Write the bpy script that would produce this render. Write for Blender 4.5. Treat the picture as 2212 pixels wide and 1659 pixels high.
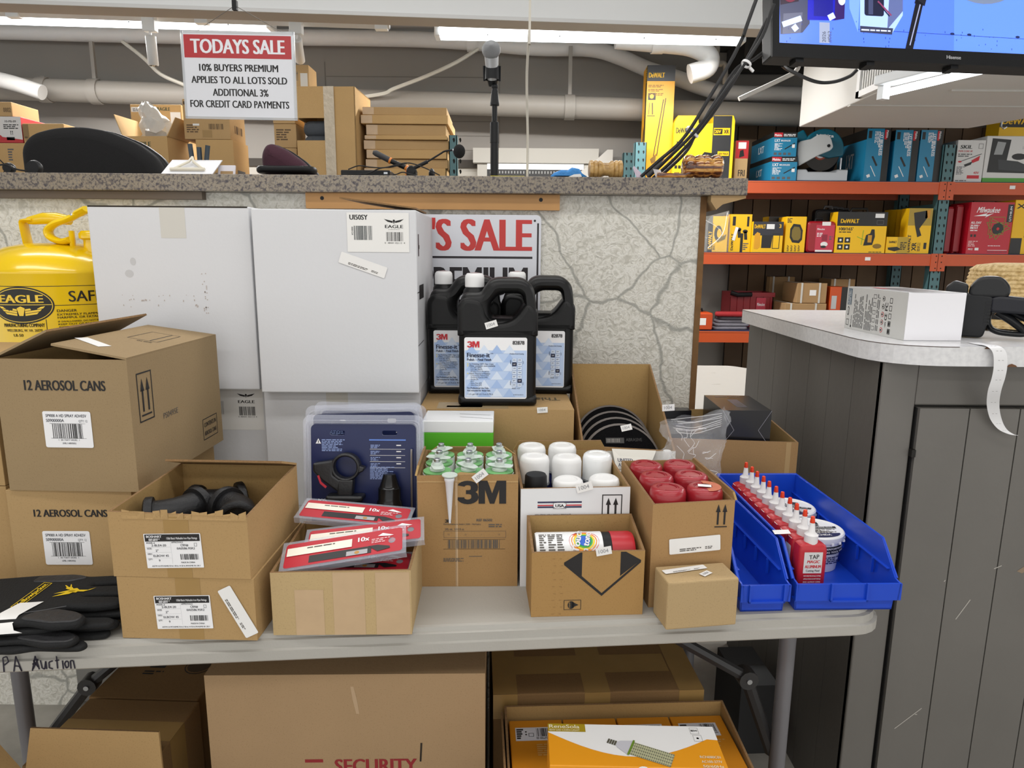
import bpy, math, random
from mathutils import Vector, Matrix
V = Vector
random.seed(7)
for o in list(bpy.data.objects):
    bpy.data.objects.remove(o)
SC = bpy.context.scene
COL = SC.collection
PI = math.pi
R = math.radians

# ---------------------------------------------------------------- camera
PITCH, ROLL, FPX = R(10.8), .008, 1500.0
EYE = V((0, 0, 1.30))
FW = V((0, math.cos(PITCH), -math.sin(PITCH)))
_u = V((0, math.sin(PITCH), math.cos(PITCH)))
RT = V((1, 0, 0)) * math.cos(ROLL) + _u * math.sin(ROLL)
UP = _u * math.cos(ROLL) - V((1, 0, 0)) * math.sin(ROLL)
cam_data = bpy.data.cameras.new('camera')
cam = bpy.data.objects.new('camera', cam_data)
COL.objects.link(cam)
cam.matrix_world = Matrix(((RT.x, UP.x, -FW.x, 0), (RT.y, UP.y, -FW.y, 0), (RT.z, UP.z, -FW.z, 1.30), (0, 0, 0, 1)))
cam_data.sensor_fit = 'HORIZONTAL'
cam_data.sensor_width = 36
cam_data.lens = 36 * FPX / 2212
cam_data.clip_start = .05
cam_data.clip_end = 60
SC.camera = cam

# ---------------------------------------------------------------- world, lights, exposure
world = bpy.data.worlds.new('world')
SC.world = world
world.use_nodes = True
world.node_tree.nodes['Background'].inputs[0].default_value = (1.0, .995, .98, 1)
world.node_tree.nodes['Background'].inputs[1].default_value = 1.08
SC.view_settings.view_transform = 'Standard'
SC.view_settings.look = 'None'
SC.view_settings.gamma = 1
SC.view_settings.use_curve_mapping = False
SC.view_settings.exposure = 0.22


def lamp(name, loc, sx, sy, watts, col=(1, .985, .96), rot=(0, 0, 0)):
    l = bpy.data.lights.new(name, 'AREA')
    l.shape = 'RECTANGLE'
    l.size, l.size_y, l.energy, l.color = sx, sy, watts, col
    o = bpy.data.objects.new(name, l)
    COL.objects.link(o)
    o.location, o.rotation_euler = loc, rot


# rows of ceiling tubes over the sales floor, above and behind the viewer, plus one added lamp
lamp('unseen_ceiling_light', (-.2, .55, 2.68), 3.6, .22, 20)
lamp('unseen_ceiling_light', (-.3, 2.0, 2.72), 3.4, .20, 20)  # added unseen lamp, brightens the bulkhead face and counter top
lamp('unseen_ceiling_light', (0, -.9, 2.68), 4.4, .30, 24)
lamp('unseen_ceiling_light', (0, -2.6, 2.68), 5.0, .30, 24)
# the tubes of the fixtures in view, except the last lamp: light leaves them downward
lamp('fixture_tube_light', (.42, 4.2, 2.45), 1.7, .10, 40)
lamp('fixture_tube_light', (-2.3, 4.2, 2.47), 2.2, .10, 66)
lamp('fixture_tube_light', (2.0, 3.0, 1.98), .16, .6, 10)
lamp('fixture_tube_light', (3.2, 2.2, 2.6), 1.4, .2, 22)  # out of view, no fitting modelled here


# ---------------------------------------------------------------- helpers
def ray(x, y):
    return FW + RT * ((x - 1106) / FPX) - UP * ((y - 829.5) / FPX)


def atz(x, y, z):
    d = ray(x, y)
    return EYE + d * ((z - 1.30) / d.z)


def aty(x, y, Y):
    d = ray(x, y)
    return EYE + d * (Y / d.y)


def lin(h):
    h = h.lstrip('#')
    c = [int(h[i:i + 2], 16) / 255 for i in (0, 2, 4)]
    return tuple(v / 12.92 if v <= .04045 else ((v + .055) / 1.055) ** 2.4 for v in c) + (1,)


MATS = {}


def mat(name, hexc, rough=.6, metal=0, var=0, scale=30, bump=0, bscale=None, spec=.5, emit=0, alpha=1, coat=0, trans=0, speck=None):
    """principled material; var mixes in a noise tone of the thing's own colour, bump roughens it"""
    if name in MATS:
        return MATS[name]
    m = bpy.data.materials.new(name)
    m.use_nodes = True
    nt = m.node_tree
    b = nt.nodes['Principled BSDF']
    c = lin(hexc)
    b.inputs['Base Color'].default_value = c
    b.inputs['Roughness'].default_value = rough
    b.inputs['Metallic'].default_value = metal
    b.inputs['Specular IOR Level'].default_value = spec
    b.inputs['Coat Weight'].default_value = coat
    b.inputs['Alpha'].default_value = alpha
    b.inputs['Transmission Weight'].default_value = trans
    if emit:
        b.inputs['Emission Color'].default_value = c
        b.inputs['Emission Strength'].default_value = emit
    if var or bump:
        tc = nt.nodes.new('ShaderNodeTexCoord')
        n = nt.nodes.new('ShaderNodeTexNoise')
        n.inputs['Scale'].default_value = scale
        n.inputs['Detail'].default_value = 6
        nt.links.new(tc.outputs['Object'], n.inputs['Vector'])
        if var:
            mx = nt.nodes.new('ShaderNodeMix')
            mx.data_type = 'RGBA'
            lo = tuple(max(0, x * (1 - var)) for x in c[:3]) + (1,)
            hi = tuple(min(1, x * (1 + var * .6)) for x in c[:3]) + (1,)
            mx.inputs[6].default_value, mx.inputs[7].default_value = lo, hi
            nt.links.new(n.outputs['Fac'], mx.inputs[0])
            out = mx.outputs[2]
            if speck:
                n3 = nt.nodes.new('ShaderNodeTexNoise')
                n3.inputs['Scale'].default_value = speck
                n3.inputs['Detail'].default_value = 2
                nt.links.new(tc.outputs['Object'], n3.inputs['Vector'])
                rp = nt.nodes.new('ShaderNodeValToRGB')
                rp.color_ramp.elements[0].position = .30
                rp.color_ramp.elements[0].color = (.72, .70, .68, 1)
                rp.color_ramp.elements[1].position = .42
                rp.color_ramp.elements[1].color = (1, 1, 1, 1)
                nt.links.new(n3.outputs['Fac'], rp.inputs[0])
                m2 = nt.nodes.new('ShaderNodeMix')
                m2.data_type = 'RGBA'
                m2.blend_type = 'MULTIPLY'
                m2.inputs[0].default_value = .55
                nt.links.new(out, m2.inputs[6])
                nt.links.new(rp.outputs[0], m2.inputs[7])
                out = m2.outputs[2]
            nt.links.new(out, b.inputs['Base Color'])
        if bump:
            n2 = nt.nodes.new('ShaderNodeTexNoise')
            n2.inputs['Scale'].default_value = bscale or scale * 4
            n2.inputs['Detail'].default_value = 4
            nt.links.new(tc.outputs['Object'], n2.inputs['Vector'])
            bp = nt.nodes.new('ShaderNodeBump')
            bp.inputs['Strength'].default_value = bump
            bp.inputs['Distance'].default_value = .01
            nt.links.new(n2.outputs['Fac'], bp.inputs['Height'])
            nt.links.new(bp.outputs[0], b.inputs['Normal'])
    MATS[name] = m
    return m


def card(name, hexc):
    return mat(name, hexc, .78, var=.10, scale=7, bump=.05, bscale=160, spec=.22, speck=420)


def ramp_mat(name, stops, scale, rough=.4, detail=8, dist=.0, bump=0, second=None, coat=0, kind='noise'):
    m = bpy.data.materials.new(name)
    m.use_nodes = True
    nt = m.node_tree
    b = nt.nodes['Principled BSDF']
    b.inputs['Roughness'].default_value = rough
    b.inputs['Coat Weight'].default_value = coat
    tc = nt.nodes.new('ShaderNodeTexCoord')
    n = nt.nodes.new('ShaderNodeTexNoise')
    n.inputs['Scale'].default_value = scale
    n.inputs['Detail'].default_value = detail
    n.inputs['Distortion'].default_value = dist
    nt.links.new(tc.outputs['Object'], n.inputs['Vector'])
    rp = nt.nodes.new('ShaderNodeValToRGB')
    els = rp.color_ramp.elements
    els[0].position, els[0].color = stops[0][0], lin(stops[0][1])
    els[1].position, els[1].color = stops[-1][0], lin(stops[-1][1])
    for p, c in stops[1:-1]:
        e = els.new(p)
        e.color = lin(c)
    nt.links.new(n.outputs['Fac'], rp.inputs[0])
    nt.links.new(rp.outputs[0], b.inputs['Base Color'])
    if bump:
        bp = nt.nodes.new('ShaderNodeBump')
        bp.inputs['Strength'].default_value = bump
        bp.inputs['Distance'].default_value = .01
        nt.links.new(n.outputs['Fac'], bp.inputs['Height'])
        nt.links.new(bp.outputs[0], b.inputs['Normal'])
    MATS[name] = m
    return m


GLY = {}


def glyphs(s, bold=0.0):
    """flat outline of a line of lettering, capital height 1"""
    k = s
    if k not in GLY:
        cu = bpy.data.curves.new('lettering', 'FONT')
        cu.body = s
        cu.resolution_u = 3
        ob = bpy.data.objects.new('lettering', cu)
        COL.objects.link(ob)
        bpy.context.view_layer.update()
        me = ob.evaluated_get(bpy.context.evaluated_depsgraph_get()).to_mesh()
        vs = [(v.co.x, v.co.y) for v in me.vertices]
        fs = [tuple(p.vertices) for p in me.polygons]
        bpy.data.objects.remove(ob)
        bpy.data.curves.remove(cu)
        if not vs:
            vs, fs = [(0, 0)], []
        x0 = min(v[0] for v in vs)
        c = 1 / .70
        vs = [((x - x0) * c, y * c) for x, y in vs]
        GLY[k] = (vs, fs, max(v[0] for v in vs))
    return GLY[k]


def arc(cx, cy, r, a0, a1, n=8, ry=None):
    return [(cx + r * math.cos(a0 + (a1 - a0) * i / n), cy + (ry or r) * math.sin(a0 + (a1 - a0) * i / n)) for i in range(n + 1)]


def rrect(x, y, w, h, r, n=5):
    return arc(x + w - r, y + r, r, -PI / 2, 0, n) + arc(x + w - r, y + h - r, r, 0, PI / 2, n) + arc(x + r, y + h - r, r, PI / 2, PI, n) + arc(x + r, y + r, r, PI, 1.5 * PI, n)


def fillet(pts, r, n=4):
    """round every corner of a polygon; r may be a list"""
    out = []
    N = len(pts)
    for i in range(N):
        p0, p, p1 = V(pts[i - 1]), V(pts[i]), V(pts[(i + 1) % N])
        rr = r[i] if isinstance(r, (list, tuple)) else r
        a, b = p0 - p, p1 - p
        rr = min(rr, a.length * .48, b.length * .48)
        if rr < 1e-5:
            out.append(tuple(p))
            continue
        A, B = p + a.normalized() * rr, p + b.normalized() * rr
        for k in range(n + 1):
            t = k / n
            out.append(tuple(A * (1 - t) ** 2 + p * 2 * t * (1 - t) + B * t * t))
    return out


class MB:
    """collects shapes and links them as ONE mesh object"""

    def __init__(s, m=None):
        s.v, s.f, s.mi, s.mats, s.X, s.sm = [], [], [], [], Matrix.Identity(4), []
        s.smooth = False
        s.cur = 0
        if m:
            s.use(m)

    def use(s, m):
        if m not in s.mats:
            s.mats.append(m)
        s.cur = s.mats.index(m)
        return s

    def at(s, loc=(0, 0, 0), rot=(0, 0, 0)):
        from mathutils import Euler
        s.X = Matrix.Translation(V(loc)) @ Euler(rot).to_matrix().to_4x4()
        return s

    def add(s, vs, fs):
        b = len(s.v)
        s.v += [s.X @ V(v) for v in vs]
        for f in fs:
            s.f.append(tuple(b + i for i in f))
            s.mi.append(s.cur)
            s.sm.append(s.smooth)
        return s

    def box(s, x0, x1, y0, y1, z0, z1):
        return s.add([(x, y, z) for z in (z0, z1) for y in (y0, y1) for x in (x0, x1)],
                     [(0, 2, 3, 1), (4, 5, 7, 6), (0, 1, 5, 4), (2, 6, 7, 3), (0, 4, 6, 2), (1, 3, 7, 5)])

    def poly(s, pts):
        return s.add(pts, [tuple(range(len(pts)))])

    def prism(s, pts, d0, d1, ax='y'):
        """extrude a 2D outline along an axis: 'y' -> (x,z), 'z' -> (x,y), 'x' -> (y,z)"""
        f = {'y': lambda p, d: (p[0], d, p[1]), 'z': lambda p, d: (p[0], p[1], d), 'x': lambda p, d: (d, p[0], p[1])}[ax]
        n = len(pts)
        vs = [f(p, d0) for p in pts] + [f(p, d1) for p in pts]
        fs = [tuple(range(n)), tuple(range(2 * n - 1, n - 1, -1))] + [(i, n + i, n + (i + 1) % n, (i + 1) % n) for i in range(n)]
        return s.add(vs, fs)

    def loft(s, loops, cap0=True, cap1=True, closed=True):
        n = len(loops[0])
        vs = [p for l in loops for p in l]
        fs = []
        for k in range(len(loops) - 1):
            for i in range(n if closed else n - 1):
                j = (i + 1) % n
                fs.append((k * n + i, k * n + j, (k + 1) * n + j, (k + 1) * n + i))
        if cap0:
            fs.append(tuple(range(n - 1, -1, -1)))
        if cap1:
            fs.append(tuple((len(loops) - 1) * n + i for i in range(n)))
        return s.add(vs, fs)

    def lathe(s, prof, n=24, c=(0, 0, 0), ax='z'):
        loops = []
        for r, z in prof:
            l = []
            for i in range(n):
                a = 2 * PI * i / n
                x, y = max(r, 1e-5) * math.cos(a), max(r, 1e-5) * math.sin(a)
                p = {'z': (x, y, z), 'y': (x, z, -y), 'x': (z, x, y)}[ax]
                l.append((p[0] + c[0], p[1] + c[1], p[2] + c[2]))
            loops.append(l)
        o = s.smooth
        s.smooth = True
        if prof[0][0] > .002 and prof[-1][0] > .002:  # an open ring: close the profile on itself
            loops.append(loops[0])
            s.loft(loops, False, False)
        else:
            s.loft(loops)
        s.smooth = o
        return s

    def tube(s, pts, r, n=8, caps=True, flat=1.0):
        pts = [V(p) for p in pts]
        loops = []
        up = V((0, 0, 1))
        for i, p in enumerate(pts):
            t = (pts[min(i + 1, len(pts) - 1)] - pts[max(i - 1, 0)]).normalized()
            if i == 0:
                a = t.cross(up if abs(t.z) < .9 else V((1, 0, 0))).normalized()
            else:
                a = (a - t * a.dot(t)).normalized()
            b = t.cross(a)
            rr = r[i] if isinstance(r, (list, tuple)) else r
            loops.append([p + a * (rr * math.cos(2 * PI * k / n)) + b * (rr * flat * math.sin(2 * PI * k / n)) for k in range(n)])
        o = s.smooth
        s.smooth = True
        s.loft(loops, caps, caps)
        s.smooth = o
        return s

    def ball(s, c, rx, ry=None, rz=None, n=20, m=10):
        ry, rz = ry or rx, rz or rx
        loops = []
        for j in range(m + 1):
            t = -PI / 2 + PI * j / m
            q = max(math.cos(t), 1e-3)
            loops.append([(c[0] + rx * q * math.cos(2 * PI * i / n), c[1] + ry * q * math.sin(2 * PI * i / n), c[2] + rz * math.sin(t)) for i in range(n)])
        o = s.smooth
        s.smooth = True
        s.loft(loops)
        s.smooth = o
        return s

    def slab(s, outline, depth, bevel, holes=(), ax='y', c=(0, 0, 0), res=3):
        """an outline (x,z) with holes and rounded rims, depth along y (or z), centred on c"""
        cu = bpy.data.curves.new('outline', 'CURVE')
        cu.dimensions = '2D'
        cu.fill_mode = 'BOTH'
        for l in (outline, *holes):
            sp = cu.splines.new('POLY')
            sp.points.add(len(l) - 1)
            for p, q in zip(sp.points, l):
                p.co = (q[0], q[1], 0, 1)
            sp.use_cyclic_u = True
        cu.extrude = max(depth / 2 - bevel, 1e-4)
        cu.bevel_depth = bevel
        cu.bevel_resolution = res
        cu.offset = -bevel
        ob = bpy.data.objects.new('outline', cu)
        COL.objects.link(ob)
        bpy.context.view_layer.update()
        me = ob.evaluated_get(bpy.context.evaluated_depsgraph_get()).to_mesh()
        vs = [tuple(v.co) for v in me.vertices]
        fs = [tuple(p.vertices) for p in me.polygons]
        bpy.data.objects.remove(ob)
        bpy.data.curves.remove(cu)
        if ax == 'y':
            vs = [(x + c[0], -z + c[1], y + c[2]) for x, y, z in vs]
        else:
            vs = [(x + c[0], y + c[1], z + c[2]) for x, y, z in vs]
        o = s.smooth
        s.smooth = True
        s.add(vs, fs)
        s.smooth = o
        return s

    def build(s, name, parent=None, loc=None, rz=0, bevel=0, seg=2, rot=None, sub=0, fixn=False):
        me = bpy.data.meshes.new(name)
        me.from_pydata([tuple(v) for v in s.v], [], s.f)
        for m in s.mats:
            me.materials.append(m)
        me.polygons.foreach_set('material_index', s.mi)
        me.polygons.foreach_set('use_smooth', s.sm)
        me.update()
        if any(s.sm):
            try:
                me.set_sharp_from_angle(angle=R(40))
            except Exception:
                pass
        o = bpy.data.objects.new(name, me)
        COL.objects.link(o)
        if parent:
            o.parent = parent
        if loc is not None:
            o.location = loc
        o.rotation_euler = rot if rot else (0, 0, rz)
        if bevel:
            b = o.modifiers.new('rounded_edges', 'BEVEL')
            b.width, b.segments, b.limit_method, b.angle_limit = bevel, seg, 'ANGLE', R(50)
        return o


class Face:
    """a flat printed face: origin, u to the right, v upward; layers stand a hair proud"""
    K = .0003

    def __init__(s, mb, o, u, v):
        s.mb, s.o, s.u, s.v = mb, V(o), V(u).normalized(), V(v).normalized()
        s.n = s.u.cross(s.v)

    def P(s, x, y, k):
        return s.o + s.u * x + s.v * y + s.n * (s.K * k)

    def sub(s, x, y, rot=0, k=0):
        u = s.u * math.cos(rot) + s.v * math.sin(rot)
        v = s.v * math.cos(rot) - s.u * math.sin(rot)
        return Face(s.mb, s.P(x, y, k), u, v)

    def poly(s, pts, m, k=1):
        s.mb.use(m)
        s.mb.poly([s.P(x, y, k) for x, y in pts])

    def rect(s, x, y, w, h, m, k=1, r=0):
        s.poly(rrect(x, y, w, h, r, 3) if r else [(x, y), (x + w, y), (x + w, y + h), (x, y + h)], m, k)

    def ell(s, cx, cy, rx, ry, m, k=1, n=24):
        s.poly([(cx + rx * math.cos(2 * PI * i / n), cy + ry * math.sin(2 * PI * i / n)) for i in range(n)], m, k)

    def line(s, x0, y0, x1, y1, t, m, k=2):
        d = V((x1 - x0, y1 - y0))
        q = V((-d.y, d.x)).normalized() * t / 2
        s.poly([(x0 - q.x, y0 - q.y), (x1 - q.x, y1 - q.y), (x1 + q.x, y1 + q.y), (x0 + q.x, y0 + q.y)], m, k)

    def frame(s, x, y, w, h, t, m, k=2):
        s.rect(x, y, w, t, m, k)
        s.rect(x, y + h - t, w, t, m, k)
        s.rect(x, y + t, t, h - 2 * t, m, k)
        s.rect(x + w - t, y + t, t, h - 2 * t, m, k)

    def text(s, t, x, y, h, m, w=None, bold=0, rot=0, al='L', k=2, slant=0):
        vs, fs, W = glyphs(t, bold)
        sx = (w / W) if w else h
        off = 0 if al == 'L' else -(W * sx) / 2 if al == 'C' else -W * sx
        c, q = math.cos(rot), math.sin(rot)
        pts = []
        for a, b in vs:
            X, Y = a * sx + off + slant * b * h, b * h
            pts.append(s.P(x + X * c - Y * q, y + X * q + Y * c, k))
        s.mb.use(m)
        s.mb.add(pts, fs)
        if bold > .25:  # heavy letters: struck again a little to each side
            e = min(sx, h) * .046 * (.5 + min(bold, 1.2))
            D = s.P(e * c, e * q, k) - s.P(0, 0, k)
            N = s.P(0, 0, k) - s.P(0, 0, k - .18)
            for i, t_ in enumerate((.5, -.5, 1, -1) if bold > .5 else (.6, -.6)):
                s.mb.add([p + D * t_ - N * (i + 1) for p in pts], fs)

    def three_m(s, x, y, h, m, k=2, wide=1.0):
        """the figure 3 and letter M joined in heavy block strokes, h high"""
        q = h * wide
        P = lambda L: s.poly([(x + a * q, y + b * h) for a, b in L], m, k)
        o = arc(.42, .27, .42, R(200), R(360), 8, .29) + arc(.42, .73, .40, R(0), R(160), 8, .27)
        P([(.0, .20)] + arc(.40, .28, .44, R(195), R(360), 9, .30) + [(.80, .44), (.72, .51), (.80, .58)] + arc(.40, .73, .42, R(0), R(165), 9, .27) +
          [(.28, .74)] + arc(.40, .73, .13, R(170), R(0), 5, .08) + [(.52, .62), (.46, .59), (.33, .59), (.33, .42), (.46, .42), (.54, .39)] + arc(.40, .28, .15, R(0), R(-165), 5, .10) + [(.28, .28), (.0, .28)])
        P([(.84, 0), (1.10, 0), (1.10, .62), (1.30, 0), (1.48, 0), (1.68, .62), (1.68, 0), (1.96, 0), (1.96, 1), (1.58, 1), (1.39, .45), (1.20, 1), (.84, 1)])

    def rows(s, x, y, w, h, n, m, k=2, t=.55, fill=.85):
        """n rows of small print from the top of the box down"""
        rnd = random.Random(int((x + y * 3 + w * 7 + n) * 1e5))
        st = h / n
        for i in range(n):
            yy = y + h - (i + 1) * st + st * (1 - t) / 2
            end = w * rnd.uniform(.55, 1) if i else w
            cx = 0
            while cx < end:
                l = min(rnd.uniform(1.0, 3.6) * st, end - cx)
                if l > .2 * st:
                    s.rect(x + cx, yy, l, st * t, m, k)
                cx += l + st * (1 - fill) * 3

    def bars(s, x, y, w, h, m, n=24, k=2):
        rnd = random.Random(int((x * 7 + y * 3 + w) * 1e5))
        ws = [rnd.choice((1, 1, 2, 3)) for _ in range(2 * n)]
        q = w / sum(ws)
        c = x
        for i, a in enumerate(ws):
            if i % 2 == 0:
                s.rect(c, y, a * q, h, m, k)
            c += a * q

    def arrows(s, x, y, w, h, m, k=2, frame=True):
        """two this-way-up arrows over a bar"""
        t = w * .05
        if frame:
            s.frame(x, y, w, h, t, m, k)
        for cx in (x + w * .32, x + w * .68):
            s.rect(cx - w * .05, y + h * .2, w * .1, h * .45, m, k)
            s.poly([(cx - w * .13, y + h * .62), (cx + w * .13, y + h * .62), (cx, y + h * .88)], m, k)
        s.rect(x + w * .16, y + h * .11, w * .68, h * .035, m, k)


class Cyl(Face):
    """printing wrapped on an upright cylinder; x is arc length from the direction a0"""

    def __init__(s, mb, c, r, a0=-PI / 2):
        s.mb, s.c, s.r, s.a0 = mb, V(c), r, a0

    def P(s, x, y, k):
        a = s.a0 + x / s.r
        q = s.r + .0004 * k
        return V((s.c.x + q * math.cos(a), s.c.y + q * math.sin(a), s.c.z + y))

    def rect(s, x, y, w, h, m, k=1, r=0):
        n = max(1, int(w / s.r / .12))
        for i in range(n):
            a, b = x + w * i / n, x + w * (i + 1) / n
            s.poly([(a, y), (b, y), (b, y + h), (a, y + h)], m, k)

    def ell(s, cx, cy, rx, ry, m, k=1, n=28):
        for i in range(n):
            t0, t1 = PI - PI * i / n, PI - PI * (i + 1) / n
            s.poly([(cx + rx * math.cos(t0), cy - ry * math.sin(t0) - 1e-5), (cx + rx * math.cos(t1), cy - ry * math.sin(t1) - 1e-5),
                    (cx + rx * math.cos(t1), cy + ry * math.sin(t1)), (cx + rx * math.cos(t0), cy + ry * math.sin(t0))], m, k)


def tag(o, label, cat, group=None):
    o['label'], o['category'] = label, cat
    if group:
        o['group'] = group
    return o


def thing(name, label, cat, loc=(0, 0, 0), rz=0, group=None, rot=None):
    o = bpy.data.objects.new(name, None)
    COL.objects.link(o)
    o.empty_display_size = .05
    o.location = loc
    o.rotation_euler = rot if rot else (0, 0, rz)
    return tag(o, label, cat, group)


def struct(o):
    o['kind'] = 'structure'
    return o


def dup(root, loc=None, rz=None, label=None, rot=None):
    r = root.copy()
    COL.objects.link(r)
    if loc is not None:
        r.location = loc
    if rz is not None:
        r.rotation_euler = (0, 0, rz)
    if rot is not None:
        r.rotation_euler = rot
    if label:
        r['label'] = label
    for ch in list(root.children):
        c = ch.copy()
        COL.objects.link(c)
        c.parent = r
        for g in list(ch.children):
            d = g.copy()
            COL.objects.link(d)
            d.parent = c
    return r


def curve_pts(ctrl, n=10):
    """smooth line through control points"""
    P = [V(p) for p in ctrl]
    P = [P[0] * 2 - P[1]] + P + [P[-1] * 2 - P[-2]]
    out = []
    for i in range(1, len(P) - 2):
        for k in range(n):
            t = k / n
            a, b, c, d = P[i - 1], P[i], P[i + 1], P[i + 2]
            out.append(.5 * ((2 * b) + (c - a) * t + (2 * a - 5 * b + 4 * c - d) * t * t + (3 * b - a - 3 * c + d) * t ** 3))
    out.append(P[-2])
    return out


# ---------------------------------------------------------------- shared materials
INK = mat('black_ink', '#1d1b1c', .6)
GREYINK = mat('grey_ink', '#5a5550', .7)
WHITE = mat('white_print', '#eeeef0', .5)
PAPER = mat('white_paper_label', '#e9e8e6', .55)
CREAM = mat('cream_paper_label', '#efe9db', .55)
REDINK = mat('red_ink', '#c5202c', .5)
KRAFT = card('kraft_cardboard', '#af9063')
KRAFT_L = card('light_kraft_cardboard', '#bba277')
KRAFT_G = card('grey_brown_cardboard', '#9b8564')
KRAFT_P = card('pinkish_brown_cardboard', '#a78b69')
KRAFT_IN = card('inner_cardboard', '#a58757')
CORR = mat('corrugated_edge', '#8a6a45', .9, var=.5, scale=300)
WCARD = mat('white_cardboard', '#d6d7da', .6, var=.035, scale=5, bump=.03, bscale=120, spec=.3)
WINNER = card('white_box_inside', '#9b7c55')
SEAM = mat('dark_seam', '#2b231b', .9)
TAPE = mat('brown_tape', '#a2824f', .25, var=.12, scale=25, spec=.5)
CLEAR_TAPE = mat('clear_tape', '#c2a683', .22, var=.1, scale=40)
TAN_TAPE = mat('pale_tape', '#cbc8c0', .35)
BLACKP = mat('black_plastic', '#131416', .48, bump=.04, bscale=300, spec=.28)
BLACKS = mat('black_satin', '#0d0e0f', .40, spec=.3)
STEEL = mat('steel', '#b9bcc0', .3, 1)
DGREY = mat('dark_grey_metal', '#4a4a4b', .45, .3)
WHITEP = mat('white_plastic', '#e6e6e6', .35)
REDP = mat('red_plastic', '#b3202b', .38)
YEL = mat('yellow_carton_print', '#f0bd16', .42, spec=.4)
BLUEP = mat('blue_plastic', '#1746c2', .30, var=.06, scale=12)


def face_of(b, side, w, d, h):
    return {'front': Face(b, (0, 0, 0), (1, 0, 0), (0, 0, 1)), 'right': Face(b, (w, 0, 0), (0, 1, 0), (0, 0, 1)),
            'left': Face(b, (0, d, 0), (0, -1, 0), (0, 0, 1)), 'top': Face(b, (0, 0, h), (1, 0, 0), (0, 1, 0)),
            'back': Face(b, (w, d, 0), (-1, 0, 0), (0, 0, 1))}[side]


def carton(name, label, loc, rz, w, d, h, m=None, open_=False, tk=.004, inner=None, flaps=(), prints=None, stickers=(), tapes=(), group=None,
           cat='box', seam=True, rot=None, bevel=.0025, rim=None, edge=None):
    """a carton, base corner front-left at loc; prints/stickers: {side: fn(face)}; flaps: (side, length, degrees from flat-closed, tint)"""
    m = m or KRAFT
    inner = inner or m
    root = thing(name, label, cat, loc, rz, group, rot)
    b = MB(m)
    if not open_:
        b.box(0, w, 0, d, 0, h)
        if seam:
            b.use(SEAM).box(.002, w - .002, d / 2 - .001, d / 2 + .001, h - .001, h + .0004)
    else:
        hs = rim or (h, h, h, h)  # front-left, front-right, back-right, back-left rim heights
        ox, iy = [(0, 0), (w, 0), (w, d), (0, d)], [(tk, tk), (w - tk, tk), (w - tk, d - tk), (tk, d - tk)]
        O0 = [(x, y, 0) for x, y in ox]
        O1 = [(x, y, z) for (x, y), z in zip(ox, hs)]
        I0 = [(x, y, tk) for x, y in iy]
        I1 = [(x, y, z) for (x, y), z in zip(iy, hs)]
        b.loft([O0, O1], True, False)
        b.use(inner).loft([I1, I0], False, True)
        b.use(edge or CORR).loft([O1, I1], False, False)
    for side, fn in (prints or {}).items():
        fn(face_of(b, side, w, d, h))
    b.build('body', root, bevel=0 if open_ else bevel)
    for side, fn in tapes:
        t = MB()
        fn(face_of(t, side, w, d, h))
        t.build('packing_tape', root)
    for it in stickers:
        t = MB()
        sf = face_of(t, it[0], w, d, h)
        sf.o = sf.o + sf.n * .0007
        it[1](sf)
        t.build(it[2] if len(it) > 2 else 'label', root)
    for fl in flaps:
        side, ln, ang = fl[:3]
        fm = fl[3] if len(fl) > 3 else m
        skew = fl[4] if len(fl) > 4 else 0
        a = R(ang)
        L = w if side in ('front', 'back') else d
        f = MB(fm)
        pts = [(0, 0), (L, 0), (L - skew, ln), (skew, ln)]
        f.prism(pts, 0, .0035, 'z')
        f.use(CORR)
        f.add([(skew, ln + .0004, 0), (L - skew, ln + .0004, 0), (L - skew, ln + .0004, .0035), (skew, ln + .0004, .0035)], [(0, 1, 2, 3)])
        if len(fl) > 5 and fl[5]:
            fl[5](Face(f, (0, 0, .0035), (1, 0, 0), (0, 1, 0)), Face(f, (0, 0, 0), (1, 0, 0), (0, -1, 0)))
        # flap local: x along hinge, y inward when closed
        o = f.build('flap', root)
        hz = h if not rim else {'front': min(rim[0], rim[1]), 'back': min(rim[2], rim[3]), 'left': min(rim[0], rim[3]), 'right': min(rim[1], rim[2])}[side]
        base = {'front': ((0, 0, hz), 0), 'right': ((w, 0, hz), PI / 2), 'back': ((w, d, hz), PI), 'left': ((0, d, hz), -PI / 2)}[side]
        o.matrix_local = Matrix.Translation(base[0]) @ Matrix.Rotation(base[1], 4, 'Z') @ Matrix.Rotation(a, 4, 'X')
    return root


def price_tag(f, x, y, rot=0, s=1.0, k=3):
    """small white price-gun label reading 1004"""
    q = f.sub(x, y, rot)
    q.rect(0, 0, .022 * s, .012 * s, PAPER, k)
    q.text('1004', .0035 * s, .0035 * s, .0055 * s, mat('faded_ink', '#8b8b90', .7), k=k + 1)


def lot_label(f, x, y, rot=0, w=.075, h=.022, k=3):
    """white lot sticker with two lines of small print"""
    q = f.sub(x, y, rot)
    q.rect(0, 0, w, h, PAPER, k, r=.002)
    q.rows(w * .20, h * .12, w * .42, h * .22, 2, GREYINK, k + 1)
    q.rows(w * .70, h * .15, w * .14, h * .2, 2, GREYINK, k + 1)
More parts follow.
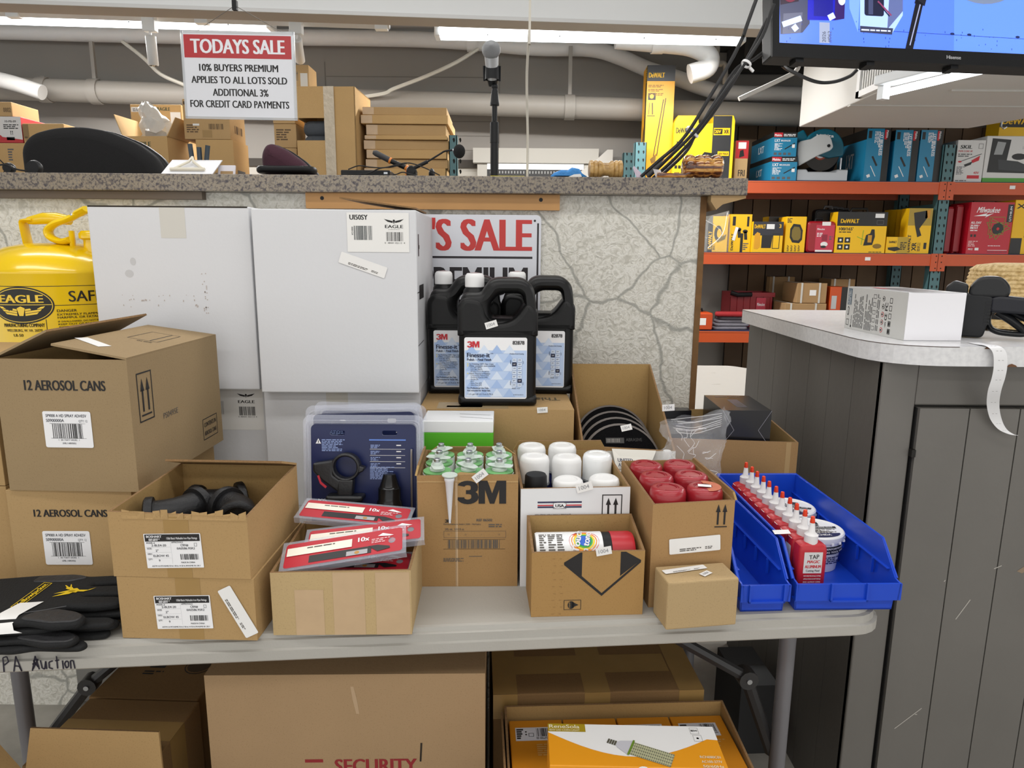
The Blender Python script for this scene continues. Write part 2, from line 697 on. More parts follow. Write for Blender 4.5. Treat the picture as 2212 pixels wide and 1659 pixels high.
# ================================================================ the setting
WALLM = mat('taupe_wall_paint', '#85807a', .85, var=.06, scale=3)
WALL_LO = mat('pale_lower_wall', '#a9a49b', .85, var=.05, scale=3)
b = MB(WALLM)
b.box(-7, 5.6, 5.3, 5.4, 1.93, 3.0)
b.use(WALL_LO).box(-7, 5.6, 5.3, 5.4, -.1, 1.93)  # lower wall is paler, with a darker strip along the join
b.use(mat('dark_wall_strip', '#3d3833', .9)).box(-7, 1.75, 5.285, 5.3, 1.90, 1.955)
b.use(mat('block_joint', '#6f6a64', .9))
for z in (2.02, 2.12, 2.22, 2.32, 2.42, 2.52):
    b.box(-1.35, -.12, 5.298, 5.3, z, z + .006)
for x in (-1.36, -.11):
    b.box(x, x + .006, 5.298, 5.3, 1.96, 2.62)
struct(b.build('wall_back'))
# dark timber boards behind the racking
WOODD = [mat('dark_board_%s' % c, c, .75, var=.35, scale=6, bump=.1) for c in ('#6a543f', '#765d43', '#5e4a38')]
b = MB()
x = 1.62
k = 0
while x < 5.5:
    w = random.uniform(.12, .17)
    b.use(WOODD[k % 3]).box(x, x + w - .008, 5.24, 5.262, 0, 2.2)
    x += w
    k += 1
b.use(mat('black_gap', '#141110', .9)).box(1.62, 5.5, 5.262, 5.285, 0, 2.2)
struct(b.build('wall_right'))
FLOORM = ramp_mat('concrete_floor', [(.3, '#8f8b84'), (.55, '#a9a59d'), (.75, '#bdb9b1')], 6, .55, 8)
struct(MB(FLOORM).box(-7, 6, -4, 5.4, -.1, 0).build('floor'))
PLAT = mat('platform_carpet', '#3c3836', .95)
struct(MB(PLAT).box(-5, .30, 1.95, 3.2, .0, .42).build('floor_platform'))
CEILM = mat('ceiling_paint', '#b9b8b6', .9)
struct(MB(CEILM).box(-7, 6, -4, 5.4, 2.8, 2.9).build('ceiling'))
b = MB(mat('ceiling_shade_patch', '#262422', .95))  # dark patch and joists paint in the unlit part of the ceiling
b.box(1.45, 5.5, 3.45, 5.29, 2.70, 2.79)
for i in range(5):
    b.box(1.5, 5.4, 3.6 + .4 * i, 3.66 + .4 * i, 2.55, 2.70)
struct(b.build('trim_2'))
# dropped bulkhead: white face, underside coloured taupe to carry its shade
b = MB(mat('bulkhead_white', '#eceeee', .8, var=.02, scale=4))
b.box(-4.2, 3.2, 0, .12, 0, .52)
b.use(mat('bulkhead_under_shade', '#bfb5a8', .85)).box(-4.2, 3.2, .002, .118, -.002, 0)
b.use(mat('white_bead', '#d9d9d8', .7)).box(-4.2, 3.2, -.006, .0, -.003, .012)
struct(b.build('trim_1', loc=(0, 3.245, 2.283), rot=(0, R(.68), R(2.3))))

# ------------------------------------------------ pipes and services
GPIPE = mat('taupe_pipe_paint', '#8e8880', .55)
WPIPE = mat('white_pipe_paint', '#cbc8c4', .5, var=.04)
# (x, y) of the run, distance, pixel radius
def pipe(name, label, pts, Y, rpx, m, straps=(), cat='pipe', n=16):
    P = [aty(p[0], p[1], p[2] if len(p) > 2 else Y) for p in pts]
    r = rpx / FPX * Y
    root = thing(name, label, cat, P[0])
    b = MB(m)
    b.tube([p - P[0] for p in (curve_pts(P, 6) if len(P) > 2 else P)], r, n)
    b.build('run', root)
    for (x, y, top) in straps:
        c = aty(x, y, Y) - P[0]
        s = MB(m)
        s.lathe([(r * 1.03, -.035), (r * 1.12, -.035), (r * 1.12, .035), (r * 1.03, .035)], 18, c, 'x')
        zt = (aty(x, top, Y).z if top else 2.8) - P[0].z
        s.box(c.x - .012, c.x + .012, c.y - .012, c.y + .012, c.z + r, zt)
        s.build('hanger', root)
    return root


pipe('drain_pipe', 'thick taupe pipe running along the back wall behind the cartons', [(-120, 186), (380, 204), (1205, 231), (1725, 250)], 5.05, 22, GPIPE,
     [(97, 194, 165), (208, 198, 90), (1230, 232, 100)])
pipe('water_pipe', 'white insulated pipe that dips and bends towards the air duct', [(-80, 66), (400, 78), (900, 85), (1150, 103), (1275, 106), (1340, 124), (1400, 150), (1460, 168), (1520, 190), (1570, 200), (1730, 203)], 5.12, 15, WPIPE, [(1020, 93, 0)])
pipe('flue_pipe', 'fat white pipe ending in a downturned elbow above the yellow cartons', [(1330, 84), (1420, 92), (1490, 100), (1530, 120), (1528, 146), (1490, 160)], 4.55, 19, WPIPE, [(1420, 92, 0)])
pipe('thin_pipe', 'thin grey vertical pipe beside the bundled black cables', [(1566, 182), (1566, 140), (1548, 138)], 4.9, 5, GPIPE, [(1548, 138, 0)])
pipe('conduit', 'thin white conduit slanting down from the screen', [(1596, 214), (1700, 165), (1720, 152), (1726, 128), (1728, 20), (1729, -95)], 3.9, 4.5, WPIPE)
pipe('branch_pipe', 'short white branch pipe joining the thick taupe pipe', [(-60, 158), (30, 180), (92, 200)], 4.85, 15, WPIPE)
for i, (lab, pts) in enumerate((('thin white cable drooping behind the sale sign', [(265, 90), (310, 125), (347, 160), (400, 184)]),
                                ('thin white cable swooping down behind the microphone', [(775, 211), (830, 202), (850, 192), (920, 165), (985, 135), (1032, 106)]))):
    P = [aty(x, y, 4.92) for x, y in pts]
    P[-1] = aty(*pts[-1], (4.955, 5.02)[i])
    P[0] = aty(*pts[0], (5.02, 4.955)[i])
    tag(MB(mat('white_cable', '#c9c4b8', .5)).tube(curve_pts(P, 5), .012, 6).build('cable'), lab, 'cable')
P = [aty(1146, -60, 1.62), aty(1145, 0, 1.62), aty(1143, 70, 1.615), aty(1138, 170, 1.70), aty(1140, 300, 1.78), aty(1139, 383, 1.80)]
P[-1].z = 1.4835
P[0].z = 2.8
tag(MB(mat('white_cable', '#c9c4b8')).tube(curve_pts(P, 8), .003, 6).build('hanging_string'), 'thin white cord hanging straight down onto the speckled counter', 'cord')

# fluorescent fittings
TUBE = mat('lit_tube', '#f4fbff', .4, emit=5)
REFL = mat('fixture_white', '#dfe2e4', .4)


def fixture(label, x0, y0, x1, y1, Y):
    A, B = aty(x0, y0, Y), aty(x1, y1, Y)
    L = (B - A).length
    root = thing('fluorescent_fixture', label, 'light fixture', A, 0, 'fluorescent fixtures', rot=(0, -math.asin((B.z - A.z) / L), math.atan2(B.y - A.y, B.x - A.x)))
    MB(REFL).box(0, L, -.04, .04, .055, .10).build('housing', root, bevel=.005)
    for dy in (-.03, .03):
        MB(TUBE).lathe([(.001, .03), (.029, .03), (.029, L - .03), (.001, L - .03)], 12, (0, dy * 1.1, .02), 'x').build('tube', root)
    for x in (0, L - .03):
        MB(REFL).box(x, x + .03, -.05, .05, -.01, .058).build('socket', root, bevel=.004)
    c = MB(DGREY)
    for t in (.17, .40, .67, .9):
        c.box(L * t, L * t + .006, -.055, -.05, -.004, .07)
    c.build('clip', root)
    w = MB(DGREY)
    for t in (.1, .9):
        w.tube([(L * t, 0, .10), (L * t, 0, 2.8 - A.z)], .004, 5)
    w.build('suspension_wire', root)


fixture('lit double tube fitting above the sale sign, reaching out of frame', -330, 36, 592, 62, 4.2)
fixture('lit double tube fitting over the microphone and tall yellow carton', 940, 79, 1606, 92, 4.2)

# track lights
A, B = aty(-60, 26, 3.62), aty(842, 56, 3.62)
tr = thing('track_rail', 'white lighting rail fixed under the bulkhead', 'light track', A)
MB(mat('rail_white', '#d6d5d2', .45)).tube([(0, 0, 0), B - A], .016, 4).build('rail', tr)
for t in (.1, .55, .98):
    MB(REFL).box((B - A).x * t - .03, (B - A).x * t + .03, -.02, .02, (B - A).z * t - .02, (B - A).z * t + .02).build('feed_box', tr)
for lab, x, y, aim in (('white spotlight on the rail, seen from its side', 323, 52, 0), ('white spotlight beside the sale sign showing its dark grille', 640, 58, 1)):
    c = aty(x, y, 3.58)
    t = thing('track_spotlight', lab, 'spotlight', c, 0, None)
    MB(REFL).box(-.03, .03, -.02, .02, -.035, .035).build('adapter', t, bevel=.004)
    MB(WHITEP).tube([(0, 0, -.03), (0, 0, -.06)], .006, 6).build('stem', t)
    s = MB(mat('spot_white', '#cfcfce', .4))
    s.lathe([(.001, -.13), (.020, -.13), (.024, -.125), (.024, 0), (.02, .004), (.001, .004)], 16)
    hd = s.build('head', t, (0, 0, -.055), rot=(R(55) if aim else R(4), 0, R(10)))
    g = MB(BLACKP)
    for i in range(10):
        a = 2 * PI * i / 10
        g.at((.014 * math.cos(a), .014 * math.sin(a), -.131), (0, 0, a)).box(-.006, .006, -.002, .002, 0, .001)
    g.build('grille', hd)

# hanging sale sign
sg = thing('hanging_sale_sign', 'white sign with red header reading todays sale hung from the ceiling', 'sign', (-.746, 2.0, 1.655), 0, rot=(0, R(.6), 0))
b = MB(mat('sign_white', '#dcdee4', .22, spec=.6))
b.box(-.148, .148, 0, .004, 0, .212)
f = Face(b, (-.148, 0, 0), (1, 0, 0), (0, 0, 1))
SR = mat('sign_red', '#b0262c', .25)
f.rect(.004, .150, .288, .058, SR)
f.text('TODAYS SALE', .148, .162, .036, mat('sign_white_ink', '#e6e8ee', .25), .25, .9, al='C')
GI = mat('sign_grey_ink', '#77787c', .3)
f.text('10% BUYERS PREMIUM', .148, .117, .018, INK, .212, .6, al='C')
f.text('APPLIES TO ALL LOTS SOLD', .148, .086, .018, INK, .258, .6, al='C')
f.text('ADDITIONAL 3%', .150, .054, .0185, INK, .15, .6, al='C')
f.text('FOR CREDIT CARD PAYMENTS', .146, .024, .0185, INK, .268, .6, al='C')
b.build('panel', sg)
b = MB(mat('clear_sleeve', '#d5d9dd', .15, alpha=.55))
for a in ((-.152, -.146, -.004, .218), (.146, .153, -.004, .218), (-.152, .153, -.006, 0), (-.152, .153, .212, .219)):
    b.box(a[0], a[1], -.001, .005, a[2], a[3])
b.build('sleeve', sg)
top = aty(505, 12, 2.0) - V((-.746, 2.0, 1.655))
b = MB(mat('sign_wire', '#55504a', .5))
for x in (-.11, .125):
    b.tube([(x, .002, .216), top], .0008, 4)
b.tube([top, (top.x, 0, 2.8 - 1.655)], .0008, 4)
b.build('wire', sg)
MB(BLACKP).box(top.x - .006, top.x + .006, -.006, .006, top.z - .012, top.z + .012).build('clip', sg)

# opening in the back wall with a bright strip
b = MB(mat('window_trim_paint', '#a8a49c', .7))
p0, p1 = aty(1022, 320, 5.22), aty(1292, 354, 5.22)
b.box(p0.x, p1.x, 5.2, 5.3, p1.z, p0.z)
q1 = aty(1205, 384, 5.22)
b.box(p0.x + .03, p0.x + .1, 5.22, 5.3, 1.3, p1.z)
b.box(p1.x - .1, p1.x - .03, 5.22, 5.3, 1.3, p1.z)
win = struct(b.build('window_1'))
z0 = aty(1100, 366, 5.26).z
MB(mat('lit_pane', '#f2f4f4', .3, emit=1.0)).box(p0.x + .1, p1.x - .1, 5.26, 5.28, z0, p1.z).build('pane', win)
b = MB(mat('blind_dark', '#2e2d2d', .6)).box(p0.x + .1, p1.x - .1, 5.25, 5.29, 1.3, z0)
b.use(mat('blind_grey', '#8d8d8b', .5))
for i in range(40):
    xx = p0.x + .12 + i * .022
    b.box(xx, xx + .009, 5.247, 5.25, z0 - .03, z0 - .012)
b.build('blind', win)

# ------------------------------------------------ air duct housing with grille and light
DW = mat('duct_white', '#c6c4c0', .7, var=.04, scale=4)
dz = 2.05
du = thing('air_duct_housing', 'white boxed air duct hanging from the ceiling over the racking', 'air duct', (1.715, 2.45, dz))
b = MB(DW)
b.loft([[(0, 0, 0), (1.7, 0, 0), (1.02, 1.95, 0), (0, 1.95, 0)], [(0, 0, .42), (1.7, 0, .42), (1.02, 1.95, .42), (0, 1.95, .42)]])
b.build('housing', du, bevel=.006)
b = MB(WHITEP)
b.box(-.02, .001, .20, 1.21, .01, .04).box(-.02, .001, .20, 1.21, .36, .39).box(-.02, .001, .20, .23, .01, .39).box(-.02, .001, 1.18, 1.21, .01, .39)
b.build('grille_frame', du)
b = MB(mat('grille_dark', '#33312f', .8)).box(-.003, 0, .22, 1.19, .03, .37)
b.use(mat('slat_white', '#d0d0cd', .5))
for i in range(41):
    b.box(-.012, -.003, .24 + i * .023, .250 + i * .023, .03, .37)
b.build('grille', du)
b = MB(mat('duct_trim', '#c2bfb9', .7))
b.box(0, 1.2, 1.30, 1.33, -.006, 0).box(.3, 1.35, .95, .975, -.008, 0)
b.build('seam_strip', du)
MB(STEEL).tube([(1.05, 1.7, 0), (1.05, 1.7, -.03), (1.06, 1.69, -.045), (1.075, 1.69, -.035)], .004, 6).build('hook', du)
for t in ((.1, .2), (.1, 1.8), (1.2, .2)):
    MB(DGREY).tube([(t[0], t[1], .4), (t[0], t[1], 2.8 - dz)], .008, 6).build('hanger_rod', du)
la, lb = atz(1903, 192, dz - .05), atz(2170, 126, dz - .05)
fx = thing('strip_light', 'lit bare tube batten fixed under the edge of the white duct', 'light fixture', (la.x, la.y, dz - .0765), 0, rot=(0, 0, math.atan2(lb.y - la.y, lb.x - la.x) - PI / 2))
MB(REFL).box(-.045, .045, 0, 1.22, .035, .075).build('housing', fx, bevel=.005)
MB(TUBE).lathe([(.001, .03), (.016, .03), (.016, 1.19), (.001, 1.19)], 12, (0, 0, .005), 'y').build('tube', fx)
for y in (.0, 1.19):
    MB(REFL).box(-.02, .02, y, y + .03, -.02, .036).build('socket', fx)

# ------------------------------------------------ wall screen
T0 = aty(1667, 122, 1.75)
tv = thing('television', 'large black framed screen showing goods on a blue table, hung from the ceiling', 'television', T0, 0, rot=(R(-9), 0, R(7)))
TW, TH = .97, .56
MB(BLACKS).box(0, TW, 0, .05, 0, TH).build('frame', tv, bevel=.004)
b = MB(BLACKP).box(-.001, TW + .001, -.006, .001, -.002, .030)
b.box(-.001, .016, -.006, .001, .03, TH).box(TW - .016, TW + .001, -.006, .001, .03, TH).box(-.001, TW + .001, -.006, .001, TH - .016, TH + .001)
f = Face(b, (0, -.006, 0), (1, 0, 0), (0, 0, 1))
f.text('Hisense', .462, .010, .0085, mat('logo_silver', '#c9cacd', .3), None, .5, al='C')
b.build('bezel', tv)
b = MB()
f = Face(b, (.016, -.001, .030), (1, 0, 0), (0, 0, 1))


def scr(h):
    return mat('screen_' + h[1:], h, .2, emit=.9)


f.rect(0, 0, TW - .032, TH - .046, scr('#4f74e8'), 0)
f.rect(.45, 0, TW - .482, TH - .046, scr('#5b84ee'), 1)
# picture: boxes, bins, flashlight, straw disc (from the left edge, up from the lower bezel)
f.o = f.o - f.v * .040
f.poly([(.005, .062), (.06, .068), (.078, .09), (.075, .20), (.0, .20)], scr('#3c3f58'))
f.poly([(.01, .062), (.055, .067), (.06, .115), (.012, .11)], scr('#575a70'), 2)
f.sub(.012, .078, .35).rect(0, 0, .05, .013, scr('#bcd0ff'), 3)
f.sub(.04, .068, .7).rect(0, 0, .014, .014, scr('#bcd0ff'), 4)
f.poly([(.005, .13), (.05, .14), (.06, .21), (.0, .21)], scr('#2a1c2c'), 2)
f.ell(.028, .165, .022, .028, scr('#6a2038'), 3)
f.sub(.022, .16, .7).rect(0, 0, .014, .014, scr('#b9c8ff'), 4)
f.poly([(.072, .098), (.14, .10), (.15, .115), (.15, .24), (.075, .24)], scr('#1416a8'), 2)
f.rect(.088, .108, .048, .14, scr('#0d0d80'), 3)
f.poly([(.14, .10), (.165, .105), (.17, .25), (.145, .25)], scr('#2a1458'), 3)
f.sub(.128, .098, .5).rect(0, 0, .017, .014, scr('#b9ccff'), 5)
f.ell(.158, .148, .009, .012, scr('#d5e0ff'), 5)
f.poly([(.175, .25), (.178, .13), (.20, .075), (.21, .25)], scr('#6f95f2'), 2)
f.poly([(.205, .075), (.287, .075), (.315, .12), (.315, .26), (.205, .26)], scr('#9db8f6'), 3)
f.poly([(.275, .085), (.315, .13), (.315, .26), (.285, .26)], scr('#55608e'), 4)
f.poly([(.205, .075), (.287, .073), (.29, .088), (.205, .09)], scr('#33364e'), 5)
f.rows(.208, .078, .075, .006, 1, scr('#c7d4ff'), 6)
f.poly(rrect(.216, .115, .05, .13, .006), scr('#1a1d34'), 4)
f.rect(.226, .118, .012, .12, scr('#3a4060'), 5)
f.line(.25, .15, .285, .118, .004, scr('#7c3a5c'), 5)
f.line(.252, .145, .28, .116, .003, scr('#16182a'), 5)
f.o = f.o + f.v * .040
f.text('2026', .118, .008, .009, scr('#4e5468'), None, .3, rot=PI / 2, k=4)
f.text('#062', .132, .008, .009, scr('#4e5468'), None, .3, rot=PI / 2, k=4)
f.rect(.102, .006, .026, .048, scr('#8c95ae'), 3)
f.poly([(.322, 0), (.342, 0), (.368, .11), (.35, .12)], scr('#15151c'), 3)
f.poly([(.345, .11), (.372, .105), (.398, .20), (.41, .30), (.368, .30), (.36, .16)], scr('#1c1d28'), 3)
f.line(.334, .01, .36, .108, .003, scr('#8a90b0'), 4)
cx, cy = .527, .262
for i in range(13):
    r0 = .142 - i * .0105
    f.ell(cx, cy, r0, r0 * 1.02, scr(('#6b7790', '#8590a6')[i % 2]), 3 + i, 40)
f.line(.20, .042, .93, .036, .0012, scr('#2c3f90'), 3)
rnd = random.Random(3)
for i in range(50):
    x, y = rnd.uniform(.0, .9), rnd.uniform(0, .06)
    f.rect(x, y, .0015, rnd.uniform(.002, .005), scr('#27388a'), 2)
for x in (.445, .49, .62, .81):
    f.ell(x, .042, .006, .003, scr('#1c2650'), 4, 10)
b.build('screen', tv)
for x in (.06, .24, .46):
    MB(BLACKP).box(x, x + .02, .0, .03, -.010, 0).build('stand_socket', tv)
b = MB(DGREY)
b.box(.36, .62, .05, .075, .15, .45)
b.tube([(.49, .07, .3), (.49, .22, .5), (.49, .24, 1.06)], .022, 10)
b.build('mount_arm', tv)

# cables from the screen to the counter, with two ties
CB = [[(1648, -40), (1600, 90), (1530, 215), (1475, 300), (1420, 350), (1385, 384)], [(1672, 8), (1640, 90), (1560, 205), (1500, 285), (1440, 345), (1400, 384)],
      [(1658, 40), (1620, 115), (1560, 215), (1505, 290), (1455, 345), (1410, 384)], [(1648, 114), (1625, 131), (1590, 150), (1548, 215), (1505, 285), (1480, 330), (1420, 384)]]
CABB = mat('black_cable', '#0e0e10', .4)
for i, c in enumerate(CB):
    n = len(c) - 1
    P = [aty(x, y, (1.70, 1.735, 1.77, 1.805)[i] + (.09, .075, .06, .045)[i] * k / n) for k, (x, y) in enumerate(c)]
    P[-1].z = 1.4855
    if i == 0:
        P.insert(0, P[0] + V((.30, .02, 2.795 - P[0].z)))
    tag(MB(CABB).tube(curve_pts(P, 8), .0042, 8).build('cable'), ('black cable nearest the ceiling in the tied bundle below the screen', 'black cable running from the upper edge of the screen into the tied bundle',
        'second black cable leaving the side of the screen for the tied bundle', 'black cable looping from the lower corner of the screen into the tied bundle')[i], 'cable', None)
for lab, x, y, Y in (('upper white cable tie around the black cable bundle', 1612, 138, 1.745), ('lower white cable tie with a loose tail', 1492, 281, 1.79)):
    c = aty(x, y, Y)
    b = MB(WHITEP)
    b.lathe([(.0105, -.003), (.0122, -.003), (.0122, .003), (.0105, .003)], 14)
    b.box(.009, .026, -.002, .002, -.003, .003)
    tag(b.build('cable_tie', loc=c, rot=(0, R(35), R(20))), lab, 'cable tie')
P = [aty(1690, 141, 1.81), aty(1706, 152, 1.86), aty(1760, 176, 1.90), aty(1800, 177, 1.89), aty(1835, 165, 1.88), aty(1852, 150, 1.87)]
tag(MB(CABB).tube(curve_pts(P, 8), .0045, 8).build('power_cable'), 'thick black power cord sagging in a loop beneath the screen', 'cord')
pl = aty(1862, 140, 1.83)
pg = thing('power_adapter', 'small white and black plug hanging under the screen', 'plug', pl)
MB(WHITEP).box(-.012, .012, -.01, .01, -.006, .012).build('plug', pg, bevel=.002)
MB(BLACKP).box(-.018, -.012, -.008, .008, -.004, .01).build('collar', pg)
MB(CABB).tube([(.012, 0, 0), (.02, 0, -.01), (.028, 0, .0), (.028, 0, .03)], .004, 6).build('lead', pg)

# ================================================================ the auction counter
LAM = ramp_mat('speckled_laminate', [(.30, '#37323a'), (.42, '#5d5652'), (.50, '#7d7366'), (.58, '#8f8472'), (.66, '#6c6765'), (.76, '#8a806e')], 150, .35, 12, .4)
STONE = bpy.data.materials.new('textured_stone')
STONE.use_nodes = True
nt = STONE.node_tree
bs = nt.nodes['Principled BSDF']
bs.inputs['Roughness'].default_value = .8
tc = nt.nodes.new('ShaderNodeTexCoord')


def node(t, **kw):
    n = nt.nodes.new(t)
    for k, v in kw.items():
        n.inputs[k].default_value = v
    return n


n1 = node('ShaderNodeTexNoise', Scale=5.5, Detail=3)
mp = nt.nodes.new('ShaderNodeVectorMath')
mp.operation = 'MULTIPLY_ADD'
mp.inputs[1].default_value = (.12, .12, .12)
nt.links.new(tc.outputs['Object'], n1.inputs['Vector'])
nt.links.new(n1.outputs['Color'], mp.inputs[0])
nt.links.new(tc.outputs['Object'], mp.inputs[2])
vo = node('ShaderNodeTexVoronoi', Scale=3.6)
vo.feature = 'DISTANCE_TO_EDGE'
nt.links.new(mp.outputs[0], vo.inputs['Vector'])
rj = nt.nodes.new('ShaderNodeValToRGB')
rj.color_ramp.elements[0].position, rj.color_ramp.elements[0].color = .006, (1, 1, 1, 1)
rj.color_ramp.elements[1].position, rj.color_ramp.elements[1].color = .017, (0, 0, 0, 1)
nt.links.new(vo.outputs['Distance'], rj.inputs[0])
n2 = node('ShaderNodeTexNoise', Scale=56, Detail=4, Distortion=1.8)
nt.links.new(tc.outputs['Object'], n2.inputs['Vector'])
rs = nt.nodes.new('ShaderNodeValToRGB')
e = rs.color_ramp.elements
e[0].position, e[0].color = .34, lin('#c2bfb4')
e[1].position, e[1].color = .50, lin('#dad7cd')
e2 = e.new(.58)
e2.color = lin('#e4e2da')
e3 = e.new(.72)
e3.color = lin('#cdc9bc')
nt.links.new(n2.outputs['Fac'], rs.inputs[0])
mx = nt.nodes.new('ShaderNodeMix')
mx.data_type = 'RGBA'
mx.inputs[7].default_value = lin('#a9a8a0')
nt.links.new(rj.outputs[0], mx.inputs[0])
nt.links.new(rs.outputs[0], mx.inputs[6])
nt.links.new(mx.outputs[2], bs.inputs['Base Color'])
bp = node('ShaderNodeBump', Strength=.5, Distance=.01)
nt.links.new(n2.outputs['Fac'], bp.inputs['Height'])
nt.links.new(bp.outputs[0], bs.inputs['Normal'])

ac = thing('auction_counter', 'tall counter with stone textured front and speckled laminate top', 'counter', (0, 1.80, 0))
b = MB(LAM)
b.box(-3.2, .572, -.045, .34, 1.4395, 1.480)
b.build('countertop', ac, bevel=.002)
MB(STONE).box(-3.2, .470, 0, .012, 0, 1.439).build('front_panel', ac)
b = MB(mat('chipboard_edge', '#7b5a36', .85, var=.4, scale=40)).box(.470, .485, -.004, .035, 0, 1.439)
b.box(-3.2, .47, .012, .035, 0, 1.439).box(.45, .484, .035, .28, 0, 1.439)
b.build('carcass', ac)
b = MB(mat('underside_board', '#a98c62', .8)).prism([(.4855, 1.425), (.50, 1.405), (.515, 1.418), (.571, 1.433), (.571, 1.4393), (.4855, 1.4393)], -.038, .33, 'y')
b.build('overhang_support', ac)
PINE = mat('pine_batten', '#b98a52', .5, var=.18, scale=9)
b = MB(PINE).box(-.516, .115, -.022, -.0005, 1.4015, 1.4390)
b.use(BLACKP)
for x in (-.475, .068):
    b.lathe([(.001, 0), (.005, 0), (.005, .002), (.001, .002)], 10, (x, -.0222, 1.4265), 'y')
b.build('pine_batten', ac)
MB(mat('taupe_batten', '#6d6053', .6)).box(-3.2, -.772, -.024, -.0005, 1.421, 1.439).build('painted_batten', ac)

# printed board leaning on the stone
sb = thing('sale_board', 'white corrugated sale board with big red letters behind the black jugs', 'sign', (-.62, 1.786, 1.05))
b = MB(mat('board_white', '#d9dbe2', .35))
b.poly([(0, 0, 0)] * 0 or [(x, 0, z) for x, z in rrect(0, 0, .690, .340, .012)])
b.prism(rrect(0, 0, .690, .340, .012), .0002, .006)
f = Face(b, (0, 0, 0), (1, 0, 0), (0, 0, 1))
BR = mat('board_red', '#c4302c', .4)
BK = mat('board_black', '#1d151b', .4)
f.text("TODAY'S SALE", .664, .252, .078, BR, .545, .9, al='R')
f.rect(.03, .232, .639, .0055, BK)
f.text('10% BUYERS PREMIUM', .655, .140, .072, BK, .64, .8, al='R')
f.text('ALL SALES FINAL', .03, .07, .060, BK, .60, .9)
f.rect(.680, .02, .0045, .30, BK)
f.ell(.674, .326, .003, .003, BK, 2, 8)
b.build('board', sb)

# ================================================================ the folding table
TABM = mat('table_plastic', '#aaa7a0', .55, var=.05, scale=14, bump=.05, bscale=240)
tb = thing('folding_table', 'long pale grey plastic folding table loaded with goods', 'table', (.612, 1.022, .74), R(5.2))
L, D = 1.83, .76
b = MB(TABM)


def ring(ins, z, r=.055):
    return [(x, y, z) for x, y in rrect(-L + ins, ins, L - 2 * ins, D - 2 * ins, r, 6)]


b.loft([ring(.020, -.043), ring(.003, -.041), ring(.0, -.038), ring(.0, -.023), ring(.004, -.0215), ring(.0045, -.009), ring(.009, -.0075), ring(.011, -.001), ring(.016, 0)])
top = b.build('tabletop', tb)
b = MB(mat('marker_ink', '#171226', .6))
f = Face(b, (-L, 0, -.052), (1, 0, 0), (0, 0, 1))
b.X = Matrix.Identity(4)
ox = L + (aty(-2, 1415, .895).x - .612) / math.cos(R(5.2))


def stroke(pts, x, y, sc=.001, t=.0020):
    P = [(x + a * sc * .60, y + c * sc) for a, c in pts]
    for (a, c), (d, e) in zip(P, P[1:]):
        f.line(a, c, d, e, t, b.mats[0], 3)


ht = .004
for pts, x in (([(0, 0), (2, 25), (12, 27), (15, 18), (3, 12)], 0), ([(0, 0), (10, 27), (20, 0), (15, 9), (4, 10)], 22),
               ([(2, 0), (14, 26), (20, 2)], 62), ([(4, 12), (16, 12)], 62), ([(4, 3), (20, 20), (8, 18), (18, 6)], 62),
               ([(0, 18), (2, 4), (8, 2), (13, 16), (13, 2)], 85), ([(12, 16), (2, 14), (1, 4), (10, 2)], 102), ([(5, 24), (4, 2)], 118), ([(0, 16), (11, 17)], 118),
               ([(3, 16), (3, 1)], 132), ([(6, 15), (1, 10), (4, 2), (10, 5), (11, 13), (6, 15)], 138), ([(0, 1), (1, 15), (8, 15), (10, 1)], 152)):
    stroke(pts, ox + x * .00060, .014, .00090)
b.build('handwriting', top)
LEGM = mat('table_leg_grey', '#77767a', .4, .2)


def leg(x, ys, br, ref):
    for y in ys:
        q = MB(LEGM)
        q.tube([(x, y, -.043), (x, y, -.735)], .0145, 12)
        q.use(BLACKP).lathe([(.018, 0), (.018, .03), (.015, .035)], 12, (x, y, -.74))
        q.build('leg', tb)
    MB(LEGM).tube([(x, ys[0], -.66), (x, ys[1], -.66)], .011, 10).build('crossbar', tb)
    q = MB(mat('brace_black', '#2b2a2b', .4))
    e, m, t = [V(p) for p in br]
    q.tube([e, m], .012, 8).tube([m, t], .0105, 8)
    q.lathe([(.001, -.014), (.018, -.014), (.018, .014), (.001, .014)], 12, m, 'y')
    q.use(STEEL).lathe([(.001, -.017), (.005, -.017), (.005, -.014), (.001, -.014)], 10, m, 'y')
    q.build('folding_brace', tb)


leg(-.095, (.14, .62), [(-.10, .155, -.37), (-.161, .155, -.21), (-.42, .155, -.050)], 0)
leg(-1.535, (.33, .66), [(-1.53, .36, -.43), (-1.425, .36, -.296), (-1.13, .36, -.050)], 0)
# ================================================================ goods on the table
TZ = .7402


def yaw(a, b):
    return math.atan2(b.y - a.y, b.x - a.x)


def onpx(bl, br, z):
    """base corner, turn and width from the two lower front corners on a surface of height z"""
    a, c = atz(bl[0], bl[1], z), atz(br[0], br[1], z)
    return a, yaw(a, c), (c - a).length


def eagle(f, x, y, s, m, k=2):
    """spread-winged bird badge, s wide, with the name beneath"""
    for sg in (-1, 1):
        for i in range(3):
            f.poly([(x + sg * s * .06, y + s * (.02 - .03 * i)), (x + sg * s * (.5 - .06 * i), y + s * (.12 - .045 * i)), (x + sg * s * (.44 - .06 * i), y + s * (.075 - .045 * i)), (x + sg * s * .06, y - s * (.015 + .03 * i))][::sg], m, k)
    f.poly([(x - s * .06, y + s * .03), (x, y - s * .13), (x + s * .06, y + s * .03), (x + s * .03, y + s * .09), (x - s * .04, y + s * .09)], m, k)


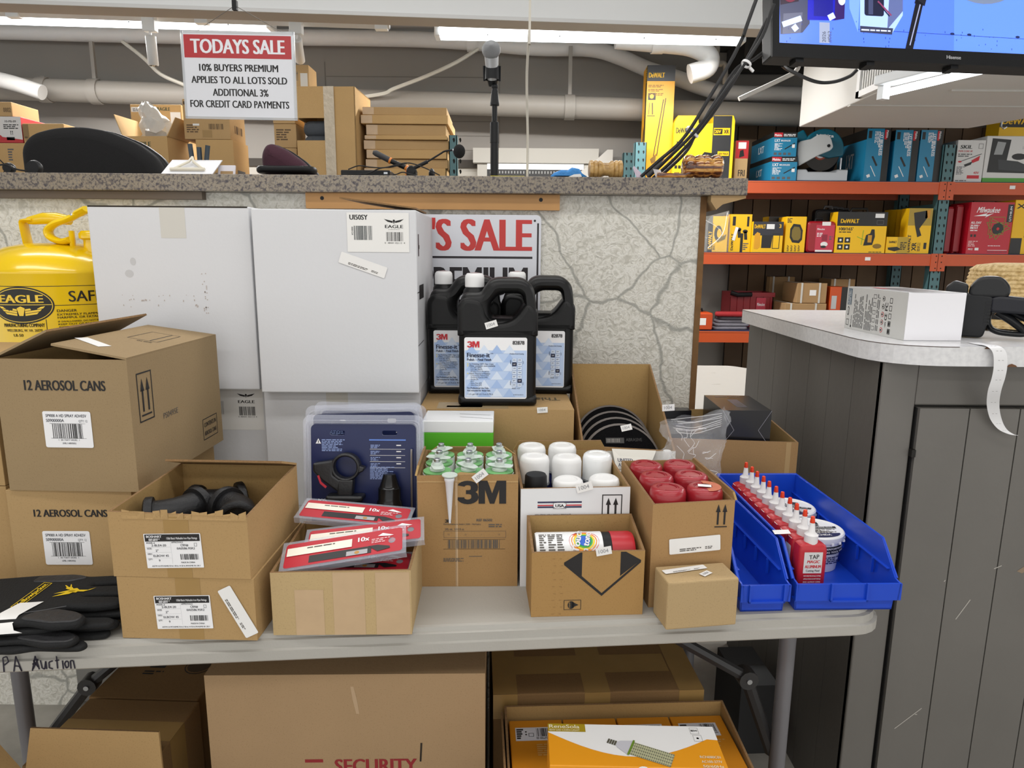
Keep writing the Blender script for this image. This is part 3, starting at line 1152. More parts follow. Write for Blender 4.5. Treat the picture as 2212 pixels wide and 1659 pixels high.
def eagle_label(f, x, y, w=.125, h=.078, part=False):
    f.rect(x, y, w, h, mat('glossy_white_label', '#e7e6e3', .35), 1)
    f.text('UI50SY', x + .006, y + h - .014, .010, INK, .036, .7)
    f.bars(x + .014, y + .024, .038, .028, mat('barcode_ink', '#42484a', .6), 22)
    f.text('000124', x + .009, y + .050, .0035, INK, .016, .4, rot=-PI / 2)
    eagle(f, x + .095, y + h - .017, .040, INK)
    f.text('EAGLE', x + .095, y + h - .030, .0062, INK, .036, .9, al='C')
    f.rect(x + .083, y + h - .0335, .024, .001, INK)
    f.bars(x + .079, y + .022, .034, .018, INK, 22)
    f.text('0  48441 02113  4', x + .096, y + .017, .003, INK, .041, .2, al='C')


# --- four white cartons, two by two
WT = mat('white_box_tape', '#cfccc3', .3)
SMUDGE = mat('grey_smudge', '#c3c3c4', .7)


def smudges(f):
    for x, y, rx, ry in ((.085, .27, .006, .008), (.075, .245, .009, .008)):
        f.ell(x, y, rx, ry, SMUDGE, 1, 14)
    rnd = random.Random(5)
    for i in range(26):
        f.rect(.055 + .16 * rnd.random(), .175 + rnd.choice((0, .012, .022)) + .004 * rnd.random(), .0016, rnd.uniform(.001, .004), mat('print_ghost', '#b7aba2', .8), 2)
    for i in range(24):
        f.rect(.225 + rnd.choice((0, .004, .008)), .16 + .1 * rnd.random(), .002, .002, mat('print_ghost', '#b7aba2', .8), 2)


WD = .29
wlowz = TZ
low_a = carton('white_carton', 'white carton with printed corner label, lowest, half hidden behind the aerosol cartons', (-.880, 1.50, wlowz), 0, .338, .28, .262, WCARD, inner=WINNER,
               prints={'front': lambda f: f.text('UI50SY', .165, .240, .0105, INK, .060, .7)}, group='white cartons')
t = MB()
f = Face(t, (0, 0, 0), (1, 0, 0), (0, 0, 1))
f.rect(.20, .165, .13, .092, mat('glossy_white_label', '#e7e6e3', .35))
f.text('UI50SY', .195, .240, .0105, INK, .038, .7, k=3)
f.bars(.205, .200, .038, .030, INK, 22)
eagle(f, .293, .243, .040, INK)
f.text('EAGLE', .293, .226, .0065, INK, .036, .9, al='C')
f.bars(.276, .198, .036, .020, INK, 22)
f.text('0 48441 02113 4', .294, .1935, .003, INK, .041, .2, al='C')
t.build('label', low_a)
low_b = carton('white_carton', 'plain white carton with a square of tape, lowest, behind the blue blister pack', (-.536, 1.47, wlowz), R(.4), .338, .29, .262, WCARD,
               tapes=[('front', lambda f: f.rect(.134, .212, .047, .0502, TAN_TAPE)), ('top', lambda f: f.rect(.134, 0, .047, .29, TAN_TAPE))], group='white cartons')
low_b2 = MB(SEAM).box(.004, .33, -.0006, .001, .2600, .2628)
low_b2.build('lid_edge', low_b)
up_a = carton('white_carton', 'scuffed white carton with tape over its lid, stacked beside the yellow can', (-.874, 1.463, wlowz + .2635), 0, .332, .30, .384 - .002, WCARD,
              prints={'front': smudges}, tapes=[('front', lambda f: f.rect(.148, .318, .052, .0645, TAN_TAPE)), ('top', lambda f: f.rect(.148, 0, .052, .30, TAN_TAPE))], group='white cartons', seam=False)
MB(SEAM).box(.002, .329, -.0004, .001, .3795, .3824).build('lid_edge', up_a)


def ue(f):
    f.rect(0, .0, .0004, .35, SMUDGE, 1)


up_b = carton('white_carton', 'white carton with printed corner label and its top flap raised, beside the black jugs', (-.528, 1.435, wlowz + .2635), R(.8), .332, .32, .377, WCARD, seam=False,
              prints={'right': lambda f: (f.rect(.02, .285, .016, .045, mat('violet_ink', '#4a3d45', .6)), f.rect(.03, .30, .012, .008, GREYINK, 2), f.rect(.03, .195, .08, .03, INK), f.rect(.0, .10, .1, .002, INK), f.rect(.0, .21, .1, .002, INK))},
              stickers=[('front', lambda f: eagle_label(f, .192, .293)),
                        ('front', lambda f: lot_label(f.sub(.172, .272, R(-19)), 0, 0, 0, .098, .023), 'lot_label')],
              flaps=[('front', .045, 55, WCARD)], group='white cartons')
# raised lid flap with brown inner side
fl = [c for c in up_b.children if c.name.startswith('flap')][0]
bpy.data.objects.remove(fl)
b = MB(WCARD)
q4 = [(.178, .004, .3985), (.331, .002, .3790), (.331, .20, .3795), (.190, .20, .4000)]
b.add(q4 + [(x, y, z + .003) for x, y, z in q4], [(4, 5, 6, 7), (2, 3, 7, 6)])
b.use(CORR).add(q4 + [(x, y, z + .003) for x, y, z in q4], [(1, 2, 6, 5), (3, 0, 4, 7)])
b.use(mat('brown_flap_inside', '#8d6c47', .85)).add(q4, [(3, 2, 1, 0)])
b.use(CORR).add(q4[:2] + [(x, y, z + .003) for x, y, z in q4[:2]], [(0, 1, 3, 2)])
b.build('flap', up_b)

# --- yellow safety can on a carton behind the aerosol boxes
CARRY = carton('white_carton', 'white carton carrying the yellow safety can', (-1.235, 1.46, TZ), 0, .335, .30, .262, WCARD, group='white cartons')
CY = mat('can_yellow', '#edc60e', .22, spec=.6, coat=.4)
CYB = mat('can_black_print', '#17140c', .4)
sc = thing('safety_can', 'round yellow metal safety can with swing handle', 'safety can', (-1.045, 1.62, TZ + .2625))
b = MB(CY)
RC = .160
b.lathe([(.001, 0), (RC - .006, 0), (RC, .008), (RC, .012), (RC - .002, .016), (RC - .002, .238), (RC, .243), (RC, .248), (RC - .003, .253), (.150, .268), (.130, .284), (.100, .298), (.060, .307), (.001, .309)], 64)
b.build('body', sc)
b = MB(CYB)
f = Cyl(b, (.0, 0, .080), RC - .002, -PI / 2 + .024 / RC)
# x is arc length from facing straight at -y
f.ell(-.012, .098, .063, .039, CYB, 1)
f.ell(-.012, .098, .060, .036, CY, 2)
f.ell(-.012, .098, .0585, .0345, CYB, 3)
f.text('EAGLE', -.012, .1035, .0165, CY, .086, 1.3, al='C', k=5)
f.rect(-.070, .0985, .116, .0012, CY, 5)
for sgn in (-1, 1):
    for i in range(3):
        f.poly([(-.012 + sgn * .008, .090 - .005 * i), (-.012 + sgn * (.046 - .006 * i), .096 - .006 * i), (-.012 + sgn * (.042 - .006 * i), .0915 - .006 * i), (-.012 + sgn * .008, .086 - .005 * i)][::sgn], CY, 5)
f.poly([(-.02, .092), (-.016, .076), (-.008, .076), (-.004, .092), (-.012, .096)], CY, 5)
f.rect(-.075, .137, .25, .0013, CYB, 1)
f.rect(.05, .0965, .12, .0013, CYB, 1)
f.text('SAFETY', .078, .1045, .023, CYB, .105, .4, k=2)
f.text('DANGER', .054, .083, .0055, CYB, .036, .5, k=2)
f.text('EXTREMELY FLAMMABLE', .054, .0755, .0045, CYB, .094, .5, k=2)
f.text('HARMFUL OR FATAL IF SWALLOWED', .054, .069, .0045, CYB, .14, .5, k=2)
for i, s in enumerate(('IF SWALLOWED, DO NOT INDUCE VOMITING', 'KEEP OUT OF REACH OF CHILDREN', 'AVOID PROLONGED BREATHING OR VAPOR', 'DO NOT STORE IN VEHICLE OR LIVING')):
    f.text(s, .054, .061 - .0058 * i, .0035, CYB, .125, .4, k=2)
f.text('MANUFACTURING COMPANY', -.012, .0525, .0075, CYB, .082, .9, al='C', k=2)
f.text('WELLSBURG, W. VA. 26070', -.012, .0425, .0055, CYB, .072, .3, al='C', k=2)
f.text('UI-50', -.034, .032, .006, CYB, .020, .5, k=2)
f.rect(.032, .0, .0012, .068, CYB, 1)
price = MB(PAPER)
b.build('printing', sc)
q = Cyl(price, (0, 0, .05), RC - .001)
q.rect(-.068, .176, .022, .012, PAPER, 2)
q.text('1004', -.065, .179, .0055, mat('faded_ink', '#8b8b90', .7), k=4)
price.build('price_label', sc)
# handle: strap up, round grip, lever and spout
b = MB(CY)
b.tube(curve_pts([(-.052, -.02, .300), (-.052, -.02, .308), (-.056, -.02, .350), (-.050, -.02, .357), (-.03, -.02, .358)], 6), .017, 8, flat=.28)
b.tube([(-.045, -.02, .357), (-.035, -.02, .358), (-.01, -.02, .362), (.02, -.02, .362), (.05, -.02, .358)], [.008, .010, .0130, .0130, .010], 12)
b.build('carry_handle', sc)
b = MB(mat('lever_yellow', '#f5d012', .3, coat=.3))
b.tube(curve_pts([(.085, -.045, .372), (.065, -.05, .360), (.035, -.05, .350), (.018, -.05, .336), (.022, -.05, .320), (.045, -.05, .311), (.065, -.05, .315)], 8), .017, 10, flat=.42)
b.tube([(.085, -.045, .372), (.105, -.045, .382)], .019, 8, flat=.4)
b.tube([(.065, -.045, .298), (.065, -.045, .335)], .010, 8, flat=.4)
b.use(STEEL).ball((.079, -.060, .368), .004)
b.build('lever', sc)
b = MB(CY).lathe([(.022, 0), (.022, .03), (.03, .034), (.03, .044), (.025, .05), (.001, .052)], 24, (.105, -.03, .285))
b.build('spout', sc)

# --- aerosol cartons, two stacked, with the edge of two more beside them


def aero_label(f, x, y):
    f.rect(x, y, .078, .060, WHITE, 1, r=.003)
    BI = mat('blue_black_ink', '#2a2c3a', .6)
    f.text('SP9000 A HD SPRAY ADHESV', x + .005, y + .0505, .0048, BI, .066, .3)
    f.text('S0900000A', x + .005, y + .0425, .0050, BI, .029, .4)
    f.text('QTY: 12', x + .058, y + .0425, .0038, BI, .014, .2)
    f.rect(x + .010, y + .0395, .058, .0006, INK)
    f.bars(x + .014, y + .0155, .050, .024, INK, 26)
    f.rect(x + .010, y + .0150, .058, .0006, INK)
    f.text('1  00 75877 00282  1', x + .039, y + .0115, .0026, BI, .034, .1, al='C')
    f.text('LEVEL 3 AEROSOLS', x + .039, y + .0060, .0026, BI, .022, .3, al='C')


def contents(f, x, y, rot=0):
    q = f.sub(x, y, rot)
    q.frame(0, 0, .062, .042, .0015, INK)
    q.text('CONTENTS IN', .031, .025, .0085, INK, .050, .5, al='C')
    q.text('AEROSOL CANS', .031, .008, .0085, INK, .050, .5, al='C')


a0 = atz(22, 1265, TZ)
carton('aerosol_carton', 'lower brown carton of aerosol cans with white barcode label, closed, under the opened one', (-.832, 1.088, TZ), R(.8), .205, .33, .168, card('worn_tan_cardboard', '#b29468'),
       prints={'front': lambda f: f.text('12 AEROSOL CANS', .042, .122, .0125, INK, .120, .9)}, stickers=[('front', lambda f: aero_label(f, .052, .037))], group='brown aerosol cartons')


def flapprint(up, dn):
    up.frame(.045, .035, .085, .05, .0012, INK)
    up.text('SHIP TO', .05, .025, .005, INK, None, .3)


ca = carton('aerosol_carton', 'upper brown carton of aerosol cans with its top flaps ajar', (-.822, 1.085, TZ + .169), R(-1.2), .214, .32, .218, KRAFT_G, open_=True, inner=KRAFT_IN,
            prints={'front': lambda f: f.text('12 AEROSOL CANS', .046, .168, .0165, INK, .130, .9),
                    'right': lambda f: (f.arrows(.022, .110, .045, .082, INK), f.text('PS0495E', .095, .10, .010, GREYINK, .05, .2), contents(f, .235, .022))},
            stickers=[('front', lambda f: aero_label(f, .070, .074))])
for c in list(ca.children):
    pass
# flaps: right flap lies sloping in, left flap stands up askew, back flap behind
b = MB(KRAFT_G).prism([(0, 0), (.318, 0), (.300, .128), (.012, .128)], 0, .0035, 'z')
f = Face(b, (0, 0, .0035), (1, 0, 0), (0, 1, 0))
f.poly([(.155, .045), (.235, .045), (.235, .047), (.155, .047)], INK)
f.frame(.150, .030, .085, .055, .0012, INK)
f.text('SHIP TO', .143, .035, .006, INK, .026, .3, rot=PI / 2)
f.sub(.062, .060, PI / 2 - .5).rect(0, 0, .070, .022, PAPER, 2)
o = b.build('flap', ca)
o.matrix_local = Matrix.Translation((.214, 0, .218)) @ Matrix.Rotation(PI / 2, 4, 'Z') @ Matrix.Rotation(R(9), 4, 'X')
b = MB(KRAFT_G).prism([(0, 0), (.318, 0), (.306, .092), (.010, .092)], 0, .0035, 'z')
b.use(CORR).add([(.010, .0923, 0), (.306, .0923, 0), (.306, .0923, .0035), (.010, .0923, .0035)], [(0, 1, 2, 3)])
o = b.build('flap', ca)
o.matrix_local = Matrix.Translation((0, .32, .218)) @ Matrix.Rotation(-PI / 2, 4, 'Z') @ Matrix.Rotation(R(27), 4, 'X')
b = MB(KRAFT_G).prism([(0, 0), (.212, 0), (.205, .10), (.006, .10)], 0, .0035, 'z')
o = b.build('flap', ca)
o.matrix_local = Matrix.Translation((.214, .32, .218)) @ Matrix.Rotation(PI, 4, 'Z') @ Matrix.Rotation(R(-3), 4, 'X')
for z, h, lab in ((TZ, .170, 'lower brown carton at the very edge of the picture'), (TZ + .171, .20, 'upper brown carton at the very edge of the picture')):
    carton('shipping_carton', lab, (-1.04, 1.10, z), 0, .200, .30, h, KRAFT, group=None)

# --- two cartons of pipe fittings


def boshart(f, x, y, rot=R(2)):
    q = f.sub(x, y, rot)
    q.rect(0, 0, .082, .052, WHITE, 1, r=.001)
    q.rect(.0015, .0405, .079, .0105, INK, 2)
    q.text('BOSHART', .004, .0462, .0035, WHITE, .022, .8, k=3)
    q.rows(.007, .0412, .016, .0040, 2, WHITE, 3)
    q.text('150# Black Malleable Iron Pipe Fittings', .033, .0435, .0032, WHITE, .044, .3, k=3)
    BI = mat('label_ink', '#33343c', .6)
    for s, X, Y, h, w in (('MODEL #', .003, .0372, .0022, .012), ('2-BLE4-20', .010, .0330, .0032, .021), ('SIZE:', .003, .0288, .0022, .007), ('2"', .015, .0250, .0032, .004), ('DESC:', .003, .0205, .0022, .007),
                          ('ELBOW 45', .011, .0172, .0032, .022), ('QTY:', .003, .0125, .0022, .006), ('9', .018, .0100, .0032, .002), ('APPROVALS:', .039, .0378, .0022, .017), ('CRN#', .052, .0328, .0034, .011),
                          ('0A0586.95R2', .046, .0280, .0032, .026), ('MADE IN CHINA', .050, .0072, .0022, .020)):
        q.text(s, X, Y, h, BI, w, .4)
    q.text('ASTM A197/ASME B16.3 B16.14 B16.39/ASME B1.20.1', .007, .0022, .0020, BI, .070, .4)
    q.bars(.050, .0125, .027, .0085, INK, 18)
    q.frame(.0715, .0325, .004, .005, .0004, BI)
    for yy in (.0315, .0235, .0150):
        q.rect(.001, yy, .036, .0003, mat('pale_rule', '#b9bcc4', .6))
    q.rect(.0375, .006, .0003, .034, mat('pale_rule', '#b9bcc4', .6))


bl, ry, bw = onpx((265, 1378), (557, 1384), TZ)
carton('fittings_carton', 'closed brown fittings carton beside the gloves with a slanted white lot sticker', bl, ry, .199, .215, .0965, KRAFT,
       tapes=[('front', lambda f: f.rect(.085, 0, .036, .0965, TAPE))],
       stickers=[('front', lambda f: boshart(f, .054, .016)), ('front', lambda f: lot_label(f.sub(.155, .082, R(-63)), 0, -.010, 0, .082, .021), 'lot_label')])
up = bl + V((-.003, .0, .0970))
fb = carton('fittings_carton', 'opened brown carton of black pipe elbows with a torn front edge', up, ry - R(.4), .199, .210, .100, KRAFT, open_=True, inner=KRAFT_IN, rim=(.098, .093, .104, .104),
            tapes=[('front', lambda f: f.rect(.079, 0, .036, .092, TAPE))], stickers=[('front', lambda f: boshart(f, .051, .014))],
            flaps=[('back', .060, 20, KRAFT, .004)])
b = MB(KRAFT)
rnd = random.Random(11)
xs = [0.02 + i * .178 / 16 for i in range(17)]
for i in range(16):
    b.poly([(xs[i], -.0006, .088), (xs[i + 1], -.0006, .088), (xs[i + 1], .001 + rnd.uniform(-.002, .002), .098 + rnd.uniform(-.003, .005)), (xs[i], .001, .097 + rnd.uniform(-.003, .005))])
b.build('torn_edge', fb)
IRON = mat('black_iron', '#1a1a1c', .45, .3, bump=.12, bscale=220)


def elbow(label, loc, rz, tilt=0):
    e = thing('pipe_elbow', label, 'pipe fitting', loc, 0, 'black iron pipe elbows in the open carton', rot=(tilt, 0, rz))
    e.scale = (.80, .80, .80)
    b = MB(IRON)
    b.tube([(-.048, 0, .034), (-.02, 0, .034), (.0, .006, .034), (.018, .020, .034), (.036, .038, .034)], .030, 20)
    b.build('body', e)
    for p, a in (((-.048, 0, .034), PI / 2), ((.036, .038, .034), -PI / 4)):
        q = MB(IRON)
        q.lathe([(.027, 0), (.037, 0), (.038, .003), (.038, .013), (.034, .016), (.027, .016)], 24)
        o = q.build('collar', e)
        d = V((-1, 0, 0)) if p[0] < 0 else V((.7071, .7071, 0))
        o.matrix_local = Matrix.Translation(V(p) - d * .010) @ d.to_track_quat('Z', 'Y').to_matrix().to_4x4()
    return e


fx0 = up + V((0, 0, .006))
for lab, dx, dy, z, rz, ti in (('black iron elbow nearest the torn front edge of the carton', .062, .070, .034, R(20), 0), ('black iron elbow lying across the others at the back of the open carton', .088, .148, .020, R(-10), 0),
                               ('black iron elbow against the torn corner of the carton', .157, .085, .034, R(100), 0)):
    elbow(lab, fx0 + V((dx, dy, z)), rz, ti)

# --- black work gloves in a pile
GLOVE = mat('glove_black', '#0d0e10', .82, var=.3, scale=60, bump=.2, bscale=380)
GLEA = mat('glove_leather', '#2a2a2c', .5, bump=.25, bscale=120)
GO = [(-.125, -.042), (-.06, -.046), (.0, -.052), (.03, -.050), (.062, -.060), (.088, -.058), (.094, -.046), (.082, -.036), (.056, -.028), (.060, -.024), (.092, -.026), (.118, -.022), (.122, -.012), (.112, -.006), (.070, -.003),
      (.074, .0), (.112, -.001), (.128, .004), (.128, .014), (.114, .018), (.070, .019), (.073, .023), (.108, .025), (.118, .033), (.113, .041), (.098, .042), (.060, .041), (.040, .048), (.0, .048), (-.06, .043), (-.125, .044)]


def glove(label, loc, rz, tilt, flip=False, logo=False, dz=.015):
    g = thing('work_glove', label, 'glove', loc, 0, None, rot=(tilt[0], tilt[1], rz))
    g.scale = (1.22, 1.28, 1)
    sgn = -1 if flip else 1
    pts = [(x, y * sgn) for x, y in GO]
    if flip:
        pts = pts[::-1]
    b = MB(GLOVE)
    b.slab(fillet(pts, .006, 3), dz, dz * .40, ax='z', c=(0, 0, dz / 2), res=4)
    b.build('body', g)
    c = MB(GLEA)
    c.slab(fillet([(-.170, -.044), (-.112, -.046), (-.108, .046), (-.170, .044)], .008, 3), dz * .9, dz * .4, ax='z', c=(0, 0, dz * .55))
    c.build('cuff', g)
    q = MB(GLEA)
    q.slab(fillet([(x, y * sgn) for x, y in [(.020, -.046), (.060, -.057), (.086, -.056), (.091, -.047), (.080, -.038), (.054, -.030), (.030, -.034)]][::sgn], .006, 3), .004, .0018, ax='z', c=(0, 0, dz - .0005))
    q.build('thumb_patch', g)
    if logo:
        q = MB(GLEA)
        q.slab(fillet([(-.005, .030), (.040, .028), (.060, .036), (.050, .042), (.0, .044)], .006, 3), .004, .0018, ax='z', c=(0, 0, dz - .0005))
        q.build('knuckle_patch', g)
        q = MB(mat('stitch_grey', '#4b4b4d', .7))
        q.tube(curve_pts([(-.11, -.036, dz), (-.03, -.040, dz), (.03, -.034, dz + .001), (.062, -.026, dz + .001)], 6), .0006, 4)
        q.tube(curve_pts([(-.072, -.040, dz + .0003), (-.066, .0, dz + .0003), (-.056, .040, dz + .0003)], 6), .0006, 4)
        q.build('seam', g)
        YI = mat('glove_yellow', '#e2c01e', .6)
        t = MB(YI)
        f = Face(t, (0, 0, dz + .0008), (1, 0, 0), (0, 1, 0))
        h = f.sub(.010, -.026, R(76))
        h.frame(0, 0, .052, .011, .0008, YI)
        h.text('Yellowjacket', .003, .0030, .0062, YI, .046, .6)
        for p in ([(-.026, -.001), (.0, .002), (.010, .007), (-.004, .007)], [(-.024, -.009), (.002, -.003), (.010, .004), (.004, .007)], [(-.002, .002), (.012, .000), (.016, .006), (.008, .012), (-.004, .010)],
                  [(.012, .003), (.024, .002), (.034, .006), (.042, .012), (.030, .006), (.016, .007)], [(-.006, .009), (-.012, .012), (-.012, .016), (-.002, .015), (.002, .011)], [(-.012, .015), (-.018, .021), (-.0165, .0212), (-.009, .016)], [(-.006, .015), (-.009, .023), (-.0075, .023), (-.003, .015)]):
            f.poly([(x * .66 + .052, y * .8 + .002) for x, y in p], YI)
        t.build('printing', g)
        t = MB(PAPER)
        P = [(.006, -.016, dz + .0015), (-.002, -.030, dz + .0018), (-.008, -.042, dz + .0022), (-.010, -.0525, dz * .8), (-.007, -.0570, dz * .25), (.002, -.0580, -dz * .05)]
        Q = [(x + .026, y + .001, z) for x, y, z in P]
        t.smooth = True
        t.add(P + Q, [(i, i + 1, 7 + i, 6 + i) for i in range(5)])
        t.build('lot_label', g)
    return g


gb = atz(105, 1400, TZ)
glove('black glove at the bottom of the pile, its fingertips past the table edge', gb + V((-.085, .040, .0005)), R(0), (0, 0), True, dz=.0095)
glove('black glove second from the bottom of the pile', gb + V((-.068, .050, .0105)), R(3), (0, 0), False, dz=.0095)
glove('black glove third from the bottom of the pile, fingers against the carton', gb + V((-.064, .054, .0205)), R(6), (0, 0), True, dz=.0095)
glove('black glove on top of the pile with a yellow wasp logo and folded white tag', gb + V((-.070, .056, .0375)), R(8), (R(5), R(1)), False, True, dz=.013)

# --- open carton of carded saw blades
bl, ry, bw = onpx((591, 1372), (888, 1370), TZ)
bc = carton('blade_carton', 'open brown carton filled with red carded blades at the table edge', bl, ry, .204, .185, .102, KRAFT_L, open_=True, inner=KRAFT_IN, rim=(.099, .102, .104, .104),
            tapes=[('front', lambda f: f.rect(.034, .0, .042, .072, CLEAR_TAPE)), ('front', lambda f: f.rect(.090, 0, .046, .099, CLEAR_TAPE)), ('front', lambda f: f.rect(.152, 0, .05, .099, CLEAR_TAPE))])
SHELL = mat('clear_blister', '#d8dcea', .06, alpha=.22, spec=.8)


def blade(label, loc, rot):
    t = thing('blade_pack', label, 'blade pack', loc, 0, 'red carded blades in the open carton', rot=rot)
    t.scale = (.93, 1, 1)
    b = MB(mat('blade_card_red', '#b81f2f', .45))
    b.slab(rrect(-.095, -.024, .19, .048, .005), .0012, .0004, [arc(.078, 0, .006, 0, 2 * PI * .95, 8)], ax='z')
    f = Face(b, (-.095, -.024, .0007), (1, 0, 0), (0, 1, 0))
    f.rect(.040, .004, .10, .014, mat('blade_black', '#1b1b1d', .4))
    f.poly([(.150, .005), (.170, .008), (.170, .012), (.150, .018), (.135, .018)], mat('blade_black', '#1b1b1d', .4), 2)
    f.rect(.100, .004, .034, .009, mat('card_grey', '#a9a9ac', .4), 3)
    f.ell(.117, .0085, .004, .003, mat('card_gold', '#b98a3c', .4), 4, 10)
    f.rect(.003, .022, .105, .016, CREAM, 3)
    f.rows(.035, .032, .045, .004, 1, GREYINK, 4)
    f.text('10x', .118, .030, .009, WHITE, .018, .7)
    f.poly([(.150, .036), (.158, .041), (.176, .034), (.170, .033)], WHITE, 2)
    f.rows(.140, .022, .03, .010, 3, mat('card_pale', '#e7b9bd', .5), 2)
    b.build('backing_card', t)
    s = MB(SHELL)
    s.box(-.101, .101, -.029, .029, -.001, .0004)
    s.slab(rrect(-.092, -.021, .145, .026, .004), .008, .002, ax='z', c=(0, 0, -.006))
    s.box(-.101, .101, -.0295, -.029, -.010, .001)
    s.build('blister', t)
    return t


bb = bl
for lab, dx, dy, z, rot in (('carded blade lying on its own near the carton bottom', .102, .085, .030, (R(2), R(1), R(0))), ('carded blade tilted up along the front edge with its white sticker nearest', .098, .044, .119, (R(22), R(-8), R(5))),
                            ('carded blade in the middle with its hanging hole outermost', .118, .098, .117, (R(16), R(-5), R(6))), ('carded blade on top at the back leaning on the carton rim', .092, .152, .133, (R(12), R(3), R(-5))),
                            ('carded blade lying flat under the tilted ones', .102, .085, .078, (R(6), R(0), R(0)))):
    blade(lab, bb + V((dx, dy, z)), rot)
BLU = mat('card_navy', '#14204f', .35, var=.1, scale=20)


def blister_pack(label, loc, rot, n=0):
    t = thing('tool_blister_pack', label, 'blister pack', loc, 0, 'navy tool accessory packs', rot=rot)
    t.scale = (1.22, 1.1, 1.18)
    W_, H_ = .155, .205
    b = MB(BLU)
    b.slab(rrect(0, 0, W_, H_, .008), .0014, .0005, [rrect(.028, H_ - .017, .022, .007, .003), rrect(.105, H_ - .017, .022, .007, .003)], c=(0, 0, 0))
    f = Face(b, (0, -.0008, 0), (1, 0, 0), (0, 0, 1))
    LT = mat('pale_blue_print', '#8fa3d6', .5)
    f.poly([(.007, H_ - .030), (.015, H_ - .030), (.011, H_ - .022)], WHITE)
    f.rect(.0105, H_ - .029, .001, .004, INK, 2)
    f.rows(.016, H_ - .042, .034, .019, 8, LT)
    f.rect(.086, H_ - .025, .054, .002, mat('blue_rule', '#5f86d8', .5))
    for i in range(4):
        f.rows(.088, H_ - .037 - .0095 * i, .014, .006, 3, LT)
        f.rect(.126, H_ - .033 - .0095 * i, .007, .0016, WHITE)
        f.rect(.087, H_ - .0385 - .0095 * i, .052, .0005, WHITE)
    f.rows(.087, H_ - .085, .036, .020, 9, LT)
    f.text('BOSCH', .010, .085, .0045, WHITE, .019, .9)
    f.rows(.010, .075, .026, .005, 2, LT)
    f.ell(.013, .068, .0025, .0025, WHITE, 1, 12)
    b.build('backing_card', t)
    BK = mat('tool_black', '#1c1d20', .35, bump=.05, bscale=300)
    h = MB(BK)
    h.at((.055, -.016, .142), (0, 0, 0))
    h.slab(arc(0, 0, .0215, 0, 2 * PI * 23 / 24, 23), .018, .003, [arc(0, 0, .0165, 0, 2 * PI * 23 / 24, 23)])
    h.slab(fillet([(-.047, .006), (-.018, .011), (-.018, -.012), (-.006, -.020), (-.010, -.038), (-.034, -.020), (-.047, -.006)], .003), .018, .003)
    h.slab(fillet([(-.012, -.018), (.012, -.018), (.010, -.044), (-.012, -.044)], .004), .018, .003)
    h.slab(fillet([(.016, .004), (.028, .0), (.026, -.006), (.016, -.010)], .002), .016, .002)
    h.slab(fillet([(-.028, -.042), (.026, -.042), (.026, -.050), (.012, -.056), (-.014, -.056), (-.028, -.050)], .004), .028, .004)
    h.lathe([(.001, 0), (.016, 0), (.018, .03), (.019, .07), (.017, .08), (.001, .084)][::-1], 18, (0, 0, -.138))
    h.at()
    h.build('side_handle', t)
    MB(mat('tool_red', '#b9293a', .4)).at((.055, -.027, .142)).poly([(-.040, 0, -.012), (-.036, 0, -.024), (-.028, 0, -.031), (-.026, 0, -.028), (-.034, 0, -.021), (-.037, 0, -.011)]).build('red_clip', t)
    c = MB(mat('chuck_black', '#1a1b1d', .22, .3))
    c.lathe([(.001, .132), (.009, .131), (.014, .114), (.0155, .111), (.0165, .110), (.0165, .092), (.018, .090), (.0205, .075), (.0205, .04), (.018, .02), (.001, .02)][::-1], 26, (.118, -.016, 0))
    c.build('drill_chuck', t)
    MB(STEEL).tube([(.149, -.006, .01), (.149, -.006, .168)], .0016, 8).build('depth_rod', t)
    s = MB(SHELL)
    s.slab(rrect(-.012, -.008, W_ + .024, H_ + .022, .012), .0015, .0006, [rrect(.028, H_ - .017, .022, .007, .003), rrect(.105, H_ - .017, .022, .007, .003)], c=(0, .0018, 0))
    for ins, y in ((-.004, -.004), (-.007, -.008)):
        q = rrect(ins, ins, W_ - 2 * ins, H_ - 2 * ins, .010, 4)
        q2 = rrect(ins + .0015, ins + .0015, W_ - 2 * ins - .003, H_ - 2 * ins - .003, .009, 4)
        s.loft([[(x, .001, z) for x, z in q], [(x, y, z) for x, z in q], [(x, y, z) for x, z in q2], [(x, .001, z) for x, z in q2]], False, False)
    s.build('blister', t)
    return t


pz = TZ
pk = bl + V((0, .195, 0))
blister_pack('front navy blister pack with black side handle and chuck, standing behind the carded blades', (pk.x - .012, 1.185, pz + .012), (R(-7), 0, R(.5)), 1)
blister_pack('navy blister pack standing second, its clear rim showing above the front one', (pk.x - .012, 1.236, pz + .018), (R(-6), R(-2.2), R(0)), 1)
blister_pack('navy blister pack standing last, against the white carton', (pk.x - .024, 1.292, pz + .014), (R(-5), R(1), R(-2)), 1)

# --- carton carrying the black jugs
jc = carton('jug_carton', 'brown carton lying under the three black jugs with upside-down lettering', (-.192, 1.405, TZ), R(1), .322, .36, .237, KRAFT,
            prints={'top': lambda f: (f.text('This Side Up', .300, .120, .030, mat('faint_green_ink', '#5d5137', .7), .16, .3, rot=PI), f.poly([(.055, .020), (.13, .020), (.13, .04), (.10, .05), (.08, .035), (.055, .035)], mat('red_stamp', '#8a2630', .7)))},
            tapes=[('top', lambda f: f.rect(.035, .008, .15, .06, mat('dusty_tape', '#b39d78', .25)))], seam=False)
q = MB()
price_tag(Face(q, (.245, -.001, .214), (1, 0, 0), (0, 0, 1)), 0, .016, R(4))
q.build('price_label', jc)
JB = mat('jug_black', '#101011', .42, bump=.03, bscale=200, spec=.32)
JW, JH = .163, .272


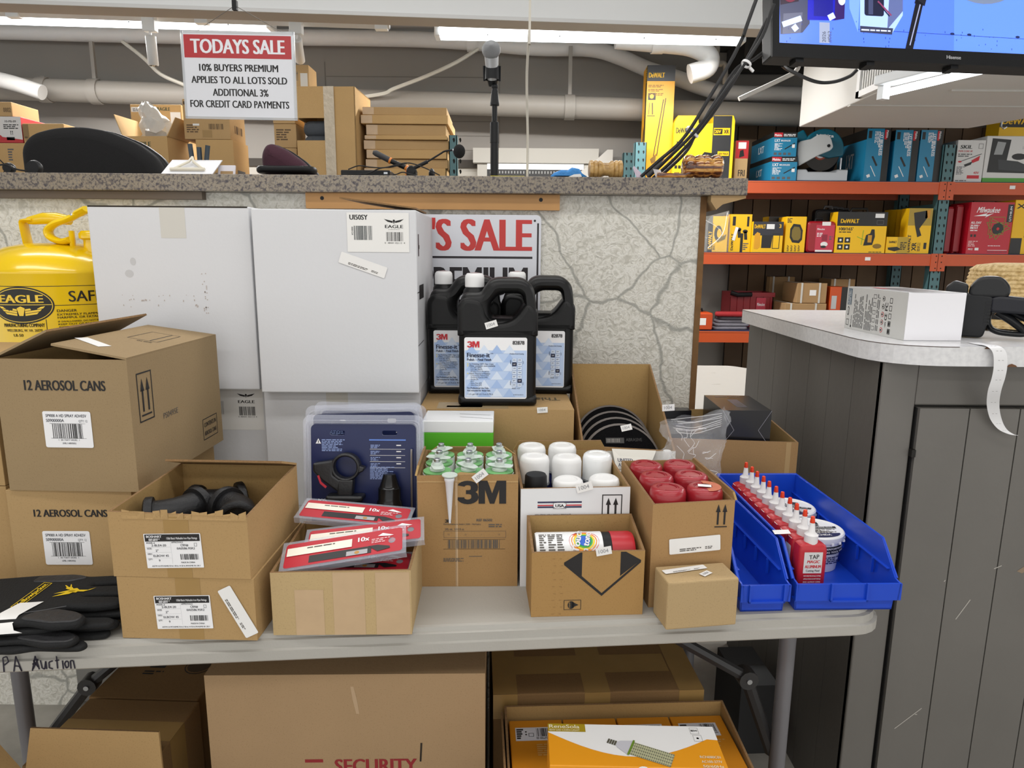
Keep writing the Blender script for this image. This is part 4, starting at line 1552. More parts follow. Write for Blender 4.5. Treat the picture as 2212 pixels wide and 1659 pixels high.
def jug(label, loc, rz, price=False):
    t = thing('polish_jug', label, 'jug', loc, rz, 'black polish jugs')
    ol = fillet([(0, 0), (JW, 0), (JW, .205), (JW - .006, .25), (JW - .028, .268), (JW - .085, .268), (JW - .100, .262), (JW - .116, .240), (JW - .122, .238), (.010, .238), (0, .215)], [.014, .014, .02, .02, .016, .012, .012, .010, .01, .016, .012])
    hole = fillet([(JW - .093, .185), (JW - .028, .185), (JW - .022, .2), (JW - .030, .236), (JW - .078, .236), (JW - .098, .215), (JW - .098, .195)], .012)
    b = MB(JB)
    dp = .105
    b.slab(ol, dp, .020, [hole], c=(0, dp / 2, 0), res=4)
    up_ = fillet([(-.0025, .148), (JW + .0025, .148), (JW + .0025, .205), (JW - .02, .222), (JW - .05, .18), (JW - .092, .176), (JW - .105, .190), (JW - .112, .225), (.012, .230), (-.0025, .212)], [.003, .003, .01, .02, .02, .02, .02, .015, .012, .01])
    b.slab(up_, dp + .006, .012, c=(0, dp / 2, 0), res=3)
    b.slab(fillet([(-.002, 0), (JW + .002, 0), (JW + .002, .022), (-.002, .022)], .008), dp + .004, .012, c=(0, dp / 2, 0), res=3)
    b.lathe([(.026, .225), (.024, .240), (.0195, .246), (.0195, .262), (.001, .262)], 24, (.032, dp / 2, 0))
    b.build('body', t)
    c = MB(WHITEP)
    c.lathe([(.0195, .247), (.0205, .248), (.0205, .266), (.0195, .272), (.016, .276), (.001, .277)], 28, (.032, dp / 2, 0))
    c.use(mat('cap_print', '#b9a3a6', .5)).lathe([(.001, .2765), (.012, .2768), (.001, .278)], 16, (.032, dp / 2, 0))
    c.build('cap', t)
    l = MB()
    f = Face(l, (.012, -.0003, .016), (1, 0, 0), (0, 0, 1))
    lw, lh = JW - .032, .130
    f.rect(0, 0, lw, lh, WHITE, 1, r=.004)
    LB = mat('label_blue', '#b9cdec', .4)
    LB2 = mat('label_blue_light', '#d5e1f3', .4)
    LB3 = mat('label_blue_mid', '#a3bde6', .4)
    f.rect(.001, .003, lw - .002, lh - .030, LB, 2)
    for i in range(5):
        for j in range(6):
            x, y = .002 + i * .0265, .004 + j * .0185
            if x + .026 < lw:
                f.poly([(x, y), (x + .026, y), (x + .013, y + .018)], (LB2, LB3)[(i + j) % 2], 3)
    NB = mat('navy_ink', '#141a3c', .5)
    f.three_m(.006, lh - .021, .013, REDINK, 4, 1.0)
    f.text('82878', lw - .030, lh - .0145, .0078, INK, .024, .7, k=4)
    f.text('Finesse-it', .006, lh - .0415, .0095, NB, .047, .6, k=5)
    f.text('TM', .054, lh - .035, .0025, NB, .006, .2, k=5)
    f.text('Polish – Final Finish', .006, lh - .0490, .0052, NB, .050, .6, k=5)
    f.text('Product from freezing', lw - .036, lh - .035, .0025, NB, .029, .3, k=5)
    rows = ['For Polishing OEM Clear Coats', 'Other container sizes available', '- 8 oz (PN 28796)', '- Liter (PN 83877)', '- 55-Gallon Drum (PN 88753)', 'Other Finesse-it Polishes', '- Compounding Material (CM)', '- Finishing Material (FM)', '- Purple (P)', '- K211', '- Extra Fine (EF)', '- Ultra Fine (UF)']
    for i, s in enumerate(rows):
        b_ = s[0] != '-'
        f.text(s, .010 if b_ else .011, lh - .057 - i * .0041, .0028, NB, len(s) * (.00175 if b_ else .0015), .45 if b_ else .1, k=5, slant=.15 if b_ else 0)
        if b_:
            f.ell(.007, lh - .0555 - i * .0041, .0013, .0013, mat('bullet_yellow', '#e8d36a', .5), 5, 8)
    f.text('For Professional Use Only.', .006, .0215, .0034, NB, .045, .5, k=5)
    f.text('Not Intended for Retail Sale.', .006, .0160, .0034, NB, .049, .5, k=5)
    f.text('1 U.S. gal/128 U.S. fl oz (3.78 L)', .006, .0085, .0032, NB, .054, .1, k=5)
    gx, gy = lw - .031, .026
    for i in range(7):
        for j in range(2):
            x, y = gx + j * .0112, gy + i * .0088
            bk = (i, j) in ((5, 0), (1, 1))
            f.rect(x, y, .0094, .0079, NB if bk else mat('grid_line', '#7d93bd', .5), 5)
            if not bk:
                f.rect(x + .0003, y + .0003, .0088, .0073, LB2, 6)
            f.text(('FM', 'CM', 'P', 'UF', 'EF', 'K211', 'FF')[(i * 2 + j) % 7], x + .0047, y + .003, .0024, WHITE if bk else NB, .0048, .3, al='C', k=7)
    for y in (gy + .010, gy + .055):
        f.text('FINISH', gx - .0022, y - .006, .0020, NB, .008, .3, rot=PI / 2, k=5)
        f.text('CUT', gx + .0242, y - .006, .0020, NB, .006, .3, rot=PI / 2, k=5)
    f.text('FINISH  CUT', gx, gy - .0045, .002, NB, .017, .3, k=5)
    f.text('34-8710-6187-0', lw - .028, .008, .002, NB, .021, .1, k=5)
    l.build('label', t)
    if price:
        q = MB()
        price_tag(Face(q, (.058, -.0036, .163), (1, 0, 0), (0, 0, 1)), 0, 0, R(17), 1.15)
        q.build('price_label', t)
    return t


JZ = TZ + .238
jug('front black polish jug with a small price sticker on its shoulder', (-.112, 1.435, JZ), R(1), True)
jug('black polish jug behind and beside the white carton, its label half covered', (-.190, 1.560, JZ), R(1))
jug('black polish jug behind the front one, nearest the bare stone', (-.024, 1.570, JZ), R(-2))

# --- green and white box
gbx = thing('green_box', 'bright green box with a white lid standing behind the cartridge carton', 'box', (-.172, 1.300, TZ), R(.5))
GW, GD_, GH = .136, .09, .238
b = MB(mat('bright_green', '#55b524', .5, var=.06, scale=10)).box(0, GW, 0, GD_, 0, GH - .022)
b.build('body', gbx, bevel=.002)
b = MB(mat('green_box_white', '#e8e9ea', .45))
b.box(-.0005, GW + .0005, -.0005, GD_ + .0005, GH - .023, GH)
f = Face(b, (0, 0, GH), (1, 0, 0), (0, 1, 0))
f.line(.070, .035, .135, .020, .0012, SEAM)
f.line(.068, .060, .13, .05, .0012, SEAM)
b.build('lid', gbx, bevel=.0015)

# --- cartridge carton
bl, ry, bw = onpx((905, 1267), (1117, 1266), TZ)


def m3(f):
    f.three_m(.067, .148, .040, INK, 2, 1.02)
    f.three_m(.045, .115, .0055, INK)
    f.text('REF 06502', .098, .117, .0045, GREYINK, .026, .7)
    f.text('Marine Adhesive Sealant 5200 - Mahogany', .043, .111, .0022, GREYINK, .062, .4)
    f.rows(.118, .106, .022, .007, 2, GREYINK)
    f.text('295 mL  10.0 fl oz', .045, .1015, .0035, GREYINK, .032, .4)
    f.frame(.043, .088, .104, .012, .0004, GREYINK)
    for i, s in enumerate(('12', '12', '1', '12')):
        f.text(s, .050 + .028 * i, .0925, .0026, GREYINK, None, .2)
    f.rect(.042, .0845, .104, .0005, INK)
    f.bars(.050, .0690, .088, .0150, GREYINK, 34)
    f.rect(.042, .0675, .104, .0005, INK)
    f.rect(.085, .054, .022, .001, GREYINK)
    f.rows(.042, .045, .034, .007, 3, GREYINK)
    f.rect(.0632, .0, .0006, .145, mat('crease', '#7d6240', .9), 1)


cc = carton('cartridge_carton', 'brown carton of sealant cartridges with big black lettering', bl, ry, .167, .155, .202, card('warm_cardboard', '#a58357'), open_=True, rim=(.196, .198, .186, .196), inner=KRAFT_IN,
            prints={'front': m3}, tapes=[('front', lambda f: f.rect(.0625, 0, .004, .196, CLEAR_TAPE))], flaps=[('left', .012, 80, KRAFT_IN, .02), ('back', .016, 75, KRAFT_IN, .02)])
q = MB()
price_tag(Face(q, (.098, -.002, .186), (1, 0, 0), (0, 0, 1)), 0, -.002, R(38), 1.15)
q.build('price_label', cc)
b = MB(KRAFT)
rnd = random.Random(4)
xs = [i * .167 / 14 for i in range(15)]
ys = [.199 + rnd.uniform(-.006, .004) for _ in xs]
for i in range(14):
    b.poly([(xs[i], -.0005, .185), (xs[i + 1], -.0005, .185), (xs[i + 1], .002, ys[i + 1]), (xs[i], .002, ys[i])])
b.build('torn_edge', cc)
CAPG = mat('cartridge_end_green', '#6fae6a', .35)
CLEARW = mat('clear_white_plastic', '#d9e4dc', .25, alpha=.75)


def cart(label, x, y):
    c = cc.matrix_basis @ V((x, y, .006))
    t = thing('sealant_cartridge', label, 'cartridge', c, 0, 'sealant cartridges in the carton')
    MB(mat('cartridge_white', '#dfe4df', .4)).lathe([(.001, 0), (.0245, 0), (.0245, .186), (.001, .187)], 20).build('tube', t)
    MB(CAPG).lathe([(.001, .187), (.0235, .1872), (.0238, .190), (.012, .1905), (.001, .1905)], 20).build('end_disc', t)
    b = MB(CLEARW)
    b.lathe([(.001, .190), (.013, .191), (.013, .195), (.008, .196), (.008, .205), (.001, .205)], 16)
    an = (x * 70 + y * 90)
    b.at((0, 0, 0), (0, 0, an)).slab(fillet([(-.021, -.006), (.0, -.011), (.023, -.008), (.023, .008), (.0, .011), (-.021, .006)], .005), .0016, .0006, ax='z', c=(0, 0, .199))
    b.at()
    b.use(STEEL).lathe([(.001, .204), (.0055, .204), (.0055, .210), (.0045, .211), (.001, .2105)], 12)
    b.build('nozzle_seat', t)
    return t


k = 0
ords = ('nearest', 'second', 'third')
for r, yy in enumerate((.0305, .0775, .1245)):
    for c_ in range(3):
        cart(('first', 'middle', 'last')[c_] + ' sealant cartridge of the ' + ('front', 'middle', 'rear')[r].replace('front', 'nearest').replace('rear', 'hindmost') + ' row in the brown carton', .031 + c_ * .0525, yy)
nz = thing('cartridge_nozzle', 'long white cone nozzle hanging over the front of the cartridge carton', 'nozzle', cc.matrix_basis @ V((.054, -.010, .118)), 0)
MB(mat('nozzle_white', '#e2e3e8', .4)).lathe([(.001, 0), (.0016, 0), (.0072, .072), (.0085, .074), (.0085, .078), (.001, .078)], 14).build('cone', nz)
MB(CLEARW).slab(arc(0, 0, .013, 0, 2 * PI * .94, 15), .003, .001, ax='z', c=(0, .006, .081)).build('flange', nz)

# --- white lubricant carton with capped cans
bl, ry, bw = onpx((1123, 1267), (1350, 1263), TZ)


def lubfront(f):
    f.rect(0, .002, .183, .171, mat('lub_white', '#dfe0e2', .5), 1)
    f.rect(.028, .144, .074, .002, REDINK, 2)
    f.rect(.028, .1405, .074, .0028, mat('navy_print', '#22254a', .5), 2)
    f.rect(.028, .149, .074, .0028, mat('navy_print', '#22254a', .5), 2)
    f.poly([(.054, .148), (.060, .150), (.072, .150), (.076, .146), (.072, .141), (.062, .139), (.055, .142)], WHITE, 3)
    f.frame(.054, .139, .022, .011, .0006, GREYINK, 4)
    f.text('USA', .058, .142, .005, INK, .014, .8, k=5)
    f.text('SOLUTION 100 6 WAY LUBRICANT', .024, .126, .0038, INK, .060, .4)
    for s, x, y in (('PART NO.', .023, .1135), ('QTY.', .049, .1135), ('NET WT & DESCRIPTION', .065, .1135), ('30306', .023, .1060), ('12', .049, .1060), ('15 OZ (425 g) AEROSOL CAN', .065, .1060)):
        f.text(s, x, y, .0032, INK, len(s) * .0019, .4)
    f.rect(.023, .1118, .082, .0004, GREYINK)
    f.rows(.023, .088, .09, .014, 5, GREYINK)
    f.arrows(.136, .115, .034, .048, INK)


lc = carton('lubricant_carton', 'white carton of capped lubricant cans printed with two upward arrows', bl, ry, .183, .225, .174, mat('lub_white', '#dfe0e2', .5), open_=True, inner=KRAFT_IN, rim=(.174, .176, .176, .176),
            prints={'front': lubfront}, flaps=[('back', .018, 80, KRAFT_IN, .01)])
q = MB()
price_tag(Face(q, (.094, -.0015, .166), (1, 0, 0), (0, 0, 1)), 0, 0, R(15), 1.25)
q.build('price_label', lc)
CAPW = mat('cap_white', '#e4e4e3', .35)


def can(label, root_m, x, y, zb=.005, capr=.0270, caph=.045, h=.196, r=.0285, body='#2a2f63', capm=None, tall=False, group=None):
    t = thing('spray_can', label, 'spray can', root_m @ V((x, y, zb)), 0, group)
    b = MB(mat('can_band_' + body[1:], body, .3, .2))
    b.lathe([(.001, 0), (r - .001, 0), (r - .0003, .003), (r - .0003, h - .012), (r - .002, h - .006), (r - .005, h), (.001, h)], 24)
    b.build('body', t)
    m = MB(STEEL).lathe([(r - .0006, h - .014), (r, h - .012), (r, h - .009), (r - .002, h - .006)], 24)
    m.build('rim', t)
    c = MB(capm or CAPW)
    c.lathe([(capr, h - .008), (capr, h + caph - .010), (capr - .002, h + caph - .003), (capr - .006, h + caph), (capr - .011, h + caph), (capr - .012, h + caph - .0015), (.001, h + caph - .001)], 28)
    c.build('cap', t)
    return t


M_ = lc.matrix_basis
for lab, x, y, hh in (('white capped can in the far corner by the cartridges', .0325, .186, .150), ('white capped can at the middle of the back row', .0915, .186, .150),
                      ('white capped can standing forward of the back row by the cartridges', .0325, .118, .150), ('white capped can at the centre of the carton', .0915, .118, .148),
                      ('white capped can in the second front spot behind the price sticker', .0850, .048, .128), ('white capped can in the front corner below the arrows', .1480, .050, .130)):
    can(lab, M_, x, y, h=hh, caph=.042, group='white capped lubricant cans')
can('glossy white capped can with a navy band in the lubricant carton', M_, .1505, .135, h=.150, caph=.040, body='#232a66', capm=mat('cap_gloss', '#eceeee', .12, coat=.5))
bc_ = thing('spray_can', 'can with a small black cap among the white ones', 'spray can', M_ @ V((.029, .048, .005)), 0)
MB(mat('grey_can', '#8b8d92', .3, .6)).lathe([(.001, 0), (.0235, 0), (.0245, .003), (.0245, .136), (.021, .148), (.001, .150)], 24).build('body', bc_)
MB(BLACKP).lathe([(.020, .146), (.019, .176), (.017, .179), (.001, .179)], 20).build('cap', bc_)

# --- front carton with a lying spray can
bl, ry, bw = onpx((1147, 1333), (1385, 1327), TZ)


def fronti(f):
    f.poly([(.050, .090), (.075, .106), (.078, .106), (.078, .067)], INK)
    f.poly([(.138, .106), (.146, .106), (.170, .092), (.138, .066)], INK)
    f.poly([(.050, .0905), (.078, .067), (.110, .038), (.170, .0925), (.170, .088), (.110, .033), (.050, .086)], INK)
    f.frame(.051, .011, .027, .0165, .0008, INK)
    f.ell(.0625, .0190, .0055, .0065, INK, 2, 14)
    f.poly([(.064, .0145), (.074, .019), (.064, .0245)], INK, 2)
    f.text('LIQUID', .0610, .0150, .0022, KRAFT, .009, .3, rot=PI / 2, k=4)
    for x in (.032, .043):
        for i in range(9):
            f.rect(x + (i % 2) * .002, .004 + i * .0115, .004, .0007, mat('perforation', '#8a6b42', .9), 1)


sp = carton('spray_paint_carton', 'low brown carton with a black hazard diamond and one can lying in it', bl, ry, .176, .096, .107, card('fine_cardboard', '#a88452'), open_=True, inner=KRAFT_IN, rim=(.107, .107, .130, .130), prints={'front': fronti})
q = MB()
price_tag(Face(q, (.100, -.0015, .100), (1, 0, 0), (0, 0, 1)), 0, 0, R(10), 1.1)
q.build('price_label', sp)
lay = thing('spray_paint_can', 'rainbow labelled spray can with a red cap lying on its side in the low carton', 'spray can', sp.matrix_basis @ V((.008, .045, .086)), ry)
b = MB(mat('can_label_white', '#e6e7e8', .3))
b.lathe([(.001, 0), (.031, .001), (.0325, .004), (.0325, .107), (.001, .108)], 32, (0, 0, 0), 'x')


class Lying(Face):
    def __init__(s, mb, r):
        s.mb, s.r = mb, r

    def P(s, x, y, k):
        a = y / s.r
        q = s.r + .0003 * k
        return V((x, -q * math.cos(a), q * math.sin(a)))


f = Lying(b, .0325)
for i, c in enumerate(('#c8342c', '#e88a1e', '#e9d12a', '#3aa845', '#2a62c9')):
    f.ell(.077, .032, .024 - .0035 * i, .021 - .003 * i, mat('rainbow_' + c[1:], c, .35), 1 + i, 18)
f.text("Touch", .066, .012, .0105, WHITE, .040, 1.6, rot=PI / 2 - .25, k=8)
f.text("'n tone", .080, .010, .0105, WHITE, .036, 1.6, rot=PI / 2 - .25, k=8)
for i in range(3):
    f.rows(.006 + i * .014, .012, .012, .036, 9, GREYINK, 2)
b.build('body', lay)
MB(BLACKP).lathe([(.0315, .107), (.0315, .121), (.029, .123)], 28, (0, 0, 0), 'x').build('collar', lay)
MB(REDP).lathe([(.0325, .121), (.0325, .153), (.030, .158), (.001, .158)], 28, (0, 0, 0), 'x').build('cap', lay)

# --- carton of red capped cans
bl, ry, bw = onpx((1400, 1312), (1562, 1306), TZ)
rcx = carton('red_can_carton', 'tall brown carton packed with six red capped cans', bl + V((.0, .0, 0)), ry, .132, .205, .176, card('plain_cardboard', '#a9865a'), open_=True, inner=KRAFT_IN, rim=(.174, .178, .182, .182),
             prints={'front': lambda f: f.arrows(.096, .128, .030, .050, INK, 2, False)}, stickers=[('front', lambda f: lot_label(f, .030, .090, R(4), .083, .026))], flaps=[('right', .010, 86, KRAFT_IN, .01)])
CAPR = mat('cap_red', '#9b1f29', .32, coat=.2)
for i in range(3):
    for j in range(2):
        lab = ('red capped can nearest the viewer under the rim', 'front red cap streaked orange with a blank price sticker', 'red capped can of the middle row by the white carton', 'red capped can of the middle row by the blue bins', 'red capped can of the back row by the white carton', 'red capped can of the back row by the blue bins')[i * 2 + j]
        t = can(lab, rcx.matrix_basis, .0350 + j * .0610, .038 + i * .0635, h=.150, caph=.034, r=.0298, capr=.0292, capm=CAPR, body='#b9b9bd', group='red capped cans')
        q = MB(mat('cap_swirl', '#93202a', .35))
        for a0 in (0, 2.1, 4.2):
            q.tube([(.014 * math.cos(a0 + .25 * s_) * (1 + .05 * s_), .014 * math.sin(a0 + .25 * s_) * (1 + .05 * s_), .1832) for s_ in range(6)], .0008, 5)
        q.build('swirl', t)
        if (i, j) == (0, 1):
            q = MB()
            f = Face(q, (0, 0, .184), (1, 0, 0), (0, 1, 0))
            f.sub(-.012, -.004, R(-12)).rect(0, 0, .021, .012, PAPER, 3)
            f.poly(arc(0, 0, .026, -PI / 2, PI / 2, 14) + arc(0, 0, .012, PI / 2, -PI / 2, 8), mat('orange_streak', '#b5521f', .35), 1)
            q.build('price_label', t)

# --- small closed box at the table edge
bl, ry, bw = onpx((1438, 1362), (1589, 1350), TZ)
carton('small_carton', 'small closed light brown box set askew at the table edge', bl, R(9), .113, .056, .077, card('recycled_cardboard', '#b39a72'), seam=False,
       stickers=[('top', lambda f: lot_label(f, .006, .026, R(8), .073, .013)), ('top', lambda f: price_tag(f, .062, .010, R(30), .9), 'price_label')])

# --- big low carton at the back with black boxes
kb = carton('deep_carton', 'wide brown carton holding black boxes at the back corner of the table', (.340, 1.475, TZ), R(2), .295, .235, .165, card('dull_cardboard', '#9c7c55'), open_=True, inner=KRAFT_IN, rim=(.160, .150, .172, .172),
            prints={'front': lambda f: f.rect(.268, .0, .011, .150, mat('edge_strip', '#a88a5e', .5))})
BBX = mat('black_box_card', '#15151a', .22, spec=.6)


def blackbox(label, x, y, z, rz, w, d, h, rot=None, fold=True):
    t = thing('black_box', label, 'box', kb.matrix_basis @ V((x, y, z)), rz + R(2), 'black boxes in the wide carton', rot)
    b = MB(BBX).box(0, w, 0, d, 0, h)
    f = Face(b, (0, 0, h), (1, 0, 0), (0, 1, 0))
    pale = mat('silver_print', '#74747f', .35)
    f.text('BRIGHT SMART', w * .2, d * .86, .006, pale, w * .55, .3)
    f.rect(w * .38, d * .2, w * .22, d * .5, mat('violet_picture', '#2b2c42', .3), 1)
    f.rect(w * .42, d * .28, w * .14, d * .16, mat('violet_picture_dark', '#1d1d2a', .3), 2)
    if fold:
        g = Face(b, (0, 0, 0), (1, 0, 0), (0, 0, 1))
        wl = mat('fold_line', '#9d9ca6', .5)
        g.line(0, h, w * .25, h * .45, .0007, wl)
        g.line(0, 0, w * .25, h * .45, .0007, wl)
        g.line(w, h, w * .75, h * .45, .0007, wl)
        g.line(w, 0, w * .75, h * .45, .0007, wl)
    b.build('body', t, bevel=.001)
    return t


blackbox('black box on top of the others with pale fold lines on its end', .128, .020, .1365, R(-3), .108, .165, .082)
blackbox('black box lying under the topmost one', .135, .012, .070, R(0), .115, .18, .066)
blackbox('black box near the discs with a pale line across it', .012, .050, .1065, R(2), .108, .13, .050, fold=False)
blackbox('black box at the bottom near the discs', .010, .030, .006, R(1), .110, .16, .100)
blackbox('black box standing behind the topmost one', .020, .190, .006, R(1), .09, .034, .172, fold=False)
blackbox('black box at the bottom below the topmost one', .135, .012, .006, R(0), .115, .18, .0635)

# --- carton of black discs, with torn white and brown flaps in front
dc = carton('disc_carton', 'open brown carton with a high back holding black discs', (.143, 1.355, TZ), R(1), .190, .27, .215, card('mid_cardboard', '#a8865a'), open_=True, inner=KRAFT_IN, rim=(.175, .165, .300, .300),
            prints={'front': lambda f: f.rect(.0, .10, .190, .065, mat('worn_white_print', '#dedbd2', .7))})
q = MB()
price_tag(Face(q, (.190, .10, .222), (0, 1, 0), (0, 0, 1)), -.02, .012, 0, 1.1)
price_tag(Face(q, (.185, .085, .228), (1, 0, .0), (0, 0, 1)), -.006, .0, R(4), 1.2)
q.build('price_label', dc)
DISC = mat('disc_black', '#0c0c0e', .9, bump=.3, bscale=500, spec=.12)
for i, lab in enumerate(('black disc nearest the viewer with a price sticker on its edge', 'second black disc leaning behind the first', 'third black disc from the front', 'hindmost black disc against the carton back')):
    p = dc.matrix_basis @ V((.095, .084 + i * .042, .112 + i * .005))
    t = thing('fibre_disc', lab, 'disc', p, 0, 'black discs in the open carton', rot=(R(64 - i * 2), 0, R(3)))
    b = MB(DISC).lathe([(.011, -.006), (.086, -.006), (.087, -.004), (.011, .002)], 48)
    b.build('face', t)
    b = MB(DISC).lathe([(.011, .0), (.083, -.001), (.083, .0075), (.011, .008)], 48)
    b.build('backing', t)
    b = MB(mat('disc_rim', '#6a6460', .8)).lathe([(.0825, .0082), (.0872, .006), (.0878, .004), (.0878, -.003), (.0835, -.004)], 48)
    b.build('edge_band', t)
    if i == 0:
        q = MB()
        f = Face(q, (0, 0, .0083), (1, 0, 0), (0, 1, 0))
        f.rect(-.032, .043, .040, .012, mat('disc_label', '#3a3836', .5), 1)
        f.bars(-.030, .045, .030, .008, mat('disc_print', '#8a8680', .5), 16)
        f.text('ABRASIVE', .012, .047, .007, mat('disc_print_dark', '#2f2c2b', .5), .035, .4)
        q.build('label', t)
        q = MB()
        price_tag(Face(q, (0, 0, .0083), (1, 0, 0), (0, 1, 0)), .004, .068, R(12), 1.1)
        q.build('price_label', t)
# flaps of the disc carton hanging over its front
b = MB(mat('worn_white_print', '#dedbd2', .7))
b.add([(.060, -.001, .170), (.150, -.001, .166), (.120, -.045, .118), (.066, -.055, .125)], [(0, 1, 2, 3)])
b.add([(.060, -.0005, .168), (.150, -.0005, .164), (.120, -.042, .115), (.066, -.052, .122)], [(3, 2, 1, 0)])
f = Face(b, (.060, -.0525, .131), (1, 0, -.05), (0, .72, .70))
f.text('UNITED', .008, .030, .008, mat('navy_print', '#22254a', .5), .030, .6, k=3)
f.text('ABRASIVES', .008, .019, .008, mat('navy_print', '#22254a', .5), .040, .6, k=3)
f.text('WITH SUPER LOCK HUB', .055, .027, .006, GREYINK, .030, .2, k=3)
f.rows(.008, .002, .050, .014, 2, mat('warm_print', '#8d867c', .7), 3)
b.build('flap', dc)
b = MB(card('flap_cardboard', '#b08c5e'))
b.add([(.066, -.056, .112), (.122, -.048, .112), (.119, -.068, .090), (.07, -.076, .093)], [(0, 1, 2, 3)])
b.add([(.066, -.054, .109), (.122, -.046, .109), (.119, -.066, .087), (.07, -.074, .090)], [(3, 2, 1, 0)])
f = Face(b, (.068, -.0765, .094), (1, 0.08, 0), (0, .72, .70))
price_tag(f, .026, .004, R(25), 1.2)
price_tag(f, .008, .010, R(4), .9)
b.build('flap', dc)
hc = carton('tube_carton', 'shallow open brown carton behind the red capped cans', (.205, 1.245, TZ), R(2), .140, .10, .080, card('dull_cardboard', '#9c7c55'), open_=True, inner=KRAFT_IN, rim=(.075, .072, .080, .080))
for i, (dx, dy, lab) in enumerate(((.120, .030, 'white plastic tube nearest the blue bins under the clear bag'), (.100, .055, 'white plastic tube standing behind the other one'))):
    t = thing('white_tube', lab, 'tube', hc.matrix_basis @ V((dx, dy, .008)), 0)
    MB(WHITEP).lathe([(.001, 0), (.012, 0), (.012, .135 + .015 * i), (.001, .136 + .015 * i)], 16).build('body', t)
    MB(CAPW).lathe([(.001, .135 + .015 * i), (.009, .135 + .015 * i), (.009, .153 + .018 * i), (.007, .156 + .018 * i), (.001, .156 + .018 * i)], 16).build('cap', t)

# --- clear bag
BAG = mat('clear_film', '#eef1f5', .04, alpha=.13, spec=1.0, bump=.5, bscale=38)
rnd = random.Random(9)
t = thing('clear_bag', 'crumpled clear plastic bag standing over the white tubes', 'bag', (.345, 1.288, TZ + .106))
b = MB(BAG)
b.smooth = True
loops = []
N = 36
for j in range(13):
    q = j / 12
    z = .150 * q
    w = .040 + .024 * math.sin(q * PI * .62) - (.010 if j in (8, 9) else 0)
    d = .030 * (1 - q ** 2 * .75)
    l = []
    for i in range(N):
        a = 2 * PI * i / N
        cr = 1 + rnd.uniform(-.05, .05) + .09 * math.sin(3 * a + j * .9) + .06 * math.sin(5 * a - j * 1.3)
        l.append((w * cr * math.cos(a) + .008 * q, d * cr * math.sin(a), z + .006 * math.sin(4 * a + j) * q + .014 * q * math.cos(a)))
    loops.append(l)
b.loft(loops, False, False)
b.smooth = False
b.build('film', t)
b = MB(mat('film_crease', '#ffffff', .15, alpha=.28, spec=1))
for s_ in range(14):
    x0, z0 = rnd.uniform(-.040, .040), rnd.uniform(.01, .12)
    P = [(x0, 0, z0)]
    for q in range(3):
        P.append((P[-1][0] + rnd.uniform(-.016, .016), 0, P[-1][2] + rnd.uniform(-.004, .016)))
    P = [(x, -.034 * (1 - (z / .155) ** 2 * .7) * math.sqrt(max(.05, 1 - (x / .075) ** 2)) - .002, min(z, .147)) for x, _, z in P]
    b.tube(curve_pts(P, 4), .0006, 4)
for s_ in range(7):
    z = .122 + s_ * .004
    b.tube(curve_pts([(-.05 + rnd.uniform(0, .02), -.018, z), (0, -.021 + rnd.uniform(0, .002), z + rnd.uniform(-.003, .006)), (.05, -.016, z + .012)], 4), .0006, 4)
b.build('crease', t)

# --- blue shelf bins
BLUED = mat('blue_plastic', '#1237b8')


def bin_(label, loc, rz, w, d, h, lipx):
    t = thing('shelf_bin', label, 'bin', loc, rz)
    tk = .0025
    fl = .006  # walls flare outward
    b = MB(BLUEP)
    b.box(0, w, 0, d, 0, tk)
    prof = [(0, 0), (d, 0), (d, h), (.052, h), (.004, h * .52), (-.012, h * .50), (-.012, h * .22), (0, h * .20)]
    for x, s_ in ((0, -1), (w, 1)):
        n = len(prof)
        off = lambda z: x + s_ * fl * min(1, z / h * 1.6)
        A = [(off(z), y, z) for y, z in prof]
        B = [(off(z) - s_ * tk, y, z) for y, z in prof]
        b.add(A + B, [tuple(range(n)), tuple(range(2 * n - 1, n - 1, -1))] + [(i, n + i, n + (i + 1) % n, (i + 1) % n) for i in range(n)])
        # rim and ribs
        b.tube([(x + s_ * fl, d, h - .001), (x + s_ * fl, .052, h - .001), (x + s_ * fl, .004, h * .52)], .0022, 6)
        b.box(min(x - s_ * tk, x + s_ * fl), max(x - s_ * tk, x + s_ * fl), .02, d, h * .60, h * .615)
        for q in range(6):
            yy = .06 + q * (d - .09) / 6
            b.box(min(x - s_ * (tk + .002), x), max(x - s_ * (tk + .002), x), yy, yy + .003, h * .35, h * .60)
    b.box(-fl, w + fl, d - tk, d, 0, h)
    b.tube([(-fl, d, h), (w + fl, d, h)], .0022, 6)
    b.box(0, w, 0, tk, 0, h * .22)
    b.add([(-fl, -.012, h * .22), (w + fl, -.012, h * .22), (w + fl, -.012, h * .50), (-fl, -.012, h * .50), (-fl, -.008, h * .22), (w + fl, -.008, h * .22), (w + fl, -.008, h * .50), (-fl, -.008, h * .50)],
          [(0, 1, 2, 3), (5, 4, 7, 6), (3, 2, 6, 7), (1, 0, 4, 5)])
    b.box(-fl, w + fl, -.010, .004, h * .21, h * .23)
    b.build('body', t)
    q = MB(BLUEP)
    x0, x1 = lipx
    q.box(x0, x1, -.0165, -.012, h * .22, h * .25).box(x0, x0 + .003, -.0165, -.012, h * .22, h * .52).box(x1 - .003, x1, -.0165, -.012, h * .22, h * .52)
    q.build('label_holder', t)
    return t


